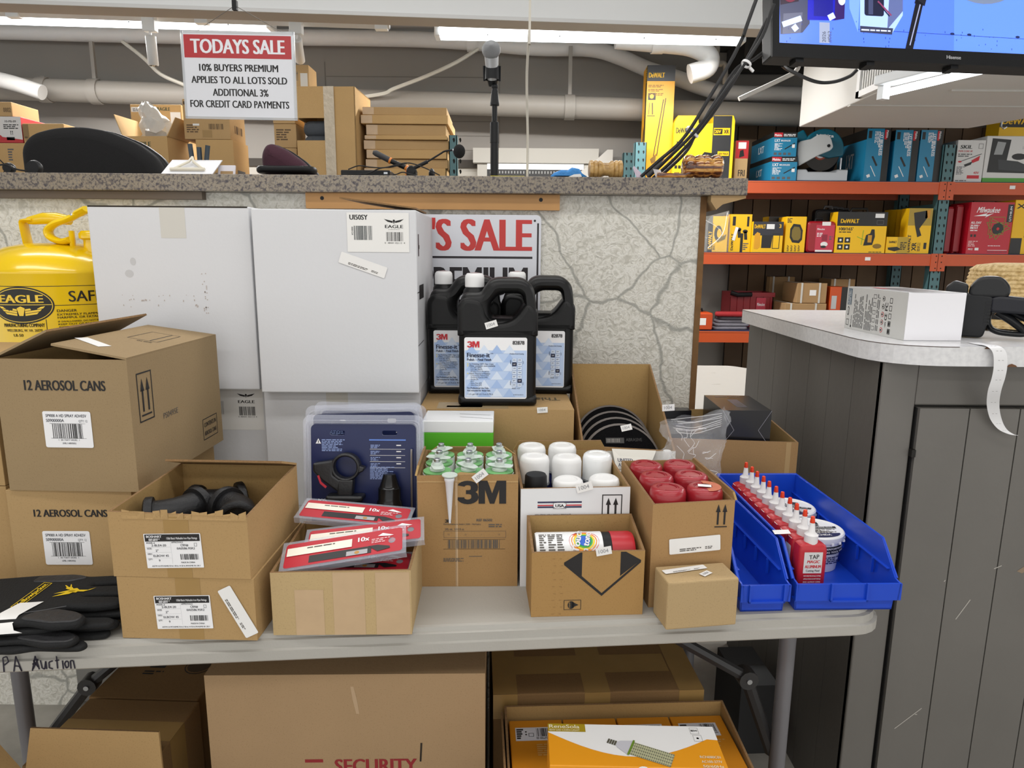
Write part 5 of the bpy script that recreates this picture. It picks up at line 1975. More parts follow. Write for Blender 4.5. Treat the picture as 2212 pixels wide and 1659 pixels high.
b1 = bin_('narrow blue plastic shelf bin, empty, beside the small box', (.366, 1.018, TZ), R(3), .068, .385, .100, (.006, .064))
b2 = bin_('wide blue plastic shelf bin holding red bottles and white tubs', (.455, 1.024, TZ), R(1.8), .157, .385, .100, (.048, .108))
q = MB()
q.X = Matrix.Translation((.0, .072, .100))
f = Face(q, (-.012, 0, .0035), (1, 0, .1), (0, 1, 0))
f.sub(-.004, -.012, R(-8)).rect(0, 0, .026, .017, PAPER, 1)
q.build('price_label', b2)
BRED = mat('bottle_red', '#b21f2a', .35)
NOZ = mat('nozzle_clear_white', '#e4e2e2', .3, alpha=.95)
NTIP = mat('nozzle_tip', '#e24018', .4)


def bottle(label, loc, rz, front=False):
    t = thing('oil_bottle', label, 'bottle', loc, rz, 'red cutting oil bottles')
    w, d, h = .046, .0265, .100
    b = MB(BRED)
    loops = []
    for z, s_ in ((0, .94), (.002, 1), (h - .010, 1), (h - .003, .93), (h, .72), (h + .001, .5)):
        loops.append([(x * s_, y * s_, z) for x, y in rrect(-w / 2, -d / 2, w, d, .005, 3)])
    b.smooth = True
    b.loft(loops)
    b.smooth = False
    b.build('body', t)
    n = MB(NOZ).lathe([(.0105, h - .001), (.0108, h + .013), (.0085, h + .015), (.0055, h + .018), (.0035, h + .036), (.001, h + .037)], 18)
    n.build('nozzle', t)
    MB(NTIP).lathe([(.0036, h + .032), (.0040, h + .033), (.0030, h + .043), (.001, h + .044)], 12).build('tip', t)
    q = MB()
    if front:
        f = Face(q, (-.0155, -d / 2 - .0003, .026), (1, 0, 0), (0, 0, 1))
        f.rect(.0005, .026, .030, .036, mat('oil_label', '#cfcdcb', .5), 1)
        f.text('TAP', .009, .050, .0072, INK, .016, .3, k=2, rot=.08)
        f.text('MAGIC', .006, .0435, .0050, REDINK, .020, .8, k=2, slant=.15)
        f.text('ALUMINUM', .003, .0350, .0052, REDINK, .026, 1.0, k=2)
        f.text('Cutting Fluid', .005, .0290, .0034, INK, .022, .4, k=2)
        for i, s in enumerate(('MOST EFFECTIVE FOR ALL CUTTING', 'APPLICATIONS ON SOFT METALS', 'BRASS  ALUMINUM  COPPER', 'PROFESSIONAL QUALITY')):
            f.text(s, .002, .0205 - i * .0052, .0021, WHITE, .028, .3, k=2)
    else:
        f = Face(q, (-w / 2 - .0003, d / 2, 0), (0, -1, 0), (0, 0, 1))
        f.rect(.003, .045, .020, .040, PAPER, 1, r=.002)
        q.build('label', t)
        q = MB()
        g = Face(q, (-w / 2 + .001, -.008, h - .004), (1, 0, .25), (0, 1, 0))
        g.rect(.0, 0, .014, .016, PAPER, 2, r=.002)
    q.build('label' if front else 'price_label', t)
    return t


names = ['front', 'second', 'third', 'fourth', 'fifth', 'sixth', 'seventh', 'eighth', 'ninth', 'tenth', 'hindmost']
for i in range(11):
    p = b2.matrix_basis @ V((.0305 + .001 * (i % 2) - .0002 * i, .030 + i * .0290, .003))
    bottle(('red oil bottle at the front of the row with its full label showing' if i == 0 else 'red oil bottle, ' + names[i] + ' in the row along the bin wall' + (' counting from the front' if 0 < i < 10 else '')), p, R(2), i == 0)
TUBW = mat('tub_white', '#e6e7e8', .35)


def tub(label, loc, rz):
    t = thing('wax_tub', label, 'tub', loc, rz, 'white wax tubs')
    MB(TUBW).lathe([(.001, 0), (.040, 0), (.047, .060), (.001, .060)], 36).build('body', t)
    q = MB()
    f = Cyl(q, (0, 0, .012), .0445)
    NV = mat('tub_navy', '#1d2048', .4)
    f.rect(-.05, .024, .11, .014, mat('tub_black', '#17181c', .4), 4)
    f.text('INDUSTRIAL PERFORMANCE', -.04, .033, .0034, WHITE, .08, .4, k=8)
    f.text('METAL CUTTING TOOL WAX', -.04, .027, .0034, WHITE, .08, .4, k=8)
    f.rows(-.04, .006, .08, .014, 4, NV, 6)
    q.build('wrap_label', t)
    l = MB(TUBW).lathe([(.049, .056), (.050, .060), (.050, .066), (.048, .068), (.046, .066), (.001, .066)], 40)
    for i in range(18):
        a = 2 * PI * i / 18
        l.box(.049 * math.cos(a) - .002, .049 * math.cos(a) + .002, .049 * math.sin(a) - .002, .049 * math.sin(a) + .002, .054, .058)
    l.build('lid', t)
    q = MB()
    f = Face(q, (0, 0, .0662), (1, 0, 0), (0, 1, 0))
    f.text('1004', -.022, .022, .006, mat('faded_ink', '#8b8b90', .7), None, .2)
    f.poly([(.002, .018), (.016, .018), (.018, .030), (.006, .030)], INK)
    f.text('LUBE', -.006, .010, .006, INK, .02, 1.0)
    f.poly([(-.042, -.001), (.040, -.001), (.042, .008), (-.041, .008)], INK)
    f.text('METAL CUTTING TOOL WAX', 0, .0015, .004, WHITE, .07, .6, al='C', k=3)
    f.rows(-.034, -.022, .068, .018, 5, GREYINK)
    f.poly([(.035 * math.cos(a), -.022 + .018 * math.sin(a)) for a in [PI + PI * i / 12 for i in range(13)]], NV)
    f.text('UCHIDA', 0, -.033, .006, WHITE, .030, .6, al='C', k=3)
    q.build('lid_print', t)
    return t


tub('white wax tub in front with its lid print facing up', b2.matrix_basis @ V((.103, .165, .003)), R(4))
tub('white wax tub behind, partly covered by the nozzles', b2.matrix_basis @ V((.102, .275, .003)), R(-20))
# ================================================================ under the table
carton('security_carton', 'large brown carton with red lettering standing under the middle of the table', (-.495, 1.015, 0), R(1.5), .455, .40, .622, KRAFT_P,
       prints={'front': lambda f: (f.text('SECURITY', .205, .440, .026, mat('dark_red_ink', '#8e2026', .6), .135, .7), f.rect(.155, .460, .03, .006, mat('dark_red_ink', '#8e2026', .6)),
                                   f.line(.347, .46, .349, .495, .003, SEAM), f.poly([(.235, .60), (.240, .60), (.245, .575), (.248, .55), (.243, .55), (.238, .575)], mat('pale_scuff', '#b59a7a', .8)))})
DARKC = card('shade_toned_cardboard', '#866844')  # brown darkened to carry the shade under the table
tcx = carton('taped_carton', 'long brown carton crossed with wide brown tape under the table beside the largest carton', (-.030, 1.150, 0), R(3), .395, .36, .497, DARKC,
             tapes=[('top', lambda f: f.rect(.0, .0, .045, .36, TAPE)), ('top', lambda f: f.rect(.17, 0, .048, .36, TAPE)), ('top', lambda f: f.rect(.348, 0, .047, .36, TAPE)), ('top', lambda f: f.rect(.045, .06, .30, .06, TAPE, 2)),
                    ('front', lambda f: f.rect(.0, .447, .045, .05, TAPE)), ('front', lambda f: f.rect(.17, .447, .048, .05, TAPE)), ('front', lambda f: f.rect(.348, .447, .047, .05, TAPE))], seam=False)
# open carton of orange lamp boxes
ORG = mat('lamp_box_orange', '#c9821b', .4, var=.03)
rcn = carton('lamp_carton', 'open brown carton packed with orange lamp boxes under the table', (.008, .800, 0), R(3), .405, .335, .470, card('shade_toned_cardboard', '#866844'), open_=True, inner=KRAFT_IN, rim=(.45, .45, .486, .486),
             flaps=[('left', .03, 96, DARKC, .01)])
OL = mat('lamp_label_grey', '#cfcfd6', .5)


def lampbox(label, x, y):
    t = thing('lamp_box', label, 'box', rcn.matrix_basis @ V((x, y, .006)), R(3), 'orange lamp boxes in the open carton')
    w, d, h = .095, .152, .460
    b = MB(ORG).box(0, w, 0, d, 0, h)
    lt = mat('orange_pale_ink', '#c99b58', .6)
    f = Face(b, (0, 0, h), (1, 0, 0), (0, 1, 0))
    f.rows(.045, .060, .035, .030, 6, lt)
    f.rows(.035, .008, .045, .006, 1, lt)
    b.build('body', t, bevel=.0015)
    q = MB()
    f = Face(q, (0, 0, h), (1, 0, 0), (0, 1, 0))
    f.rect(.010, .098, .068, .034, OL, 1)
    f.rows(.012, .102, .012, .027, 5, INK, 2, .7)
    f.rect(.027, .112, .003, .003, INK, 2)
    f.rect(.027, .119, .003, .003, INK, 2)
    f.frame(.033, .108, .009, .009, .0008, INK)
    f.bars(.047, .108, .028, .021, INK, 16)
    f.rows(.046, .101, .030, .006, 2, GREYINK)
    q.build('label', t)


for i, lab in enumerate(('orange lamp box in the back row nearest the largest carton', 'second orange lamp box of the back row', 'third orange lamp box of the back row', 'orange lamp box in the back row nearest the table leg')):
    lampbox(lab, .008 + i * .098, .168)
for i, lab in ((0, 'orange lamp box in the near row nearest the largest carton'), (3, 'orange lamp box in the near row nearest the table leg')):
    lampbox(lab, .008 + i * .098, .010)
# the big lamp box lying on top
bp0 = V((.059, .884, .4670))
big = thing('corn_lamp_box', 'white and orange box picturing an led corn lamp, lying on the packed lamp boxes', 'box', bp0, R(-1.0))
w, d, h = .258, .090, .103
OR2 = mat('lamp_box_bright', '#e69a1e', .35)
b = MB(OR2).box(0, w, 0, d, 0, h)
b.build('body', big, bevel=.001)
q = MB()
f = Face(q, (0, 0, h), (1, 0, 0), (0, 1, 0))
f.poly([(0, d), (0, d * .78)] + [(w * i / 16, d * (.78 - .58 * math.sin(PI * i / 16) ** 1.0 * (1 - .10 * i / 16))) for i in range(1, 16)] + [(w, d * .66), (w, d)], mat('box_white', '#ececec', .35), 1)
f.rect(0, d * .80, .058, d * .20, mat('olive_patch', '#a58d1f', .4), 2)
f.text('ReneSola', .002, d * .885, .008, mat('pale_logo', '#e6e0c6', .4), .047, .5, k=3)
f.text('80W LED CORN LIGHT', .002, d * .815, .004, mat('pale_logo', '#e6e0c6', .4), .047, .2, k=3)
g = f.sub(.128, d * .40, R(-24))
g.rect(-.005, -.014, .062, .028, mat('lamp_rows', '#a8a98b', .4), 3)
for i in range(5):
    g.rect(-.005, -.013 + i * .0062, .062, .0012, mat('lamp_slot', '#4e5248', .5), 4)
for i in range(20):
    g.rect(-.003 + i * .003, -.014, .0006, .028, mat('lamp_dots', '#d6d5a8', .5), 5)
g.poly([(-.007, -.017), (-.004, -.017), (-.004, .017), (-.007, .017)], mat('lamp_green', '#6a8a2a', .4), 6)
g.poly([(-.024, -.008), (-.007, -.016), (-.007, .016), (-.024, .008), (-.028, .004), (-.028, -.004)], mat('lamp_neck', '#c6c6ce', .35), 4)
for i in range(4):
    g.rect(-.042 + i * .0036, -.005, .0028, .010, mat('lamp_screw', '#7e7c6a', .3, .6), 4)
f.frame(w - .038, d * .80, .013, .014, .0004, GREYINK)
f.text('80W', w - .0365, d * .86, .0040, INK, .010, .5, k=3)
f.frame(w - .036, d * .62, .013, .014, .0004, GREYINK)
f.ell(w - .0295, d * .70, .002, .002, GREYINK)
for i, s in enumerate(('RCN080C01', 'AC100-277V', '50/60Hz')):
    f.text(s, w - .036, d * .22 - i * .0095, .0050, mat('pale_logo', '#e6e0c6', .4), .030, .3, k=3)
g = Face(q, (0, 0, 0), (1, 0, 0), (0, 0, 1))
g.rect(.06, .05, .05, .048, mat('lamp_box_deep', '#d98b12', .35), 1)
g.ell(.135, h - .004, .008, .006, WHITE, 2, 14)
q.build('printing', big)
# left side stack
carton('moving_carton', 'brown printed carton furthest back of the stack under the table end', (-.815, 1.205, 0), R(-2), .215, .245, .447, DARKC,
       prints={'top': lambda f: (f.ell(.165, .11, .028, .028, INK, 1), f.ell(.165, .11, .026, .026, DARKC, 2), f.ell(.165, .11, .023, .023, mat('stamp_ink', '#4d3c28', .8), 3, 20), f.rect(.065, .10, .032, .012, INK, 1), f.rows(.06, .115, .042, .02, 3, INK), f.rows(.062, .075, .04, .016, 2, INK))},
       tapes=[('top', lambda f: f.rect(0, .17, .215, .06, TAPE))], seam=False)
carton('moving_carton', 'brown taped carton between the printed one and the open one under the table end', (-.812, 1.015, 0), R(-2), .215, .180, .452, card('shade_toned_cardboard', '#866844'),
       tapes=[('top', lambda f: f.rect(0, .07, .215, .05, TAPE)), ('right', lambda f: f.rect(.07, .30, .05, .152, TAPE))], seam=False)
oc = carton('packs_carton', 'open brown carton with yellow packs and raised flaps at the bottom corner', (-.782, .770, 0), R(-2), .225, .205, .474, KRAFT, open_=True, inner=KRAFT_IN,
            flaps=[('back', .072, 100, KRAFT, .008), ('left', .085, 125, KRAFT, .0), ('right', .03, 262, DARKC)])
for i, (x, z, rz, lab) in enumerate(((.020, .4285, 2, 'yellow pack lying on top in the open carton'), (.025, .4035, 1, 'yellow pack lying under the other one in the open carton'))):
    t = thing('yellow_pack', lab, 'pack', oc.matrix_basis @ V((x, .050 + .006 * i, z)), R(rz))
    b = MB(YEL).box(0, .150, 0, .095, 0, .022)
    f = Face(b, (0, 0, .022), (1, 0, 0), (0, 1, 0))
    f.rect(.01, .055, .13, .035, mat('pack_black', '#232427', .4), 1)
    f.rect(.03, .062, .03, .02, mat('pack_grey', '#707276', .4), 2)
    f.rect(.01, .01, .06, .012, mat('pack_white', '#e8e2c8', .4), 1)
    b.build('body', t, bevel=.001)
for k_, z in enumerate((.12,)):
    t = carton('filler_carton', 'closed brown inner carton under the yellow packs', oc.matrix_basis @ V((.03, .03, .006)), R(-2), .18, .15, .394, DARKC)
gbx2 = carton('grey_carton', 'pale grey carton with a barcode sticker behind the table leg', (-.928, 1.32, 0), R(-1), .105, .26, .34, mat('grey_board', '#a2a19c', .7, var=.05),
              stickers=[('front', lambda f: (f.sub(.022, .28, R(6)).rect(0, 0, .062, .040, mat('aged_label', '#c2beb2', .6)), f.sub(.022, .28, R(6)).bars(.012, .012, .045, .020, INK, 20, 3)))])
carton('grey_carton', 'pale grey carton stacked on top behind the table leg', (-.926, 1.34, .3405), R(-1), .10, .22, .16, mat('grey_board_2', '#8f8e8a', .7, var=.05))

# ================================================================ the service counter at the right
CTM = ramp_mat('pale_laminate', [(.3, '#d0d0d1'), (.5, '#d9d9da'), (.7, '#e0e0e0')], 110, .3, 6)
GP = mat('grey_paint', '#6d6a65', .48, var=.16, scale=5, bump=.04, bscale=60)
GPS = mat('grey_paint_shaded', '#5d5a55', .5, var=.16, scale=5, bump=.04, bscale=60)  # copy of the grey darkened for the shaded side
CHIP = mat('chip_brown', '#6e4b30', .8)
svc = thing('service_counter', 'grey panelled counter with a pale worn laminate top and rounded corner', 'counter', (.735, 1.36, 0))
W_, D_ = 1.9, .79
ol = fillet([(-.028, -.055), (W_, -.055), (W_, D_), (-.028, D_)], [.14, 0, 0, .012], 8)
b = MB(CTM)
b.prism(ol, 1.092, 1.130, 'z')
b.use(mat('dark_edge_line', '#4b3a30', .7))
o2 = fillet([(-.0285, -.0555), (W_, -.0555), (W_, D_), (-.0285, D_)], [.14, 0, 0, .012], 8)
for i in range(len(o2) - 1, -1, -1):
    p, q = o2[i - 1], o2[i]
    if p[0] < 1.5 and q[0] < 1.5:
        b.poly([(p[0], p[1], 1.1283), (q[0], q[1], 1.1283), (q[0], q[1], 1.1295), (p[0], p[1], 1.1295)])
b.use(CHIP)
b.poly([(.205, -.0562, 1.092), (.225, -.0562, 1.092), (.222, -.0562, 1.095), (.214, -.0562, 1.098), (.208, -.0562, 1.096)])
b.poly([(.158, -.0560, 1.126), (.180, -.0560, 1.126), (.176, -.0560, 1.1302), (.162, -.0560, 1.1302)])
b.build('countertop', svc)
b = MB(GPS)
x0 = 0
n = 7
for i in range(n):
    y0, y1 = D_ * i / n, D_ * (i + 1) / n
    b.box(0, .018, y0 + .0008, y1 - .0008, 0, 1.092)
b.use(mat('groove_black', '#191817', .9)).box(.003, .017, .01, D_ - .005, 0, 1.09)
b.build('side_boards', svc)
b = MB(GP).box(.0, .070, -.004, .014, 0, 1.092)
b.box(.070, W_, -.004, .012, 1.005, 1.092)
b.build('face_frame', svc, bevel=.003)
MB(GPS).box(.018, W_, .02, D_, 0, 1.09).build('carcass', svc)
dr = MB(GP)
x = .077
while x < W_ - .1:
    dr.box(x, x + .098, -.012, .008, .04, 1.000)
    x += .1005
dr.use(mat('groove_black', '#191817', .9)).box(.075, W_ - .1, -.004, .009, .04, .999)
dr.use(mat('scratch_white', '#b5b1a9', .8))
f = Face(dr, (0, -.0122, 0), (1, 0, 0), (0, 0, 1))
for x0_, z0_, x1_, z1_ in ((.105, .285, .158, .335), (.205, .545, .23, .59), (.145, .32, .150, .32), (.27, .66, .285, .667), (.415, .42, .418, .44), (.17, .63, .172, .634)):
    f.line(x0_, z0_, x1_, z1_, .0018, dr.mats[-1], 1)
f.poly([(.318, .655), (.335, .668), (.345, .665), (.330, .650)], mat('scratch_tan', '#8d7a66', .8), 1)
door = dr.build('door', svc)
MB(mat('hinge_dark', '#2c2b29', .4, .6)).box(.069, .077, -.015, -.004, .90, .915).box(.069, .077, -.015, -.004, .15, .165).build('hinge', door)

CTZ = 1.1303
# white printed box
bl, ry, bw = onpx((1935, 733), (2066, 736), CTZ)
wb = thing('white_box', 'white printed carton of a car pump standing on the pale counter', 'box', (.786, 1.388, CTZ), R(1.0))
w, d, h = .117, .245, .096
b = MB(mat('gloss_white_card', '#e7e6ea', .35)).box(0, w, 0, d, 0, h)
b.build('body', wb, bevel=.0015)
q = MB()
g = Face(q, (0, d, 0), (0, -1, 0), (0, 0, 1))
SV = mat('silver_panel', '#c9c9c6', .4)
g.rect(.0, .0, d - .0, h, SV, 1)
g.rect(.006, .055, .017, .037, mat('teal_patch', '#3a5a6c', .4), 2)
g.text('CAR EMERGENCY', .013, .056, .0045, WHITE, .034, .6, rot=PI / 2, k=3)
g.text('POWER SUPPLY', .020, .056, .0045, WHITE, .034, .6, rot=PI / 2, k=3)
g.poly([(.008, .034), (.012, .030), (.016, .034), (.016, .048), (.012, .052), (.008, .048)], INK, 2)
g.poly([(.0095, .035), (.012, .0325), (.0145, .035), (.0145, .047), (.012, .0495), (.0095, .047)], SV, 3)
g.frame(.006, .008, .012, .014, .0012, INK, 2)
g.rect(.026, .004, .005, .006, INK, 2)
g.text('Specification', .030, .012, .0035, INK, .02, .3, rot=PI / 2)


def vrows(x, y, w, h, n):
    s_ = g.sub(x + w, y, PI / 2)
    s_.rows(0, 0, h, w, n, mat('spec_ink', '#5e5e5e', .6), 2, .5)


vrows(.036, .006, .046, .076, 8)
vrows(.086, .005, .030, .078, 5)
for i in range(5):
    g.frame(.118, .008 + .017 * i, .012, .009, .0008, INK, 3)
vrows(.133, .008, .012, .078, 2)
for i, c in enumerate((REDINK, mat('warn_red', '#9d3a3a', .5), REDINK, GREYINK, GREYINK)):
    g.ell(.158, .012 + .0165 * i, .0055, .0055, c, 2, 14)
    g.ell(.158, .012 + .0165 * i, .0042, .0042, SV, 3, 14)
    g.rect(.156, .010 + .0165 * i, .004, .004, INK, 4)
g.text('CE', .176, .034, .009, INK, .013, .8, rot=PI / 2)
g.text('FC', .176, .054, .010, INK, .016, .8, rot=PI / 2)
g.text('10PS', .174, .020, .004, INK, .010, .4, rot=PI / 2)
for i in range(5):
    g.frame(.182, .006 + .016 * i, .010, .011, .0012, INK, 2)
    if i < 2:
        g.rect(.184, .008 + .016 * i, .006, .007, INK, 3)
t_ = Face(q, (0, 0, h), (1, 0, 0), (0, 1, 0))
t_.rect(.006, .0, w - .012, d - .006, mat('box_top_grey', '#a9a6a6', .35), 1)
t_.poly([(.02, .02), (.09, .03), (.10, .17), (.03, .17)], mat('box_top_dark', '#4a4448', .35), 2)
t_.poly([(.02, .13), (.035, .13), (.035, .18), (.02, .18)], REDINK, 3)
q.build('printing', wb)
f = None
# price labeller
pgm = thing('price_labeller', 'black handheld price labeller with its white label strip', 'price gun', (.990, 1.440, CTZ), R(-32))
PB = mat('gun_black', '#121316', .34, spec=.35)
PN = mat('gun_navy', '#0f101a', .28, spec=.4)
# local: x along the gun towards its printing head, z up
b = MB(PB)
b.slab(fillet([(-.060, .0), (-.010, .0), (-.004, .03), (.0, .062), (.0, .086), (-.060, .092), (-.070, .04)], .008), .040, .004, c=(0, 0, .002))
for i in range(7):
    b.box(-.012, -.002, -.0215, .0215, .030 + i * .007, .0335 + i * .007)
b.build('body', pgm)
b = MB(mat('gun_cover', '#18191b', .32, spec=.4))
b.slab(fillet([(-.045, .085), (.025, .085), (.028, .105), (.012, .128), (-.025, .128), (-.042, .110)], .018, 6), .042, .006)
b.slab(fillet([(-.085, .085), (-.045, .085), (-.045, .110), (-.070, .118), (-.085, .105)], .006, 6), .040, .005)
b.build('roll_cover', pgm)
b = MB(PN)
b.slab(fillet([(-.005, .055), (.068, .052), (.088, .060), (.090, .076), (.080, .084), (.010, .090), (-.005, .086)], .006), .042, .006)
b.use(mat('gun_slot', '#060608', .6)).box(.0905, .092, -.010, .010, .064, .074)
b.build('printing_head', pgm)
b = MB(PB)
b.tube([(.010, 0, .056), (.035, 0, .040), (.055, 0, .024), (.062, 0, .012)], [.012, .012, .011, .009], 10, flat=.75)
b.tube(curve_pts([(-.005, 0, .055), (-.002, 0, .028), (.014, 0, .015), (.045, 0, .012), (.062, 0, .014), (.068, 0, .026), (.060, 0, .042), (.03, 0, .058)], 6), [.010] * 43, 10, flat=.6)
b.build('trigger_handle', pgm)
st = MB(mat('strip_white', '#e9e9ea', .55))
B0 = pgm.matrix_basis
mi = B0.inverted()
path = [aty(2102, 738, 1.365), aty(2120, 742, 1.335), aty(2146, 745, 1.300), aty(2160, 762, 1.293), aty(2162, 790, 1.293), aty(2158, 815, 1.296), aty(2149, 845, 1.304), aty(2146, 875, 1.320), aty(2152, 905, 1.330), aty(2166, 927, 1.333), aty(2185, 938, 1.334), aty(2200, 941, 1.335)]
path[0].z = path[1].z = CTZ + .0008
path[2].z = CTZ + .0015
hw = [.012, .0125, .0135, .0135, .0135, .0135, .0135, .0130, .012, .009, .005, .001]
cp = curve_pts(path, 5)
A, Bq = [], []
for i, p in enumerate(cp):
    j = min(i / 5, 10.99)
    k_ = int(j)
    ww = hw[k_] + (hw[k_ + 1] - hw[k_]) * (j - k_)
    A.append(mi @ (p - V((ww, 0, 0))))
    Bq.append(mi @ (p + V((ww, .002, 0))))
m_ = len(A)
st.smooth = True
st.add(A + Bq, [(i, i + 1, m_ + i + 1, m_ + i) for i in range(m_ - 1)])
st.smooth = False
st.use(GREYINK)
for i in range(6, m_ - 8, 4):
    for fr in (.38, .66):
        c = A[i].lerp(Bq[i], fr)
        d_ = (Bq[i] - A[i]).normalized() * .0018
        e_ = (A[i + 1] - A[i]).normalized() * .0005
        nn = d_.cross(e_).normalized() * .0004
        for sg in (-1, 1):
            st.poly([c - d_ + nn * sg, c + d_ + nn * sg, c + d_ + e_ + nn * sg, c - d_ + e_ + nn * sg])
st.build('label_strip', pgm)
# straw hat
STRAW = ramp_mat('woven_straw', [(.3, '#a98a52'), (.5, '#cdb07a'), (.7, '#e0c795')], 120, .75, 4, 0, .3)
hat = thing('straw_hat', 'woven straw hat with a black band resting on the counter', 'hat', (1.235, 1.70, CTZ + .001), 0)
b = MB(STRAW)
prof = [(.001, .150), (.06, .151), (.098, .146), (.108, .138)]
b.smooth = True
for i in range(12):
    z = .138 - i * .0095
    r = .110 + i * .0016
    prof += [(r, z - .001), (r + .0022, z - .004), (r, z - .008)]
prof += [(.130, .022), (.150, .016), (.175, .012), (.190, .012), (.190, .006), (.13, .008), (.001, .008)]
b.lathe(prof, 56)
b.smooth = False
b.use(mat('straw_seam', '#7d6336', .9))
for i in range(12):
    z = .133 - i * .0095
    b.lathe([(.1095 + i * .0016, z - .0010), (.1105 + i * .0016, z - .0005), (.1095 + i * .0016, z)], 56)
b.build('crown', hat)
MB(mat('hat_band', '#141416', .7)).lathe([(.1275, .022), (.1320, .022), (.1305, .043), (.126, .043)], 56).build('band', hat)

# white table seen through the gap
P1, P2 = atz(1490, 789, .74), atz(1577, 790, .74)
gt = thing('folding_table', 'plain white table standing empty in the gap behind the counters', 'table', (.28, 2.30, .74), 0)
b = MB(mat('table_white', '#b9b6b0', .5, var=.03))
X1 = P2.x - .28
b.prism(fillet([(0, 0), (.60, 0), (.97, 1.0), (X1, P2.y - 2.30), (0, P2.y - 2.30)], [.03, .03, .05, .03, .03]), -.04, 0, 'z')
f = Face(b, (0, 0, 0), (1, 0, 0), (0, 1, 0))
for x, y, w_, h_ in ((.66, .95, .03, .01), (.58, .66, .05, .012), (.75, 1.1, .02, .006)):
    f.poly([(x, y), (x + w_, y + h_ * .5), (x + w_ * .8, y + h_)], mat('table_scuff', '#8d8577', .7), 1)
b.build('tabletop', gt)
for x, y in ((.06, .06), (.5, .06), (.06, 1.0), (.7, 1.0)):
    MB(LEGM).tube([(x, y, -.04), (x, y, -.74)], .015, 10).build('leg', gt)
b = carton('dark_carton', 'dark carton on the floor behind the folded table leg', (.60, 1.62, 0), R(3), .10, .18, .20, mat('charcoal_board', '#2d2d2e', .7))
# ================================================================ pallet racking at the right with its goods
RY = 4.70
TEAL = mat('rack_teal', '#4e7377', .5, var=.1, scale=20)
ORNG = mat('rack_orange', '#c4501f', .4, var=.06, scale=10)
HOLE = mat('rack_hole', '#1c1a18', .9)
DECK = mat('rack_deck', '#2a2f52', .6)
rk = thing('pallet_rack', 'tall pallet rack with orange beams and teal posts along the timber wall', 'rack', (0, RY, 0))
UX = aty(2012, 560, RY).x
DZ = (1.768, 1.308, .785)


def post(x, y, parent, z1=2.0, d=.075):
    b = MB(TEAL)
    b.box(x, x + d, y, y + .004, 0, z1).box(x, x + .004, y, y + .06, 0, z1).box(x + d - .004, x + d, y, y + .06, 0, z1)
    b.use(HOLE)
    n = int(z1 / .05)
    for i in range(n):
        for dx in (.018, .050):
            b.at((x + dx, y - .0008, .03 + i * .05))
            b.poly([(0, 0, .014), (.004, 0, .0), (.008, 0, -.002), (.012, 0, .008), (.010, 0, .018), (.004, 0, .020)])
    b.at()
    b.build('post', parent)


LX = aty(1371, 340, RY).x
for x in (LX, UX, UX + 2.3):
    post(x, 0, rk)
    post(x, .48, rk)
    b = MB(TEAL)
    for z in (.3, .95, 1.6):
        b.box(x + .03, x + .05, .05, .49, z, z + .035)
    b.build('cross_brace', rk)
for z in DZ:
    for xa, xb in ((LX + .075, UX), (UX + .075, UX + 2.3)):
        for y in (-.012, .50):
            b = MB(ORNG)
            b.box(xa, xb, y, y + .04, z - .080, z - .004)
            b.use(mat('beam_lip', '#d0602a', .4)).box(xa, xb, y - .002, y, z - .010, z - .004)
            if y < 0:
                b.use(ORNG).box(xa - .042, xa + .010, y - .004, y, z - .115, z + .0).box(xb - .012, xb + .036, y - .004, y, z - .115, z + .0)
                b.use(HOLE)
                for zz in (z - .02, z - .06, z - .10):
                    for xx in (xa - .020, xb + .018):
                        b.box(xx, xx + .007, y - .0046, y - .004, zz, zz + .008)
            b.build('beam', rk)
        MB(DECK).box(xa - .04, xb + .04, -.01, .53, z - .004, z).build('deck', rk)
b = MB(PAPER)
for x, z in ((aty(1873, 553, RY).x, 1.270), (aty(2184, 406, RY).x, 1.735), (aty(2030, 552, RY).x, 1.272)):
    b.box(x - .018, x + .018, -.0135, -.0125, z - .010, z + .012)
b.build('shelf_tag', rk)
BLK = mat('print_black', '#1c1b19', .45)
DGR = mat('print_grey', '#5a5a5c', .5)


def front(x0, x1, ytop, Y, z):
    """shelf front in metres from its pixel edges: left x, width, height"""
    a, c = aty(x0, 500, Y), aty(x1, 500, Y)
    a, c = aty(x0, ytop + 20, Y), aty(x1, ytop + 20, Y)
    return a.x, c.x - a.x, aty((x0 + x1) / 2, ytop, Y).z - z


def goods(name, label, cat, x0, x1, ytop, Y, z, d, m, fr=None, group=None, parts=(), bevel=.003, rz=0, left=None, w=None, h=None):
    X, W, H = front(x0, x1, ytop, Y, z)
    W, H = w or W, h or H
    t = thing(name, label, cat, (X, Y, z + .0005), rz, group)
    b = MB(m).box(0, W, 0, d, 0, H)
    if fr:
        fr(Face(b, (0, 0, 0), (1, 0, 0), (0, 0, 1)), W, H)
    if left:
        left(Face(b, (0, d, 0), (0, -1, 0), (0, 0, 1)), d, H)
    b.build('body', t, bevel=bevel)
    return t, W, H, d


MAK = mat('carton_teal_blue', '#1f7fa6', .38)
MAKD = mat('carton_teal_dark', '#185f80', .4)


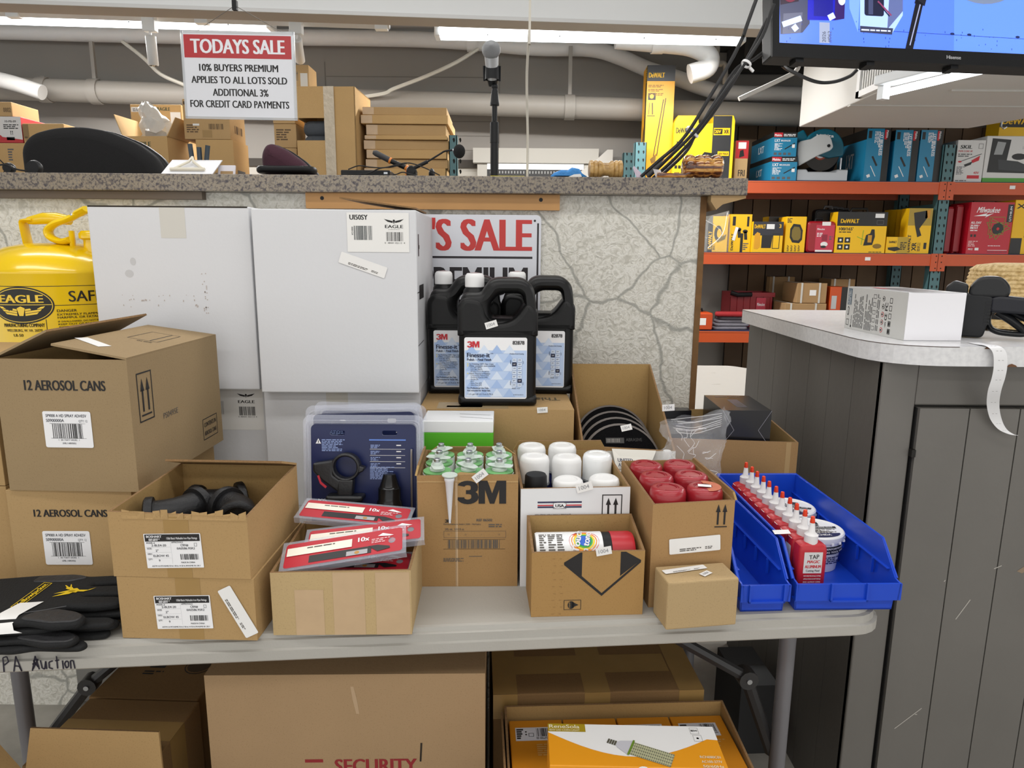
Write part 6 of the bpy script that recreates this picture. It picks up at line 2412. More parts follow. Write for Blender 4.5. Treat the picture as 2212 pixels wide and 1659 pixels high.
def makita_flat(f, W, H):
    f.rect(0, H * .78, W, H * .22, BLK)
    f.rect(W * .02, H * .80, W * .36, H * .18, REDINK, 2)
    f.text('Makita', W * .04, H * .83, H * .10, WHITE, W * .30, .6, k=3)
    f.rows(W * .42, H * .82, W * .5, H * .12, 2, WHITE, 2)
    f.text('LXT', W * .06, H * .60, H * .12, WHITE, W * .22, .7)
    f.text('BRUSHLESS', W * .32, H * .62, H * .07, WHITE, W * .40, .5)
    f.rows(W * .06, H * .25, W * .34, H * .30, 6, WHITE)
    f.line(W * .5, H * .30, W * .92, H * .56, H * .04, BLK)
    f.rect(W * .80, H * .36, W * .12, H * .14, PAPER, 3)
    for i in range(4):
        f.rect(W * (.05 + .2 * i), H * .06, W * .12, H * .10, DGR, 2)


def side_blue(f, W, H):
    f.rect(0, H * .80, W, H * .20, BLK)
    f.text('LXT', W * .35, H * .3, H * .3, WHITE, W * .25, .6)


s = 'teal blue tool carton lying flat, '
goods('tool_carton', s + 'upper of two beside the chop saw', 'box', 1671, 1722, 283, RY + .01, DZ[0] + .152, .42, MAK, makita_flat, left=side_blue, h=.150)
goods('tool_carton', s + 'lower of two beside the chop saw', 'box', 1666, 1722, 335, RY + .0, DZ[0], .42, MAK, makita_flat, left=side_blue, h=.150)


def makita_tall(flip):
    def fn(f, W, H):
        f.rect(W * .72, 0, W * .28, H, BLK)
        f.rect(W * .74, H * .80, W * .10, H * .18, REDINK, 2)
        f.text('Makita', W * .81, H * .97, W * .09, WHITE, H * .14, .5, rot=-PI / 2, k=3)
        f.text('LXT BRUSHLESS', W * .55, H * .92, W * .14, WHITE, H * .42, .7, rot=-PI / 2, k=3)
        s_ = f.sub(W * .32, H * .95, -PI / 2)
        s_.rows(0, 0, H * .30, W * .24, 4, WHITE, 2)
        f.rect(W * .06, H * .82, W * .14, H * .14, BLK)
        f.line(W * .30, H * .48, W * .52, H * .30, W * .08, BLK)
        f.line(W * .26, H * .30, W * .50, H * .10, W * .03, PAPER)
        f.sub(W * .16, H * .07, .4).rect(0, 0, W * .14, W * .12, PAPER, 3)
    return fn


for x0, x1, yt, lab, d in ((1873, 1924, 278, 'tall teal blue tool carton nearest the chop saw', .40), (1934, 1986, 281, 'tall teal blue tool carton in the middle of three', .36), (1989, 2037, 281, 'tall teal blue tool carton against the rack post', .30)):
    goods('tool_carton', lab, 'box', x0, x1, yt, RY + .02, DZ[0], d, MAK, makita_tall(0), left=side_blue, group=None)

# chop saw
X, W, H = front(1731, 1842, 275, RY, DZ[0])
cs = thing('chop_saw', 'teal chop saw with a grey blade guard and silver base on the top shelf', 'chop saw', (X, RY + .02, DZ[0] + .0005), 0)
SIL = mat('saw_silver', '#b4b8bc', .35, .5)
b = MB(SIL)
b.prism([(0, 0), (W, 0), (W, .075), (W * .80, .075), (W * .76, .060), (W * .22, .060), (W * .18, .075), (0, .075)], 0, .25, 'y')
b.build('base', cs, bevel=.006)
TL = mat('saw_teal', '#0d5f74', .35)
cxs, czs, rs_ = W * .58, .205, .135
b = MB(TL)
b.slab(arc(cxs, czs, rs_, R(-15), R(195), 26) + [(cxs - rs_ * .6, czs - .02), (cxs + rs_ * .3, czs - .05)], .055, .008, c=(0, .10, 0))
b.slab(fillet([(0, .30), (W * .18, .34), (W * .30, .28), (W * .2, .24), (.005, .25)], .015), .05, .010, c=(0, .12, 0))
f = Face(b, (0, .0715, 0), (1, 0, 0), (0, 0, 1))
f.text('Makita', W * .58, .285, .020, WHITE, W * .34, .8, al='C')
b.build('blade_guard', cs)
b = MB(mat('guard_grey', '#bdbfbf', .45))
b.slab(fillet([(W * .045, .096), (W * .0, .18), (W * .005, .25), (W * .29, .27), (W * .39, .296), (W * .62, .296), (W * .70, .217), (W * .65, .196), (W * .42, .165)], [.01, .03, .02, .02, .02, .04, .03, .02, .02]), .05, .006, c=(0, .045, 0))
b.use(BLACKP).lathe([(.001, 0), (.010, 0), (.010, .004), (.001, .004)], 12, (W * .60, .016, .225), 'y')
b.build('lower_guard', cs)
b = MB(mat('disc_grey', '#3a3632', .6)).lathe([(.001, 0), (.12, 0), (.12, .004), (.001, .004)], 36, (cxs, .10, .195), 'y')
b.use(mat('disc_label_red', '#a7401f', .5)).lathe([(.001, -.002), (.045, -.002), (.045, 0), (.001, 0)], 24, (cxs - .01, .098, .19), 'y')
b.use(WHITE).lathe([(.02, -.003), (.034, -.003), (.034, -.001), (.02, -.001)], 24, (cxs - .01, .098, .19), 'y')
b.build('abrasive_disc', cs)
b = MB(BLACKP)
b.tube([(W * .9, .12, .22), (W * .95, .2, .17), (W * .9, .25, .08)], .035, 10)
b.tube([(W * .3, .16, .07), (W * .75, .16, .12)], .02, 8)
b.build('motor', cs)
MB(STEEL).tube([(W * .88, .03, .075), (W * .88, .03, .15)], .006, 8).build('vise_rod', cs)


def skil(f, W, H):
    f.text('SKIL', W * .1, H * .80, H * .085, BLK, W * .42, .8, slant=.2)
    f.frame(W * .76, H * .80, W * .16, H * .12, W * .012, DGR)
    f.text('PWR CORE 40', W * .05, H * .72, H * .04, REDINK, W * .5, .5)
    f.rows(W * .05, H * .60, W * .5, H * .09, 2, DGR)
    f.line(W * .1, H * .48, W * .9, H * .68, W * .025, DGR)
    f.poly([(W * .55, H * .52), (W * .85, H * .64), (W * .82, H * .52), (W * .6, H * .46)], REDINK, 3)
    f.poly([(W * .3, H * .42), (W * .6, H * .50), (W * .55, H * .42), (W * .35, H * .37)], BLK, 3)
    f.ell(W * .14, H * .49, W * .07, H * .02, REDINK, 3, 10)
    f.rows(W * .05, H * .18, W * .3, H * .2, 7, DGR)
    f.text('40V', W * .68, H * .20, H * .06, REDINK, W * .2, .5)
    f.rect(W * .46, H * .09, W * .44, H * .08, REDINK)
    f.rows(W * .05, H * .02, W * .4, H * .04, 1, DGR)


goods('tool_carton', 'white tool carton picturing a red and black string trimmer', 'box', 2068, 2128, 303, RY + .02, DZ[0], .34, mat('carton_white', '#d6d4d1', .45), skil,
      left=lambda f, W, H: (f.rect(0, 0, W, H, mat('carton_side_grey', '#a9a6a2', .5), 1), f.rect(W * .3, H * .45, W * .4, H * .3, mat('side_label', '#8b8b90', .5), 2), f.poly([(W * .4, H * .55), (W * .6, H * .55), (W * .6, H * .66), (W * .45, H * .7)], BLK, 3)))


def mower(f, W, H):
    f.rect(0, 0, W, H * .10, mat('carton_green', '#4c9a2c', .45))
    f.poly([(W * .06, H * .22), (W * .09, H * .95), (W * .40, H * .92), (W * .36, H * .40), (W * .62, H * .40), (W * .9, H * .34), (W * .88, H * .20)], BLK)
    f.poly([(W * .14, H * .60), (W * .18, H * .88), (W * .32, H * .86), (W * .28, H * .60)], mat('carton_grey', '#9a9c9c', .45), 2)
    f.poly([(W * .22, H * .50), (W * .55, H * .46), (W * .85, H * .30), (W * .84, H * .23), (W * .25, H * .28)], mat('carton_charcoal', '#343638', .45), 2)
    f.ell(W * .56, H * .56, W * .12, H * .07, BLK, 2, 14)
    f.rows(W * .6, H * .72, W * .34, H * .06, 2, mat('pale_print', '#b5b5b5', .5))


goods('tool_carton', 'wide white carton with a black tool picture and green foot at the picture edge', 'box', 2131, 2262, 294, RY + .02, DZ[0], .30, mat('carton_white', '#d6d4d1'), mower, left=lambda f, W, H: f.rect(0, 0, W, H * .1, MATS['carton_green'], 1))
goods('tool_carton', 'tall black and yellow carton behind the wide white one', 'box', 2160, 2262, 246, RY + .36, DZ[0], .14, YEL, lambda f, W, H: (f.rect(0, H * .82, W, H * .18, BLK), f.text('DeWALT', W * .06, H * .86, H * .09, YEL, W * .7, .8, k=3)))


# middle shelf
def dw(f, W, H, x, y, h, w, m=BLK, rot=0):
    f.text('DeWALT', x, y, h, m, w, .9, rot=rot, k=4)


def saw_blister(f, W, H):
    f.rect(0, 0, W * .38, H, mat('pack_silver', '#6f6d66', .3), 1)
    f.rect(W * .20, 0, W * .20, H * .8, BLK, 2)
    dw(f, W, H, W * .37, H * .08, W * .14, H * .50, YEL, PI / 2)
    f.ell(W * .62, H * .52, W * .16, H * .22, BLK, 2)
    f.ell(W * .66, H * .52, W * .09, H * .13, YEL, 3)
    f.poly([(W * .55, H * .35), (W * .95, H * .50), (W * .9, H * .36), (W * .6, H * .26)], mat('print_olive', '#7d6a2a', .5), 4)
    s_ = f.sub(W * .52, H * .05, PI / 2)
    s_.rows(0, 0, H * .2, W * .1, 3, BLK, 3)


t, W, H, d = goods('tool_pack', 'yellow saw pack wrapped in loose clear plastic at the shelf end', 'pack', 1519, 1573, 467, RY + .02, DZ[1], .12, YEL, saw_blister)
b = MB(BAG)
b.loft([[(-.01, -.012, .0), (W + .005, -.015, .0), (W + .005, .14, 0), (-.01, .14, 0)], [(-.012, -.02, H * .6), (W + .01, -.018, H * .6), (W + .01, .14, H * .6), (-.012, .14, H * .6)], [(W * .3, .0, H * 1.02), (W * .98, -.01, H * 1.15), (W * .98, .05, H * 1.13), (W * .3, .06, H * 1.02)]])
b.use(mat('film_crease', '#ffffff')).tube(curve_pts([(W * .2, -.022, H * .1), (W * .75, -.024, H * .5), (W * .9, -.022, H * 1.1)], 5), .003, 4).tube(curve_pts([(0, -.022, H * .9), (W * .5, -.024, H * .7), (W * .85, -.022, H * .45)], 5), .002, 4)
b.build('plastic_wrap', t)


def dw_drill(f, W, H):
    f.rect(W * .12, H * .70, W * .14, H * .24, BLK)
    dw(f, W, H, W * .20, H * .05, W * .11, H * .44, BLK, PI / 2)
    for x, y in ((.42, .60), (.72, .55)):
        f.ell(W * x, H * y, W * .12, H * .05, BLK, 2, 10)
        f.poly([(W * (x - .02), H * (y - .22)), (W * (x + .12), H * (y - .22)), (W * (x + .08), H * y), (W * (x - .06), H * y)], BLK, 2)
    f.sub(W * .26, H * .30, R(76)).rect(0, 0, H * .36, W * .14, PAPER, 5)
    f.rect(W * .52, 0, W * .12, H * .5, BLK, 3)
    f.rect(W * .78, H * .68, W * .10, H * .26, BLK, 2)
    f.rows(W * .66, H * .05, W * .25, H * .2, 4, DGR, 2)


goods('tool_carton', 'yellow drill kit carton with a slanted white sticker', 'box', 1577, 1624, 463, RY + .03, DZ[1], .16, YEL, dw_drill)


def dw_speaker(f, W, H):
    f.rect(0, H * .55, W, H * .45, mat('pack_navy', '#27272f', .3))
    dw(f, W, H, W * .04, H * .78, H * .13, W * .36, YEL)
    f.rect(W * .44, H * .76, W * .26, H * .16, PAPER, 3)
    f.text('3', W * .86, H * .80, H * .12, YEL, W * .06, .8)
    f.poly([(W * .06, H * .12), (W * .06, H * .58), (W * .14, H * .66), (W * .24, H * .62), (W * .26, H * .20), (W * .18, H * .10)], mat('speaker_yellow', '#d79a16', .4), 3)
    f.poly([(W * .30, H * .14), (W * .30, H * .56), (W * .66, H * .56), (W * .62, H * .14)], BLK, 3)
    f.frame(W * .66, H * .12, W * .24, H * .5, W * .02, BLK)


goods('tool_pack', 'blister packed yellow and black speaker with a dark header card', 'pack', 1627, 1692, 479, RY, DZ[1], .10, YEL, dw_speaker)
goods('tool_carton', 'yellow carton half hidden behind the speaker pack and radio carton', 'box', 1660, 1702, 468, RY + .17, DZ[1], .12, YEL, lambda f, W, H: (f.rect(0, H * .7, W, H * .3, BLK), dw(f, W, H, W * .9, H * .05, W * .2, H * .5, BLK, PI / 2)))


def dw_radio(f, W, H):
    f.rows(W * .06, H * .82, W * .26, H * .14, 4, BLK)
    P = [(.22, .42), (.22, .66), (.36, .80), (.70, .78), (.84, .62), (.84, .36), (.70, .26), (.36, .28)]
    f.poly([(W * x, H * y) for x, y in P], BLK)
    f.poly([(W * (.53 + (x - .53) * .72), H * (.53 + (y - .53) * .72)) for x, y in P], mat('print_olive', '#7d6a2a', .5), 3)
    for i in range(4):
        s_ = f.sub(W * (.22 + .18 * i), H * .03, PI / 2)
        s_.rows(0, 0, H * .18, W * .10, 2, BLK, 2)


goods('tool_carton', 'yellow carton printed with a black work light outline', 'box', 1698, 1742, 468, RY + .01, DZ[1], .14, YEL, dw_radio)
CASE_R = mat('case_red', '#96131f', .35)


def case(name, label, x0, x1, ytop, Y, z, d, m, fr=None):
    X, W, H = front(x0, x1, ytop, Y, z)
    t = thing(name, label, 'tool case', (X, Y, z + .0005), 0)
    b = MB(m).slab(rrect(0, 0, W, H, min(W, H) * .12, 4), d, min(.012, d * .3), c=(0, d / 2, 0))
    b.slab(rrect(W * .04, H * .04, W * .92, H * .92, min(W, H) * .1, 4), d + .008, .004, c=(0, d / 2, 0))
    b.build('shell', t)
    q = MB(BLACKP if m != BLACKP else DGREY)
    q.tube([(W * .35, d / 2, H - .004), (W * .38, d / 2, H + .018), (W * .62, d / 2, H + .018), (W * .65, d / 2, H - .004)], .008, 8)
    q.build('handle', t)
    if fr:
        q = MB()
        fr(Face(q, (0, -.0045, 0), (1, 0, 0), (0, 0, 1)), W, H)
        q.build('label', t)
    return t


case('tool_case', 'red plastic tool case with a red and white paper label', 1744, 1805, 478, RY + .01, DZ[1], .10, CASE_R,
     lambda f, W, H: (f.rect(W * .30, H * .03, W * .66, H * .85, mat('case_label_red', '#c1344a', .4)), f.rect(W * .5, H * .86, W * .3, H * .12, PAPER, 2), f.rect(W * .32, H * .03, W * .6, H * .06, PAPER, 2), f.text('Milwaukee', W * .34, H * .72, H * .06, WHITE, W * .26, .5), f.rows(W * .34, H * .50, W * .2, H * .14, 3, WHITE),
                      f.rect(W * .52, H * .38, W * .2, H * .2, mat('case_label_dark', '#8f2036', .4), 2), f.ell(W * .62, H * .27, W * .13, H * .08, PAPER, 3, 14), f.ell(W * .60, H * .19, W * .10, H * .04, BLK, 4, 12), f.rows(W * .78, H * .4, W * .14, H * .14, 2, DGR)))
for i in range(4):
    case('tool_case', 'black tool case, ' + ('nearest', 'second', 'third', 'last')[i] + ' of the dim row behind the red case', 1760 + i * 12, 1822 + i * 12, 452 + i * 1.5, RY + .13 + i * .07, DZ[1], .06, BLACKP)


def laser(f, W, H):
    f.rect(0, H * .66, W, H * .34, BLK)
    dw(f, W, H, W * .07, H * .73, H * .10, W * .36, YEL)
    f.rect(W * .75, H * .86, W * .18, H * .10, PAPER, 3)
    f.frame(W * .79, H * .70, W * .14, H * .10, W * .008, DGR)
    f.text("100/165'", W * .05, H * .55, H * .075, BLK, W * .28, .7)
    f.rows(W * .05, H * .49, W * .24, H * .04, 1, BLK)
    for i in range(2):
        for j in range(2):
            f.rect(W * (.04 + .14 * i), H * (.08 + .17 * j), W * .11, H * .13, BLK, 2)
            f.ell(W * (.095 + .14 * i), H * (.145 + .17 * j), W * .025, H * .03, PAPER, 3, 8)
    f.poly([(W * .56, H * .18), (W * .60, H * .44), (W * .68, H * .48), (W * .70, H * .58), (W * .76, H * .58), (W * .78, H * .40), (W * .74, H * .20)], BLK, 2)
    f.rect(W * .64, H * .26, W * .08, H * .18, mat('laser_yellow', '#c98f14', .4), 3)
    f.line(W * .42, H * .40, W * .58, H * .32, W * .012, mat('laser_green', '#7faf2a', .4))
    f.line(W * .52, H * .20, W * .54, H * .56, W * .012, MATS['laser_green'])
    f.ell(W * .84, H * .17, W * .09, H * .06, mat('pouch_tan', '#8a6a1c', .5), 3, 12)
    f.rows(W * .68, H * .01, W * .26, H * .03, 1, BLK)


t, W, H, d = goods('laser_kit', 'black topped yellow laser level kit in the middle of the shelf', 'tool kit', 1809, 1917, 458, RY - .005, DZ[1], .115, YEL, laser)
MB(BLACKP).tube([(W * .32, d * .5, H - .004), (W * .35, d * .5, H + .022), (W * .65, d * .5, H + .022), (W * .68, d * .5, H - .004)], .009, 8).build('handle', t)


def xr(f, W, H):
    f.rect(0, H * .62, W, H * .38, mat('xr_grey', '#a98d2c', .4), 1)
    f.poly([(W * .2, H * .90), (W * .75, H * .95), (W * .8, H * .80), (W * .5, H * .55), (W * .62, H * .40), (W * .45, H * .36), (W * .30, H * .62)], BLK, 2)
    f.rect(W * .70, H * .78, W * .2, H * .18, mat('xr_orange', '#c98a1a', .4), 2)
    dw(f, W, H, W * .19, H * .03, W * .14, H * .38, BLK, PI / 2)
    f.text('XR', W * .45, H * .06, W * .2, BLK, H * .18, .8, rot=PI / 2, k=3)
    s_ = f.sub(W * .62, H * .05, PI / 2)
    s_.rows(0, 0, H * .2, W * .12, 3, BLK, 2)
    f.rect(W * .76, H * .10, W * .12, H * .14, BLK, 2)


goods('tool_carton', 'yellow nailer carton standing against the rack post', 'box', 1963, 2014, 450, RY + .005, DZ[1], .09, YEL, xr)
for i in range(3):
    goods('tool_carton', 'yellow nailer carton, ' + ('first', 'second', 'third')[i] + ' behind the one against the post', 'box', 1952 - i * 14, 2000 - i * 13, 452 + i * .6, RY + .105 + i * .1, DZ[1], .09, YEL, xr)
goods('tool_carton', 'small yellow carton with a black tool in front of the nailer cartons', 'box', 1914, 1961, 512, RY - .005, DZ[1], .09, YEL,
      lambda f, W, H: (f.rect(W * .5, 0, W * .5, H, mat('dull_yellow', '#b99822', .4), 1), dw(f, W, H, W * .12, H * .62, H * .14, W * .34), f.poly([(W * .08, H * .35), (W * .5, H * .4), (W * .7, H * .25), (W * .4, H * .12), (W * .1, H * .22)], BLK, 3), f.text('FLEX', W * .12, H * .40, H * .08, YEL, W * .2, .6, k=5), f.rows(W * .64, H * .2, W * .3, H * .5, 5, BLK, 3)))
for i, (x0, x1, yt, lab) in enumerate(((2041, 2060, 446, 'dark red tool case standing on end nearest the rack post'), (2066, 2081, 442, 'dark red tool case standing on end beside the red laser carton'))):
    case('tool_case', lab, x0, x1, yt, RY + .06 - .02 * i, DZ[1], .30, CASE_R)


def milw(f, W, H):
    f.text('Milwaukee', W * .14, H * .80, H * .11, WHITE, W * .52, .5, slant=.35)
    f.poly([(W * .08, H * .73), (W * .40, H * .79), (W * .36, H * .755), (W * .54, H * .79), (W * .34, H * .70), (W * .38, H * .735)], WHITE, 3)
    f.text('ALL-DAY', W * .04, H * .585, H * .045, WHITE, W * .24, .7)
    f.rows(W * .04, H * .54, W * .2, H * .03, 1, WHITE)
    f.text('BEST', W * .04, H * .485, H * .05, WHITE, W * .18, .7)
    f.rows(W * .04, H * .44, W * .18, H * .03, 1, WHITE)
    GR = mat('laser_line_green', '#6f8f2e', .4)
    cx_, cy_ = W * .66, H * .50
    for a0 in (0, .5):
        P = [(cx_ + W * .30 * math.cos(a0 + 2.1 * i), cy_ + W * .26 * math.sin(a0 + 2.1 * i)) for i in range(3)]
        for i in range(3):
            f.line(*P[i], *P[(i + 1) % 3], W * .012, GR, 3)
    f.frame(W * .46, H * .38, W * .36, H * .34, W * .010, GR, 3)
    f.poly(arc(W * .68, H * .49, W * .14, 0, 2 * PI * 7 / 8, 7), BLK, 2)
    f.ell(W * .68, H * .49, W * .035, H * .03, REDINK, 4, 10)
    for x in (.06, .14):
        f.rect(W * x, H * .33, W * .05, H * .05, BLK, 2)
    f.rows(W * .03, H * .14, W * .22, H * .12, 4, mat('case_pale', '#dfb3b3', .5))
    f.text('M12', W * .05, H * .075, H * .035, WHITE, W * .10, .6)
    f.rect(W * .20, H * .07, W * .09, H * .05, PAPER, 2)
    f.rows(W * .5, H * .15, W * .3, H * .02, 1, WHITE)
    f.rect(W * .5, H * .07, W * .46, H * .008, WHITE)
    f.rows(W * .5, H * .02, W * .46, H * .04, 1, mat('case_label_dark', '#8f2036', .4))
    f.rect(W * .86, H * .62, W * .13, H * .34, BLK, 2)
    f.text('LITHIUM', W * .96, H * .64, W * .05, WHITE, H * .28, .5, rot=PI / 2, k=3)


goods('tool_carton', 'red laser carton with green beam lines and white script lettering', 'box', 2097, 2190, 437, RY - .01, DZ[1], .22, mat('carton_red', '#b81528', .4), milw)
goods('tool_carton', 'yellow carton with black strap at the picture edge behind the red laser carton', 'box', 2192, 2262, 432, RY + .02, DZ[1], .25, YEL, lambda f, W, H: (f.text('XR', W * .06, H * .84, H * .09, BLK, W * .5, .8), f.rect(W * .0, 0, W * .35, H * .3, BLK), f.rows(W * .4, H * .3, W * .5, H * .4, 8, BLK)))

# lower shelf
LZ = DZ[2]
X, W, H = front(1578, 1670, 632, RY + .22, LZ)
cr = thing('tool_crate', 'dark red plastic crate with a black carrying handle on the lower shelf', 'crate', (X, RY + .22, LZ + .0005), 0)
b = MB(mat('crate_red', '#8f1620', .4))
b.box(0, W, 0, .22, 0, .004).box(0, W, 0, .006, 0, H).box(0, W, .214, .22, 0, H).box(0, .006, 0, .22, 0, H).box(W - .006, W, 0, .22, 0, H)
b.box(-.008, W + .008, -.008, .0, H - .03, H)
for i in range(7):
    b.box(W * i / 6.5, W * i / 6.5 + .008, -.006, 0, 0, H)
b.build('body', cr)
q = MB(BLACKP)
q.tube([(-.01, -.03, H), (W * .12, -.035, H - .015), (W * .45, -.03, H - .012)], .016, 8)
q.build('handle', cr)
q = MB()
f = Face(q, (0, -.0065, 0), (1, 0, 0), (0, 0, 1))
f.rect(W * .6, H * .1, W * .22, H * .75, mat('case_label_red', '#c1344a'), 1)
f.text('Milwaukee', W * .62, H * .62, H * .09, WHITE, W * .18, .5)
f.rect(W * .62, H * .14, W * .18, H * .14, PAPER, 2)
q.build('label', cr)
STRAP = mat('white_strap', '#c9c6be', .5)


def banded(label, x0, x1, ytop, Y, z, d, h=None):
    t, W, H, d = goods('banded_carton', label, 'box', x0, x1, ytop, Y, z, d, card('banded_cardboard', '#a98860'), None, None, h=h)
    b = MB(STRAP)
    for x in (W * .12, W * .72):
        b.box(x, x + .012, -.002, d + .002, -.0003, 0).box(x, x + .012, -.003, -.001, 0, H).box(x, x + .012, -.003, d, H, H + .002)
    b.build('strap', t)
    if W > .2:
        q = MB()
        Face(q, (0, -.0004, 0), (1, 0, 0), (0, 0, 1)).rect(W * .42, H * .38, W * .22, H * .28, PAPER, 2)
        q.build('label', t)
    return t, H


_, H0 = banded('banded carton lying lowest on the lower shelf beside the red crate', 1695, 1784, 656, RY + .02, LZ, .30)
banded('banded carton with a white label stacked beside the red crate', 1722, 1786, 612, RY + .03, LZ + H0 + .003, .26)
banded('banded carton standing behind the one with the white label', 1662, 1716, 598, RY + .45, LZ, .07)
banded('banded carton stacked behind the orange and blue box', 1794, 1846, 603, RY + .26, LZ, .20)
goods('parts_box', 'small orange and blue box beside the banded cartons', 'box', 1793, 1830, 620, RY + .03, LZ, .15, mat('parts_orange', '#c24a16', .45), lambda f, W, H: (f.rect(0, 0, W, H * .28, mat('parts_blue', '#1f4f9c', .45)), f.rect(W * .1, H * .5, W * .3, H * .3, mat('pale_print', '#b5b5b5', .5), 2), f.rect(W * .65, 0, W * .35, H, BLK, 3)))
case('tool_case', 'orange tool case at the counter corner on the lower shelf', 1496, 1540, 676, RY + .0, LZ, .20, mat('case_orange', '#c2481a', .4), lambda f, W, H: f.rect(W * .15, H * .3, W * .5, H * .4, PAPER))
for i in range(4):
    t = thing('folded_sack', 'grey folded sack, ' + ('lowest', 'second', 'third', 'topmost')[i] + ' of the small pile on the lower shelf', 'sack', (aty(1545 + i * 4, 700, RY).x, RY + .02 + .02 * i, LZ + .001 + i * .022), R(4 - 3 * i))
    MB(mat('sack_grey', '#77747c', .8, var=.2, scale=20, bump=.3, bscale=60)).slab(rrect(0, 0, .24, .125, .03), .020, .008, ax='z', c=(0, 0, .010)).build('body', t)
t = thing('folded_cloth', 'crumpled red cloth on top of the grey sacks', 'cloth', (aty(1548, 690, RY).x, RY + .05, LZ + .090), R(-6))
MB(mat('cloth_red', '#9c1f24', .8, var=.2, scale=20)).slab(fillet([(0, 0), (.22, .0), (.20, .10), (.12, .13), (.02, .10)], .03), .03, .012, ax='z', c=(0, 0, .015)).build('body', t)
t = thing('wrapped_bundle', 'carton bundle under crinkled clear wrap at the foot of the rack', 'bundle', (aty(1500, 860, RY).x, RY - .02, 0), R(3))
MB(KRAFT_L).box(0, .75, 0, .4, 0, .36).build('carton', t, bevel=.01)
b = MB(mat('crinkled_film', '#6d6f74', .15, bump=1.0, bscale=26, var=.6, scale=24)).slab(fillet([(.0, .36), (.75, .36), (.72, .44), (.5, .47), (.25, .45), (.05, .43)], .03), .38, .05, c=(0, .2, 0))
b.build('wrap', t)

# ================================================================ racking and cartons behind the auction counter
BY = 3.60
BZ = 1.50
rk2 = thing('pallet_rack', 'second pallet rack behind the auction counter, only its teal posts showing', 'rack', (0, BY, 0))
pl1 = aty(970, 330, BY).x
post(pl1, .0, rk2, aty(975, 292, BY).z, .040 * BY / 3.6)
post(pl1, .50, rk2, 1.6, .04)
post(-3.2, 0, rk2, 1.6)
for xa, xb in ((-3.2, pl1),):
    MB(ORNG).box(xa, xb, -.03, .0, BZ - .09, BZ - .012).build('beam', rk2)
    MB(DECK).box(xa, xb, -.04, .55, BZ - .012, BZ).build('deck', rk2)
TN = card('far_cardboard', '#c6a370')
TN2 = card('far_cardboard_grey', '#bb9b6e')


def bx(label, x0, x1, yt, yb, d, m=TN, fr=None, name='carton', Y=BY, z=None, rz=0, left=None):
    X, W, _ = front(x0, x1, yt, Y, 0)
    z0 = BZ if z is None else z
    H = aty((x0 + x1) / 2, yt, Y).z - z0
    t = thing(name, label, 'box', (X, Y, z0 + .0006), rz)
    b = MB(m).box(0, W, 0, d, 0, H)
    if fr:
        fr(Face(b, (0, 0, 0), (1, 0, 0), (0, 0, 1)), W, H)
    if left:
        left(Face(b, (W, 0, 0), (0, 1, 0), (0, 0, 1)), d, H)
    b.build('body', t, bevel=.003)
    return t, W, H, z0 + H + .001


def diamond(f, W, H):
    f.rect(0, 0, W, H * .24, mat('blue_band', '#2f3f86', .5))
    f.text('000 0000', W * .35, H * .08, H * .09, WHITE, W * .3, .3)
    f.poly([(0, H * .92), (W * .25, H * .92), (0, H * 1.0 - .001)], INK)
    f.line(0, H * .95, W * .50, H * .62, .006, INK)
    f.line(W * .50, H * .62, 0, H * .30, .006, INK)
    f.poly([(0, H * .36), (W * .28, H * .36), (W * .1, H * .27), (0, H * .27)], INK)
    f.poly([(0, H * .90), (W * .28, H * .90), (W * .12, H * .98), (0, H * .98)], INK, 3)
    f.rows(W * .55, H * .72, W * .15, H * .2, 5, DGR)


t, W, H, zt = bx('brown carton with a black diamond and blue foot band at the picture edge', -30, 56, 309, 372, .22, TN, diamond)


def whitered(f, W, H):
    f.rect(0, 0, W, H, mat('carton_white_red', '#d8d6d4', .5), 1)
    f.poly([(0, 0), (W, 0), (W, H * .12), (W * .5, H * .22), (W * .3, H * .5), (0, H * .5)], mat('carton_scarlet', '#b8262a', .5), 2)
    f.text('10-PB-09', W * .6, H * .78, H * .08, BLK, W * .28, .5, k=3)
    f.rows(W * .55, H * .52, W * .38, H * .2, 3, BLK)
    f.arrows(W * .68, H * .28, W * .12, H * .22, BLK, 2, False)
    f.rect(W * .6, H * .10, W * .2, H * .12, BLK, 2)


_, _, _, z2 = bx('white carton with red swirls stacked at the picture edge', -40, 46, 252, 310, .22, MATS.get('carton_scarlet') or mat('carton_scarlet', '#b8262a', .5), whitered, z=zt)
bx('brown carton on top of the white and red one', -40, 26, 220, 254, .2, TN2, lambda f, W, H: f.text('0002', W * .72, H * .3, H * .3, mat('brown_ink', '#5e4a34', .7), W * .24, .5), z=z2)
_, _, _, zq = bx('brown carton beneath the pale one behind the black chair', 62, 141, 312, 372, .22, TN2, Y=BY + .02)
bx('brown carton with two small arrows behind the black chair', 50, 139, 267, 310, .22, TN, lambda f, W, H: (f.rect(0, H * .25, W * .14, H * .7, mat('carton_dark_panel', '#8d7450', .8)), f.arrows(W * .02, H * .1, W * .09, H * .3, INK, 2, False)), z=zq)  # darker brown panel at one end of the front


def labelcarton(f, W, H):
    GI2 = mat('carton_green_ink', '#3c4a36', .6)
    f.rect(W * .02, H * .78, W * .30, H * .14, PAPER)
    f.rows(W * .05, H * .79, W * .25, H * .1, 3, DGR, 2)
    f.text('FRAGILE', W * .50, H * .82, H * .1, GI2, W * .28, .6)
    f.rect(W * .78, H * .42, W * .2, H * .36, PAPER)


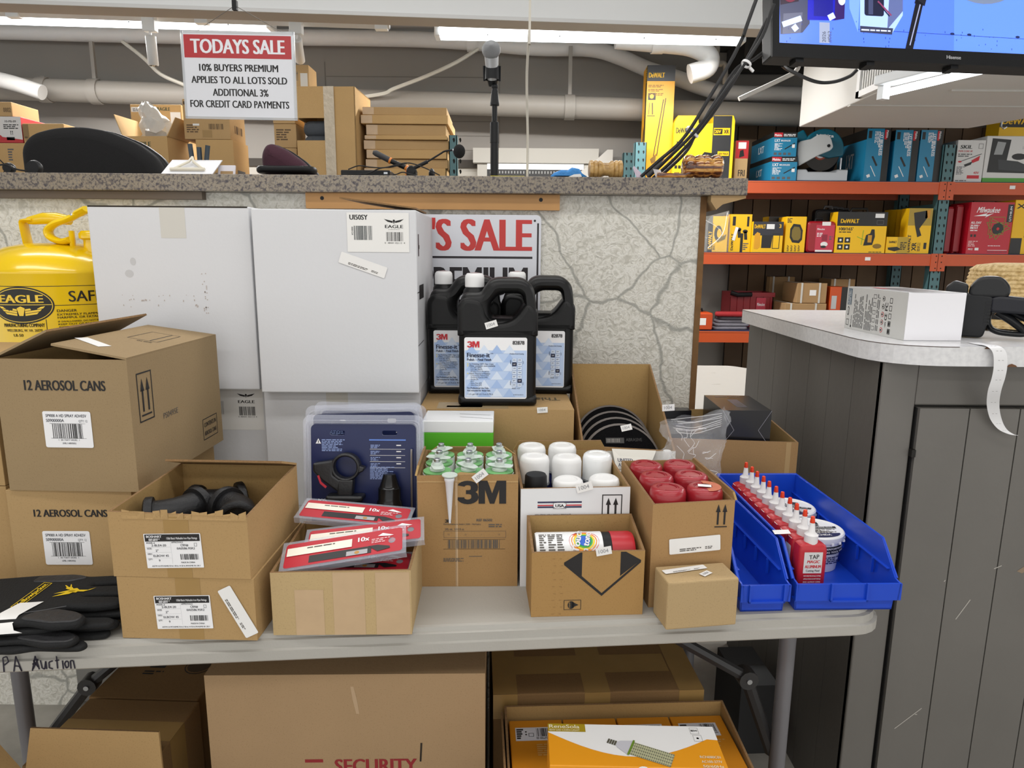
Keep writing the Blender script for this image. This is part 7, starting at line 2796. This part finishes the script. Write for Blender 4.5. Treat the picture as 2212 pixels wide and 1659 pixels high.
_, _, _, zb = bx('lower taped brown carton with green lettering behind the open one', 300, 396, 300, 372, .22, TN, lambda f, W, H: (f.text('FRAGILE', W * .05, H * .84, H * .1, mat('carton_green_ink', '#3c4a36', .6), W * .5, .6), f.rect(W * .7, H * .1, W * .24, H * .6, PAPER)), Y=BY + .25)
bx('upper brown carton with a white label and green lettering', 282, 392, 226, 300, .22, TN, labelcarton, Y=BY + .25, z=zb)
# open carton with crumpled plastic
X, W, _ = front(268, 366, 300, BY - .02, 0)
zt_ = aty(330, 295, BY - .02).z
oc2 = carton('open_carton', 'open brown carton with its flaps spread and crumpled plastic spilling out', (X, BY - .02, BZ + .0006), R(-4), W, .20, zt_ - BZ, TN, open_=True, inner=KRAFT_IN,
             prints={'front': lambda f: (f.text('FRAGILE', W * .12, (zt_ - BZ) * .86, .022, mat('carton_green_ink', '#3c4a36'), W * .5, .6), f.text('R', W * .6, (zt_ - BZ) * .68, .02, BLK, .02, .5))},
             flaps=[('right', .10, 118, TN, .004), ('left', .11, 110, TN, .004), ('back', .08, 100, TN)])
oc2m = oc2.matrix_basis
t = thing('crumpled_film', 'crumpled translucent plastic film heaped in the open carton', 'plastic film', oc2m @ V((W * .45, .10, zt_ - BZ - .04)))
b = MB(mat('milky_film', '#cfccc6', .3, alpha=.85, bump=.8, bscale=30))
rnd = random.Random(2)
b.smooth = True
L_ = []
for j in range(10):
    z = .21 * j / 9
    r = (.05, .068, .078, .085, .08, .07, .055, .05, .042, .02)[j]
    L_.append([(r * (1 + rnd.uniform(-.22, .22)) * math.cos(2 * PI * i / 18) + .03 * math.sin(j * .5), r * .7 * (1 + rnd.uniform(-.25, .25)) * math.sin(2 * PI * i / 18), z + rnd.uniform(-.012, .012)) for i in range(18)])
b.loft(L_)
b.smooth = False
b.build('film', t)


def asm(f, W, H):
    f.rect(W * .02, H * .86, W * .2, H * .08, mat('brown_ink', '#5e4a34', .7))
    f.bars(W * .54, H * .25, W * .32, H * .14, mat('brown_ink', '#5e4a34', .7), 14)
    f.rows(W * .06, H * .16, W * .28, H * .22, 4, mat('brown_ink', '#5e4a34', .7))
    f.rect(W * .20, H * .34, W * .14, H * .05, PAPER, 3)
    f.rect(W * .40, H * .05, W * .2, H * .18, TAPE, 3)


_, _, _, zs = bx('closed brown carton under the one behind the sale sign', 424, 504, 302, 372, .20, TN, lambda f, W, H: (f.text('YANMARS4051', W * .2, H * .66, H * .05, DGR, W * .4, .3), f.text('TUNG REAMER', W * .2, H * .48, H * .05, DGR, W * .4, .3), f.rows(W * .05, H * .3, W * .2, H * .1, 2, DGR)),
                left=lambda f, W, H: f.rows(W * .2, H * .3, W * .5, H * .3, 3, DGR))
bx('brown carton with a brown barcode partly behind the hanging sign', 394, 494, 214, 300, .20, TN2, asm, z=zs, left=lambda f, W, H: f.bars(W * .3, H * .2, W * .5, H * .2, mat('brown_ink', '#5e4a34', .7), 8))
_, _, _, za = bx('small brown carton at the bottom beside the big cut open one', 588, 642, 320, 372, .16, TN2, lambda f, W, H: f.rect(W * .36, 0, W * .5, H * .9, mat('leaflet', '#bfc3c9', .5)))
_, _, _, za2 = bx('small brown carton in the middle of the narrow stack', 592, 640, 268, 320, .16, TN2, lambda f, W, H: (f.rows(W * .1, H * .3, W * .7, H * .5, 5, mat('brown_ink', '#5e4a34', .7))), z=za)
bx('small brown carton at the top of the narrow stack', 590, 638, 250, 268, .16, TN2, z=za2)
# big carton lying on its side, a cut opening showing grey cloth
X, W, _ = front(638, 768, 190, BY - .05, 0)
Zt = aty(700, 188, BY - .05).z
Hc = Zt - BZ
bgc = thing('cut_open_carton', 'big brown carton with a square opening showing grey cloth', 'box', (X, BY - .05, BZ + .0006), R(-3))
b = MB(TN)
d = .30
za_, zb_ = aty(670, 304, BY - .05).z - BZ, aty(670, 256, BY - .05).z - BZ
xb_ = W * .50
b.box(0, W, .02, d, 0, .005).box(0, W, .02, d, Hc - .005, Hc).box(W - .005, W, .0, d, 0, Hc).box(0, .005, .02, d, 0, za_).box(0, .005, .02, d, zb_, Hc).box(0, W, d - .005, d, 0, Hc)
b.box(xb_, W, .0, .005, 0, Hc)
b.box(0, xb_, -.004, .001, 0, za_).box(0, xb_, -.006, -.001, zb_, Hc)
b.build('body', bgc)
q = MB(mat('shiny_tape', '#cdbfa8', .15, var=.25, scale=40, bump=.5, bscale=40)).box(xb_ - .006, xb_ + .045, -.0075, -.006, .0, Hc)
q.build('packing_tape', bgc)
t = thing('folded_cloth', 'grey folded cloth inside the big cut open carton', 'cloth', bgc.matrix_basis @ V((.012, .025, .013)), R(-3))
b = MB(mat('grey_cloth', '#4d5258', .9, var=.3, scale=14, bump=.3, bscale=90))
for i in range(6):
    b.slab(rrect(0, 0, xb_ + .06, .2, .05), (zb_ - .02) / 6 * 1.1, (zb_ - .02) / 13, ax='z', c=(0, 0, (zb_ - .02) / 6 * (i + .5)))
b.build('body', t)
bx('little brown carton standing on the big cut open one', 636, 667, 140, 188, .14, TN2, lambda f, W, H: (f.rect(W * .4, 0, W * .5, H * .65, TAN_TAPE), f.arrows(W * .08, H * .3, W * .2, H * .5, DGR, 2, False)), z=Zt + .0015)
# flat cartons in a stack
zz = BZ
ys = [380, 363, 343, 323, 302, 292, 268, 248, 230]
nm = ['lowest', 'second', 'third', 'fourth', 'fifth', 'sixth', 'seventh', 'topmost']
for i in range(8):
    a = aty(870, ys[i], BY).z if i else BZ
    c = aty(870, ys[i + 1], BY).z
    if i == 0:
        a = BZ
    X, W, _ = front(786 + (i % 3) * 3 - (4 if i > 5 else 0), 962 + (i * 5) % 8, 300, BY, 0)
    t = thing('flat_carton', nm[i] + ' flat brown carton in the stack beside the teal post' + ('' if i in (0, 7) else ', counting upward'), 'box', (X, BY + .01 * (i % 2), a + .001), R((-1, .6, -.4, .8)[i % 4]), 'flat cartons in a stack')
    b = MB(TN2 if i % 2 else TN).box(0, W, 0, .40, 0, c - a - .002)
    b.build('body', t, bevel=.002)
    q = MB(CLEAR_TAPE).box(-.001, .055, -.001, .10, .002, c - a - .004)
    q.build('packing_tape', t)

# yellow tool cartons by the counter end
DWO = mat('carton_amber', '#e2a01c', .42)
X, W, _ = front(1394, 1453, 250, RY + .085, 0)
Zt = aty(1420, 141, RY + .085).z
tl = thing('trimmer_carton', 'very tall yellow carton with a black top printed with a string trimmer', 'box', (X, RY + .085, DZ[0] + .0006), R(-2))
Hc = Zt - DZ[0]
d = .17
b = MB(DWO).box(0, W, 0, d, 0, Hc)
f = Face(b, (0, 0, 0), (1, 0, 0), (0, 0, 1))
f.rect(0, Hc * .865, W, Hc * .135, mat('carton_dark_grey', '#3a3a3c', .45))
dw(f, W, Hc, W * .06, Hc * .895, .030, W * .56, YEL)
for i in range(3):
    f.rows(W * .05, Hc * (.81 - .035 * i), W * .55, Hc * .025, 2, mat('amber_ink', '#7a5a1a', .5))
f.rect(W * .06, Hc * .705, W * .27, Hc * .06, BLK)
f.ell(W * .19, Hc * .735, W * .08, Hc * .02, DWO, 3, 10)
f.line(W * .12, Hc * .68, W * .10, Hc * .58, .003, BLK)
f.line(W * .22, Hc * .68, W * .24, Hc * .58, .006, BLK)
f.rect(W * .05, Hc * .565, W * .28, .004, BLK)
f.line(W * .62, Hc * .71, W * .34, Hc * .22, .005, BLK)
f.line(W * .70, Hc * .72, W * .46, Hc * .22, .005, BLK)
f.poly([(W * .08, Hc * .06), (W * .30, Hc * .12), (W * .72, Hc * .22), (W * .74, Hc * .19), (W * .40, Hc * .09), (W * .16, Hc * .03)], BLK)
f.poly([(W * .22, Hc * .19), (W * .44, Hc * .24), (W * .42, Hc * .17), (W * .28, Hc * .15)], mat('amber_ink', '#7a5a1a', .5), 3)
g = Face(b, (0, d, 0), (0, -1, 0), (0, 0, 1))
g.rect(d * .66, Hc * .35, d * .34, Hc * .65, BLK)
g.text('DeWALT', d * .95, Hc * .86, .035, YEL, Hc * .14, .8, rot=PI / 2)
g.poly([(d * .3, Hc * .30), (d * .5, Hc * .5), (d * .62, Hc * .45), (d * .5, Hc * .22)], BLK, 3)
b.build('body', tl, bevel=.003)
Zt = aty(1490, 250, RY + .02).z
X = front(1455, 1540, 300, RY + .02, 0)[0]
dk = thing('drill_carton', 'yellow drill carton with cut away corner and dark side panel behind the black cables', 'box', (X, RY + .02, DZ[0] + .0006), R(-2))
Hc = Zt - DZ[0]
W2 = front(1455, 1583, 300, RY + .02, 0)[1]
b = MB(mat('carton_lemon', '#ecc315', .42))
b.prism([(0, 0), (W2, 0), (W2, Hc * .92), (W2 * .97, Hc), (W2 * .66, Hc), (W2 * .64, Hc * .88), (W2 * .40, Hc * .88), (W2 * .38, Hc), (W2 * .05, Hc), (0, Hc * .9)], 0, .22, 'y')
f = Face(b, (0, 0, 0), (1, 0, 0), (0, 0, 1))
f.rect(W2 * .64, Hc * .0, W2 * .31, Hc * .995, mat('carton_black', '#2a2a2b', .45))
f.rect(W2 * .655, Hc * .70, W2 * .27, Hc * .11, YEL, 3)
f.rect(W2 * .665, Hc * .715, W2 * .135, Hc * .08, BLK, 4)
f.text('20V', W2 * .675, Hc * .73, Hc * .05, YEL, W2 * .10, .6, k=6)
f.text('XR', W2 * .825, Hc * .725, Hc * .06, BLK, W2 * .08, .8, k=6)
f.rect(W2 * .74, Hc * .38, W2 * .19, Hc * .07, YEL, 3)
f.text('20V MAX', W2 * .755, Hc * .395, Hc * .035, BLK, W2 * .16, .4, k=6)
dw(f, W2, Hc, W2 * .03, Hc * .73, Hc * .085, W2 * .24)
f.text('XR', W2 * .04, Hc * .52, Hc * .085, BLK, W2 * .16, .8)
f.poly([(W2 * .45, Hc * .36), (W2 * .52, Hc * .44), (W2 * .68, Hc * .42), (W2 * .72, Hc * .34), (W2 * .60, Hc * .20), (W2 * .52, Hc * .24)], BLK, 3)
f.ell(W2 * .58, Hc * .33, W2 * .05, Hc * .06, YEL, 4, 12)
f.poly([(W2 * .22, Hc * .28), (W2 * .26, Hc * .36), (W2 * .28, Hc * .30), (W2 * .44, Hc * .30), (W2 * .44, Hc * .27)], BLK, 3)
for i in range(4):
    f.rect(W2 * (.03 + .06 * i), Hc * .18, W2 * .045, Hc * .05, BLK, 3)
f.rows(W2 * .03, Hc * .04, W2 * .22, Hc * .09, 3, mat('amber_ink', '#7a5a1a', .5))
b.build('body', dk, bevel=.003)
bx('narrow brown carton with a red barcode label beside the yellow drill carton', 1589, 1617, 304, 378, .14, TN2, lambda f, W, H: (f.rect(0, H * .56, W, H * .44, mat('carton_scarlet', '#b8262a')), f.rect(W * .2, H * .80, W * .6, H * .16, PAPER, 2), f.poly([(W * .3, H * .58), (W * .7, H * .62), (W * .6, H * .78), (W * .35, H * .75)], BLK, 2), f.text('FRI', W * .3, H * .12, H * .16, BLK, W * .5, .5)), Y=RY + .05, z=DZ[0])
wd = MB(mat('wedge_white', '#b4b0a9', .7)).prism([(0, 0), (.24, 0), (.24, .22), (.20, .22), (.10, .13), (.0, .06)], 0, .03, 'y')
tag(wd.build('bracket_board', loc=(aty(1250, 380, 5.2).x, 5.19, aty(1250, 392, 5.2).z)), 'pale angled board between the gavel block and the teal posts', 'board')
# ================================================================ on and behind the auction counter
AZ = 1.4804


def A(x, y, Y=1.83):
    return aty(x, y, Y)


# chairs on the platform
def chair(label, x0, x1, yt, Y, m, shape, rz):
    X0, X1 = aty(x0, 350, Y).x, aty(x1, 350, Y).x
    zt = aty((x0 + x1) / 2, yt, Y).z
    t = thing('office_chair', label, 'chair', ((X0 + X1) / 2, Y, .42), rz)
    w = X1 - X0
    h = zt - .42
    b = MB(m)
    b.slab([(x * w, h - .52 + z * .52) for x, z in shape], .09, .040, c=(0, 0, 0), res=5)
    b.build('backrest', t)
    q = MB(BLACKP)
    q.slab([(x * w * 1.03, h - .525 + z * .528) for x, z in shape], .04, .015, c=(0, .042, 0), res=3)
    q.build('back_shell', t)
    MB(m).slab(rrect(-.24, -.24, .48, .46, .10), .09, .035, ax='z', c=(0, -.22, .48)).build('seat', t)
    q = MB(BLACKP)
    q.tube([(0, .05, h - .35), (0, .06, .42), (0, -.1, .42)], .022, 8)
    q.build('back_bar', t)
    q = MB(DGREY).tube([(0, -.2, .06), (0, -.2, .44)], .028, 12)
    q.build('gas_post', t)
    q = MB(BLACKP)
    for i in range(5):
        a = 2 * PI * i / 5
        q.tube([(0, -.2, .09), (.28 * math.cos(a), -.2 + .28 * math.sin(a), .06)], [.025, .016], 8)
    q.build('star_base', t)
    for i in range(5):
        a = 2 * PI * i / 5
        MB(BLACKP).lathe([(.001, -.02), (.026, -.018), (.026, .018), (.001, .02)], 14, (.28 * math.cos(a), -.2 + .28 * math.sin(a), .027), 'x').build('caster', t)
    return t


FAB = mat('black_fabric', '#0b0b0d', .9, bump=.2, bscale=400)
MAR = mat('maroon_fabric', '#3f1d2b', .9, bump=.2, bscale=400, var=.2, scale=60)
chair('wide black fabric office chair, its rounded back rising over the counter', 58, 362, 275, 2.60, FAB,
      fillet([(-.30, .05), (.30, .05), (.48, .30), (.50, .66), (.44, .80), (.30, .90), (.10, .975), (-.07, 1.0), (-.26, .99), (-.42, .95), (-.50, .86), (-.50, .60), (-.47, .3)], .06, 5), 0)
ch2 = chair('maroon office chair with a black shell and armrest', 568, 690, 311, 2.50, MAR, fillet([(-.35, .1), (.50, .1), (.62, .5), (.50, .77), (.40, .82), (.22, .89), (-.05, .96), (-.30, 1.0), (-.42, .985), (-.50, .92), (-.46, .75), (-.45, .5)], .05, 5), 0)
b = MB(BLACKP).slab(rrect(-.10, -.04, .20, .08, .035), .024, .010, ax='z', c=(0.0, -.05, aty(625, 368, 2.45).z - .42))
b.tube([(0, -.05, aty(625, 368, 2.45).z - .43), (.02, -.05, .52)], .018, 8)
b.build('armrest', ch2)

# papers and sign holder
ph = thing('paper_holder', 'white angled paper stand with a cream clip and dark handles', 'stand', (A(413, 372, 1.88).x, 1.87, AZ + .003))
ph.scale = (1.17,) * 3
b = MB(mat('holder_white', '#dcdde0', .4))
b.add([(-.058, -.02, .0), (.055, -.02, .0), (.062, .03, .040), (-.050, .03, .040), (-.058, -.016, .0), (.055, -.016, .0), (.062, .034, .040), (-.050, .034, .040)], [(0, 1, 2, 3), (7, 6, 5, 4), (0, 4, 5, 1), (1, 5, 6, 2), (2, 6, 7, 3), (3, 7, 4, 0)])
b.build('sheet', ph)
b = MB(mat('clip_cream', '#d6d0bf', .4))
b.tube([(-.040, -.004, .016), (.036, -.004, .016)], .004, 8).tube([(-.03, -.004, .018), (-.005, .012, .034), (.0, .02, .045)], .003, 6).tube([(.03, -.004, .018), (.005, .012, .034), (.0, .02, .045)], .003, 6)
b.build('clip', ph)
pb = MB(mat('teal_black', '#23303a', .4))
for x, dx, h in ((-.006, -.004, .075), (.010, .0, .068), (.022, .008, .072)):
    pb.tube([(x, .035, .022), (x + dx, .035, h)], .0055, 8)
pb.build('handle', ph)
nb = thing('clipboard', 'brown clipboard lying flat under the white paper stand', 'clipboard', (A(430, 375).x, 1.87, AZ))
nb.scale = (1.17, 1.17, 1)
MB(mat('clipboard_brown', '#5c4234', .6)).box(-.09, .09, -.06, .08, 0, .003).build('board', nb)
nb['label'] = 'thin brown clipboard lying flat under the white paper stand'
fr = thing('photo_frame', 'small white framed leaflet leaning beside the paper stand', 'frame', (A(466, 372).x, 1.89, AZ + .0032), rot=(R(-18), 0, 0))
fr.scale = (1.17,) * 3
b = MB(mat('leaflet_white', '#cfccd2', .4)).box(-.018, .020, 0, .004, 0, .030)
b.use(mat('leaflet_tan', '#9a7d54', .6)).box(-.012, .016, -.0006, 0, .003, .016)
b.build('frame', fr)
hs = thing('headset', 'black round earpiece with its cable lying at the counter end', 'headset', (A(75, 366, 1.84).x, 1.84, AZ + .0195))
hs.scale = (1.17,) * 3
MB(BLACKP).lathe([(.001, -.008), (.014, -.008), (.0165, 0), (.014, .008), (.001, .008)], 20, (0, 0, 0), 'y').build('earpiece', hs)
MB(BLACKP).lathe([(.001, -.008), (.010, -.008), (.012, 0), (.010, .008), (.001, .008)], 16, (-.062, .01, 0), 'y').build('earpiece', hs)
MB(CABB).tube(curve_pts([(0, 0, -.008), (-.03, -.01, -.005), (-.06, 0, .006), (-.10, .01, .004)], 5), .002, 6).build('cord', hs)

# black recorder box, cutter tool, gooseneck microphone, cables
z0 = AZ
dv = thing('receiver_box', 'flat black receiver lying under the cables on the counter', 'receiver', (A(742, 372).x, 1.80, z0))
dv.scale = (1.17,) * 3
MB(BLACKS).box(0, .105, 0, .10, 0, .014).build('body', dv, bevel=.002)
MB(STEEL).box(.092, .100, -.001, 0, .006, .010).build('plug', dv)
ct = thing('pipe_cutter', 'black and orange handled cutter sticking up behind the cables', 'cutter', A(806, 330, 1.90))
P = [(x, y) for x, y in ((806, 328), (840, 347), (848, 351), (878, 364), (884, 372))]
o0 = A(806, 330, 1.90)
w_ = lambda x, y: aty(x, y, 1.90) - o0
b = MB(mat('cutter_grey', '#2f2f31', .6))
b.tube([w_(806, 329), w_(812, 331), w_(841, 346)], [.005, .0078, .0075], 12)
b.build('grip', ct)
MB(mat('cutter_orange', '#c9772a', .45)).tube([w_(841, 346), w_(845, 348)], .0085, 12).build('ring', ct)
MB(BLACKS).tube([w_(845, 348), w_(876, 362)], .0065, 12).build('shaft', ct)
b = MB(mat('cutter_orange', '#c9772a')).tube([w_(876, 361), w_(886, 368)], .0075, 12)
e = w_(880, 378)
e.z = AZ + .003 - o0.z
b.tube([w_(880, 364), e], .006, 8)
b.build('jaw', ct)
gm = thing('gooseneck_microphone', 'black gooseneck microphone with a foam head bending up from the counter', 'microphone', A(888, 372, 1.81))
o0 = A(888, 372, 1.81)
w_ = lambda x, y: aty(x, y, 1.81) - o0
b = MB(BLACKP)
c = w_(889, 369)
b.lathe([(.001, -.010), (.010, -.010), (.0125, -.004), (.0125, .006), (.001, .008)], 22, tuple(c), 'y')
b.box(c.x - .012, c.x + .012, -.008, .02, AZ - o0.z, c.z)
b.build('base', gm)
b = MB(BLACKP).tube([w_(880, 370), w_(924, 349)], .0045, 10)
b.tube(curve_pts([w_(924, 349), w_(950, 333), w_(960, 327), w_(972, 325), w_(980, 324)], 6), .0022, 8)
b.build('neck', gm)
MB(STEEL).tube([w_(978, 325), w_(988, 324)], .004, 10).build('collar', gm)
MB(mat('mic_foam', '#0c0c0d', .95, bump=.5, bscale=700)).ball(tuple(w_(992, 327)), .0150, .014, .0170).build('foam_head', gm)
for lab, pts in (('black cable arching over the receiver from the cutter', [(752, 366), (775, 358), (800, 361), (830, 362), (860, 355), (880, 352), (900, 356), (925, 366), (950, 383)]), ('black cable looping low in front of the receiver', [(742, 379), (790, 376), (820, 364), (850, 360), (880, 352)]),
                 ('short black cable curling at the counter front beneath the gooseneck', [(850, 385), (858, 376), (870, 372), (885, 376), (898, 380)])):
    P = [aty(x, y, 1.775 + .006 * (i % 2)) for i, (x, y) in enumerate(pts)]
    for p in P:
        p.z = max(p.z, AZ + .0025)
    tag(MB(CABB).tube(curve_pts(P, 6), .0016, 6).build('cable'), lab, 'cable')
ms = thing('computer_mouse', 'small black rounded device standing on the counter behind the cables', 'mouse', (A(931, 380).x, 1.83, AZ))
MB(BLACKP).ball((0, .02, .0135), .008, .02, .0135).build('body', ms)
bt = thing('notepad', 'dark navy pad lying flat beside the small black device', 'notepad', (A(940, 384).x, 1.84, AZ), R(3))
MB(mat('pad_navy', '#23243f', .6)).box(-.05, .06, 0, .1, 0, .003).build('cover', bt)

# stand microphone
sm = thing('stand_microphone', 'silver handheld microphone clipped on a black desk stand', 'microphone', (A(1068, 384, 1.84).x, 1.84, AZ))
o0 = V(sm.location)
w_ = lambda x, y: aty(x, y, 1.84) - o0
MB(DGREY).lathe([(.001, 0), (.034, 0), (.034, .002), (.022, .004), (.009, .006), (.001, .006)], 36).build('base', sm)
b = MB(BLACKS)
zz = [w_(1066, y).z for y in (378, 309, 265, 228)]
b.lathe([(.001, .004), (.0105, .004), (.0105, zz[1]), (.0115, zz[1]), (.0112, zz[2]), (.0068, zz[2] + .003), (.0068, zz[3]), (.001, zz[3])], 20)
b.build('pole', sm)
b = MB(BLACKP)
t0 = zz[3]
b.lathe([(.0115, t0), (.0115, t0 + .006), (.011, t0 + .007), (.008, t0 + .034), (.006, t0 + .042), (.001, t0 + .043)], 16)
b.ball((0, 0, t0 + .045), .008)
hz = w_(1063, 150)
b.lathe([(.0168, -.020), (.0176, -.020), (.0176, .012), (.0168, .012)], 20, (hz.x, -.008, hz.z - .006))
b.build('clip', sm)
mtop = w_(1062, 124)
mb_ = MB(mat('mic_silver', '#c3c6c9', .38, .55))
mb_.tube([(hz.x + .001, .006, w_(1064, 168).z), (mtop.x, -.028, mtop.z)], [.0145, .0172], 22)
mb_.build('barrel', sm)
MB(BLACKS).tube([(hz.x + .001, .012, w_(1064, 184).z), (hz.x + .001, .0055, w_(1064, 166).z)], [.010, .0155], 20).build('end_cap', sm)
MB(mat('mic_grille', '#9a9c9e', .5, .4, bump=.8, bscale=900)).ball((mtop.x, -.034, mtop.z + .008), .0228, .0228, .0215).build('grille', sm)
bk = MB(BLACKP).tube([(hz.x - .0190, -.002, hz.z - .028), (hz.x - .0198, -.008, hz.z + .006)], .003, 6).tube([(hz.x + .0190, -.002, hz.z - .028), (hz.x + .0198, -.008, hz.z + .006)], .003, 6)
bk.build('clip_arm', sm)
yn = thing('sticky_note', 'thin yellow note lying under the microphone stand', 'note', (A(1068, 384).x, 1.765, AZ), R(2))
MB(mat('note_yellow', '#d6c93a', .6)).box(-.008, .075, 0, .03, 0, .0016).build('sheet', yn)

# blue cloth, gavel block, gavel, slips
t = thing('blue_cloth', 'crumpled bright blue wrapper beside the gavel block', 'wrapper', (A(1230, 384).x, 1.80, AZ))
t.scale = (1.17,) * 3
b = MB(mat('wrapper_blue', '#2b82c9', .45, var=.15, scale=30, bump=.4, bscale=80))
b.slab([(-.040, .0), (.038, .0), (.036, .006), (.026, .012), (.020, .021), (.004, .024), (-.006, .018), (-.018, .019), (-.034, .013), (-.041, .007)], .05, .006, c=(0, .03, 0))
b.use(PAPER).poly([(-.008, .0045, .002), (.026, .0045, .002), (.022, .0045, .010), (.008, .0045, .009)])
b.build('wrapper', t)
gv = thing('gavel_block', 'pale turned wooden gavel head lying near the middle of the counter', 'gavel', A(1308, 366, 1.80))
o0 = V(gv.location)
hh = (o0.z - AZ) / 1.17
gv.scale = (1.17,) * 3
WDL = ramp_mat('oak_wood', [(.3, '#8a6a3c'), (.5, '#b08c54'), (.7, '#c6a56c')], 40, .35, 4, 2)
b = MB(WDL)
pr = [(-.036, .70), (-.034, .98), (-.028, 1.0), (-.026, .90), (-.024, 1.0), (-.019, .98), (-.017, .86), (-.015, .97), (-.010, .92), (-.006, .72), (.006, .72), (.010, .92), (.015, .97), (.017, .86), (.019, .98), (.024, 1.0), (.026, .90), (.028, 1.0), (.034, .98), (.036, .70)]
b.lathe([(.001, -.0361)] + [(r * hh * .98, x) for x, r in pr] + [(.001, .0361)], 30, (0, 0, 0), 'x')
b.build('head', gv)
b = MB(WDL).tube([(0, .0, 0), (.0, .09, -.004)], .006, 10)
b.build('handle', gv)
g2 = thing('gavel', 'striped dark and light wooden gavel head near the end of the counter', 'gavel', A(1517, 361, 1.81))
o0 = V(g2.location)
hh = (o0.z - AZ) / 1.17
g2.scale = (1.17,) * 3
b = MB()
pr = [(-.042, .55), (-.040, .80), (-.034, .96), (-.026, .98), (-.020, .88), (-.018, .82), (-.010, .95), (-.004, .97), (.0, .90), (.004, .97), (.010, .95), (.018, .82), (.020, .88), (.028, 1.0), (.034, .98), (.040, .80), (.042, .55)]
WDS = ramp_mat('zebra_wood', [(.40, '#4a2413'), (.47, '#8c4f22'), (.53, '#c98d45'), (.60, '#dcae66'), (.68, '#6d3a1c')], 9, .18, 3, 0, 0, None, .6)
WDS.node_tree.nodes['Noise Texture'].inputs['Scale'].default_value = 9
mpn = WDS.node_tree.nodes.new('ShaderNodeMapping')
mpn.inputs['Scale'].default_value = (1.2, 8, 16)
tcn = WDS.node_tree.nodes['Texture Coordinate']
WDS.node_tree.links.new(tcn.outputs['Object'], mpn.inputs[0])
WDS.node_tree.links.new(mpn.outputs[0], WDS.node_tree.nodes['Noise Texture'].inputs['Vector'])
b.use(WDS).lathe([(.001, -.0421)] + [(r * hh * .98, x) for x, r in pr] + [(.001, .0421)], 34, (0, 0, 0), 'x')
b.build('head', g2)
b = MB(WDS).tube([(-.01, -.01, -.004), (-.045, -.02, -hh + .006), (-.10, -.025, -hh + .006)], [.006, .005, .006], 10)
b.build('handle', g2)
for lab, c, P in (('lilac torn paper slip curling up beside the cables', '#c9bccb', [(-.006, 0, .022), (-.003, .002, .026), (.012, 0, .012), (.016, 0, .0), (.004, .002, .0)]), ('white torn paper slip standing by the cable ends', '#e2e2e6', [(-.010, 0, .020), (.006, .0, .018), (.014, .002, .0), (-.002, .002, .0)])):
    x = 1372 if 'lilac' in lab else 1420
    P = [(a * 1.17, q, z * 1.17) for a, q, z in P]
    b = MB(mat('slip_' + c[1:], c, .6))
    b.add(P + [(a, q + .0012, z) for a, q, z in P], [tuple(range(len(P))), tuple(range(2 * len(P) - 1, len(P) - 1, -1))] + [(i, len(P) + i, len(P) + (i + 1) % len(P), (i + 1) % len(P)) for i in range(len(P))])
    tag(b.build('paper_slip', loc=(A(x, 384, 1.79).x, 1.79, AZ)), lab, 'paper slip')
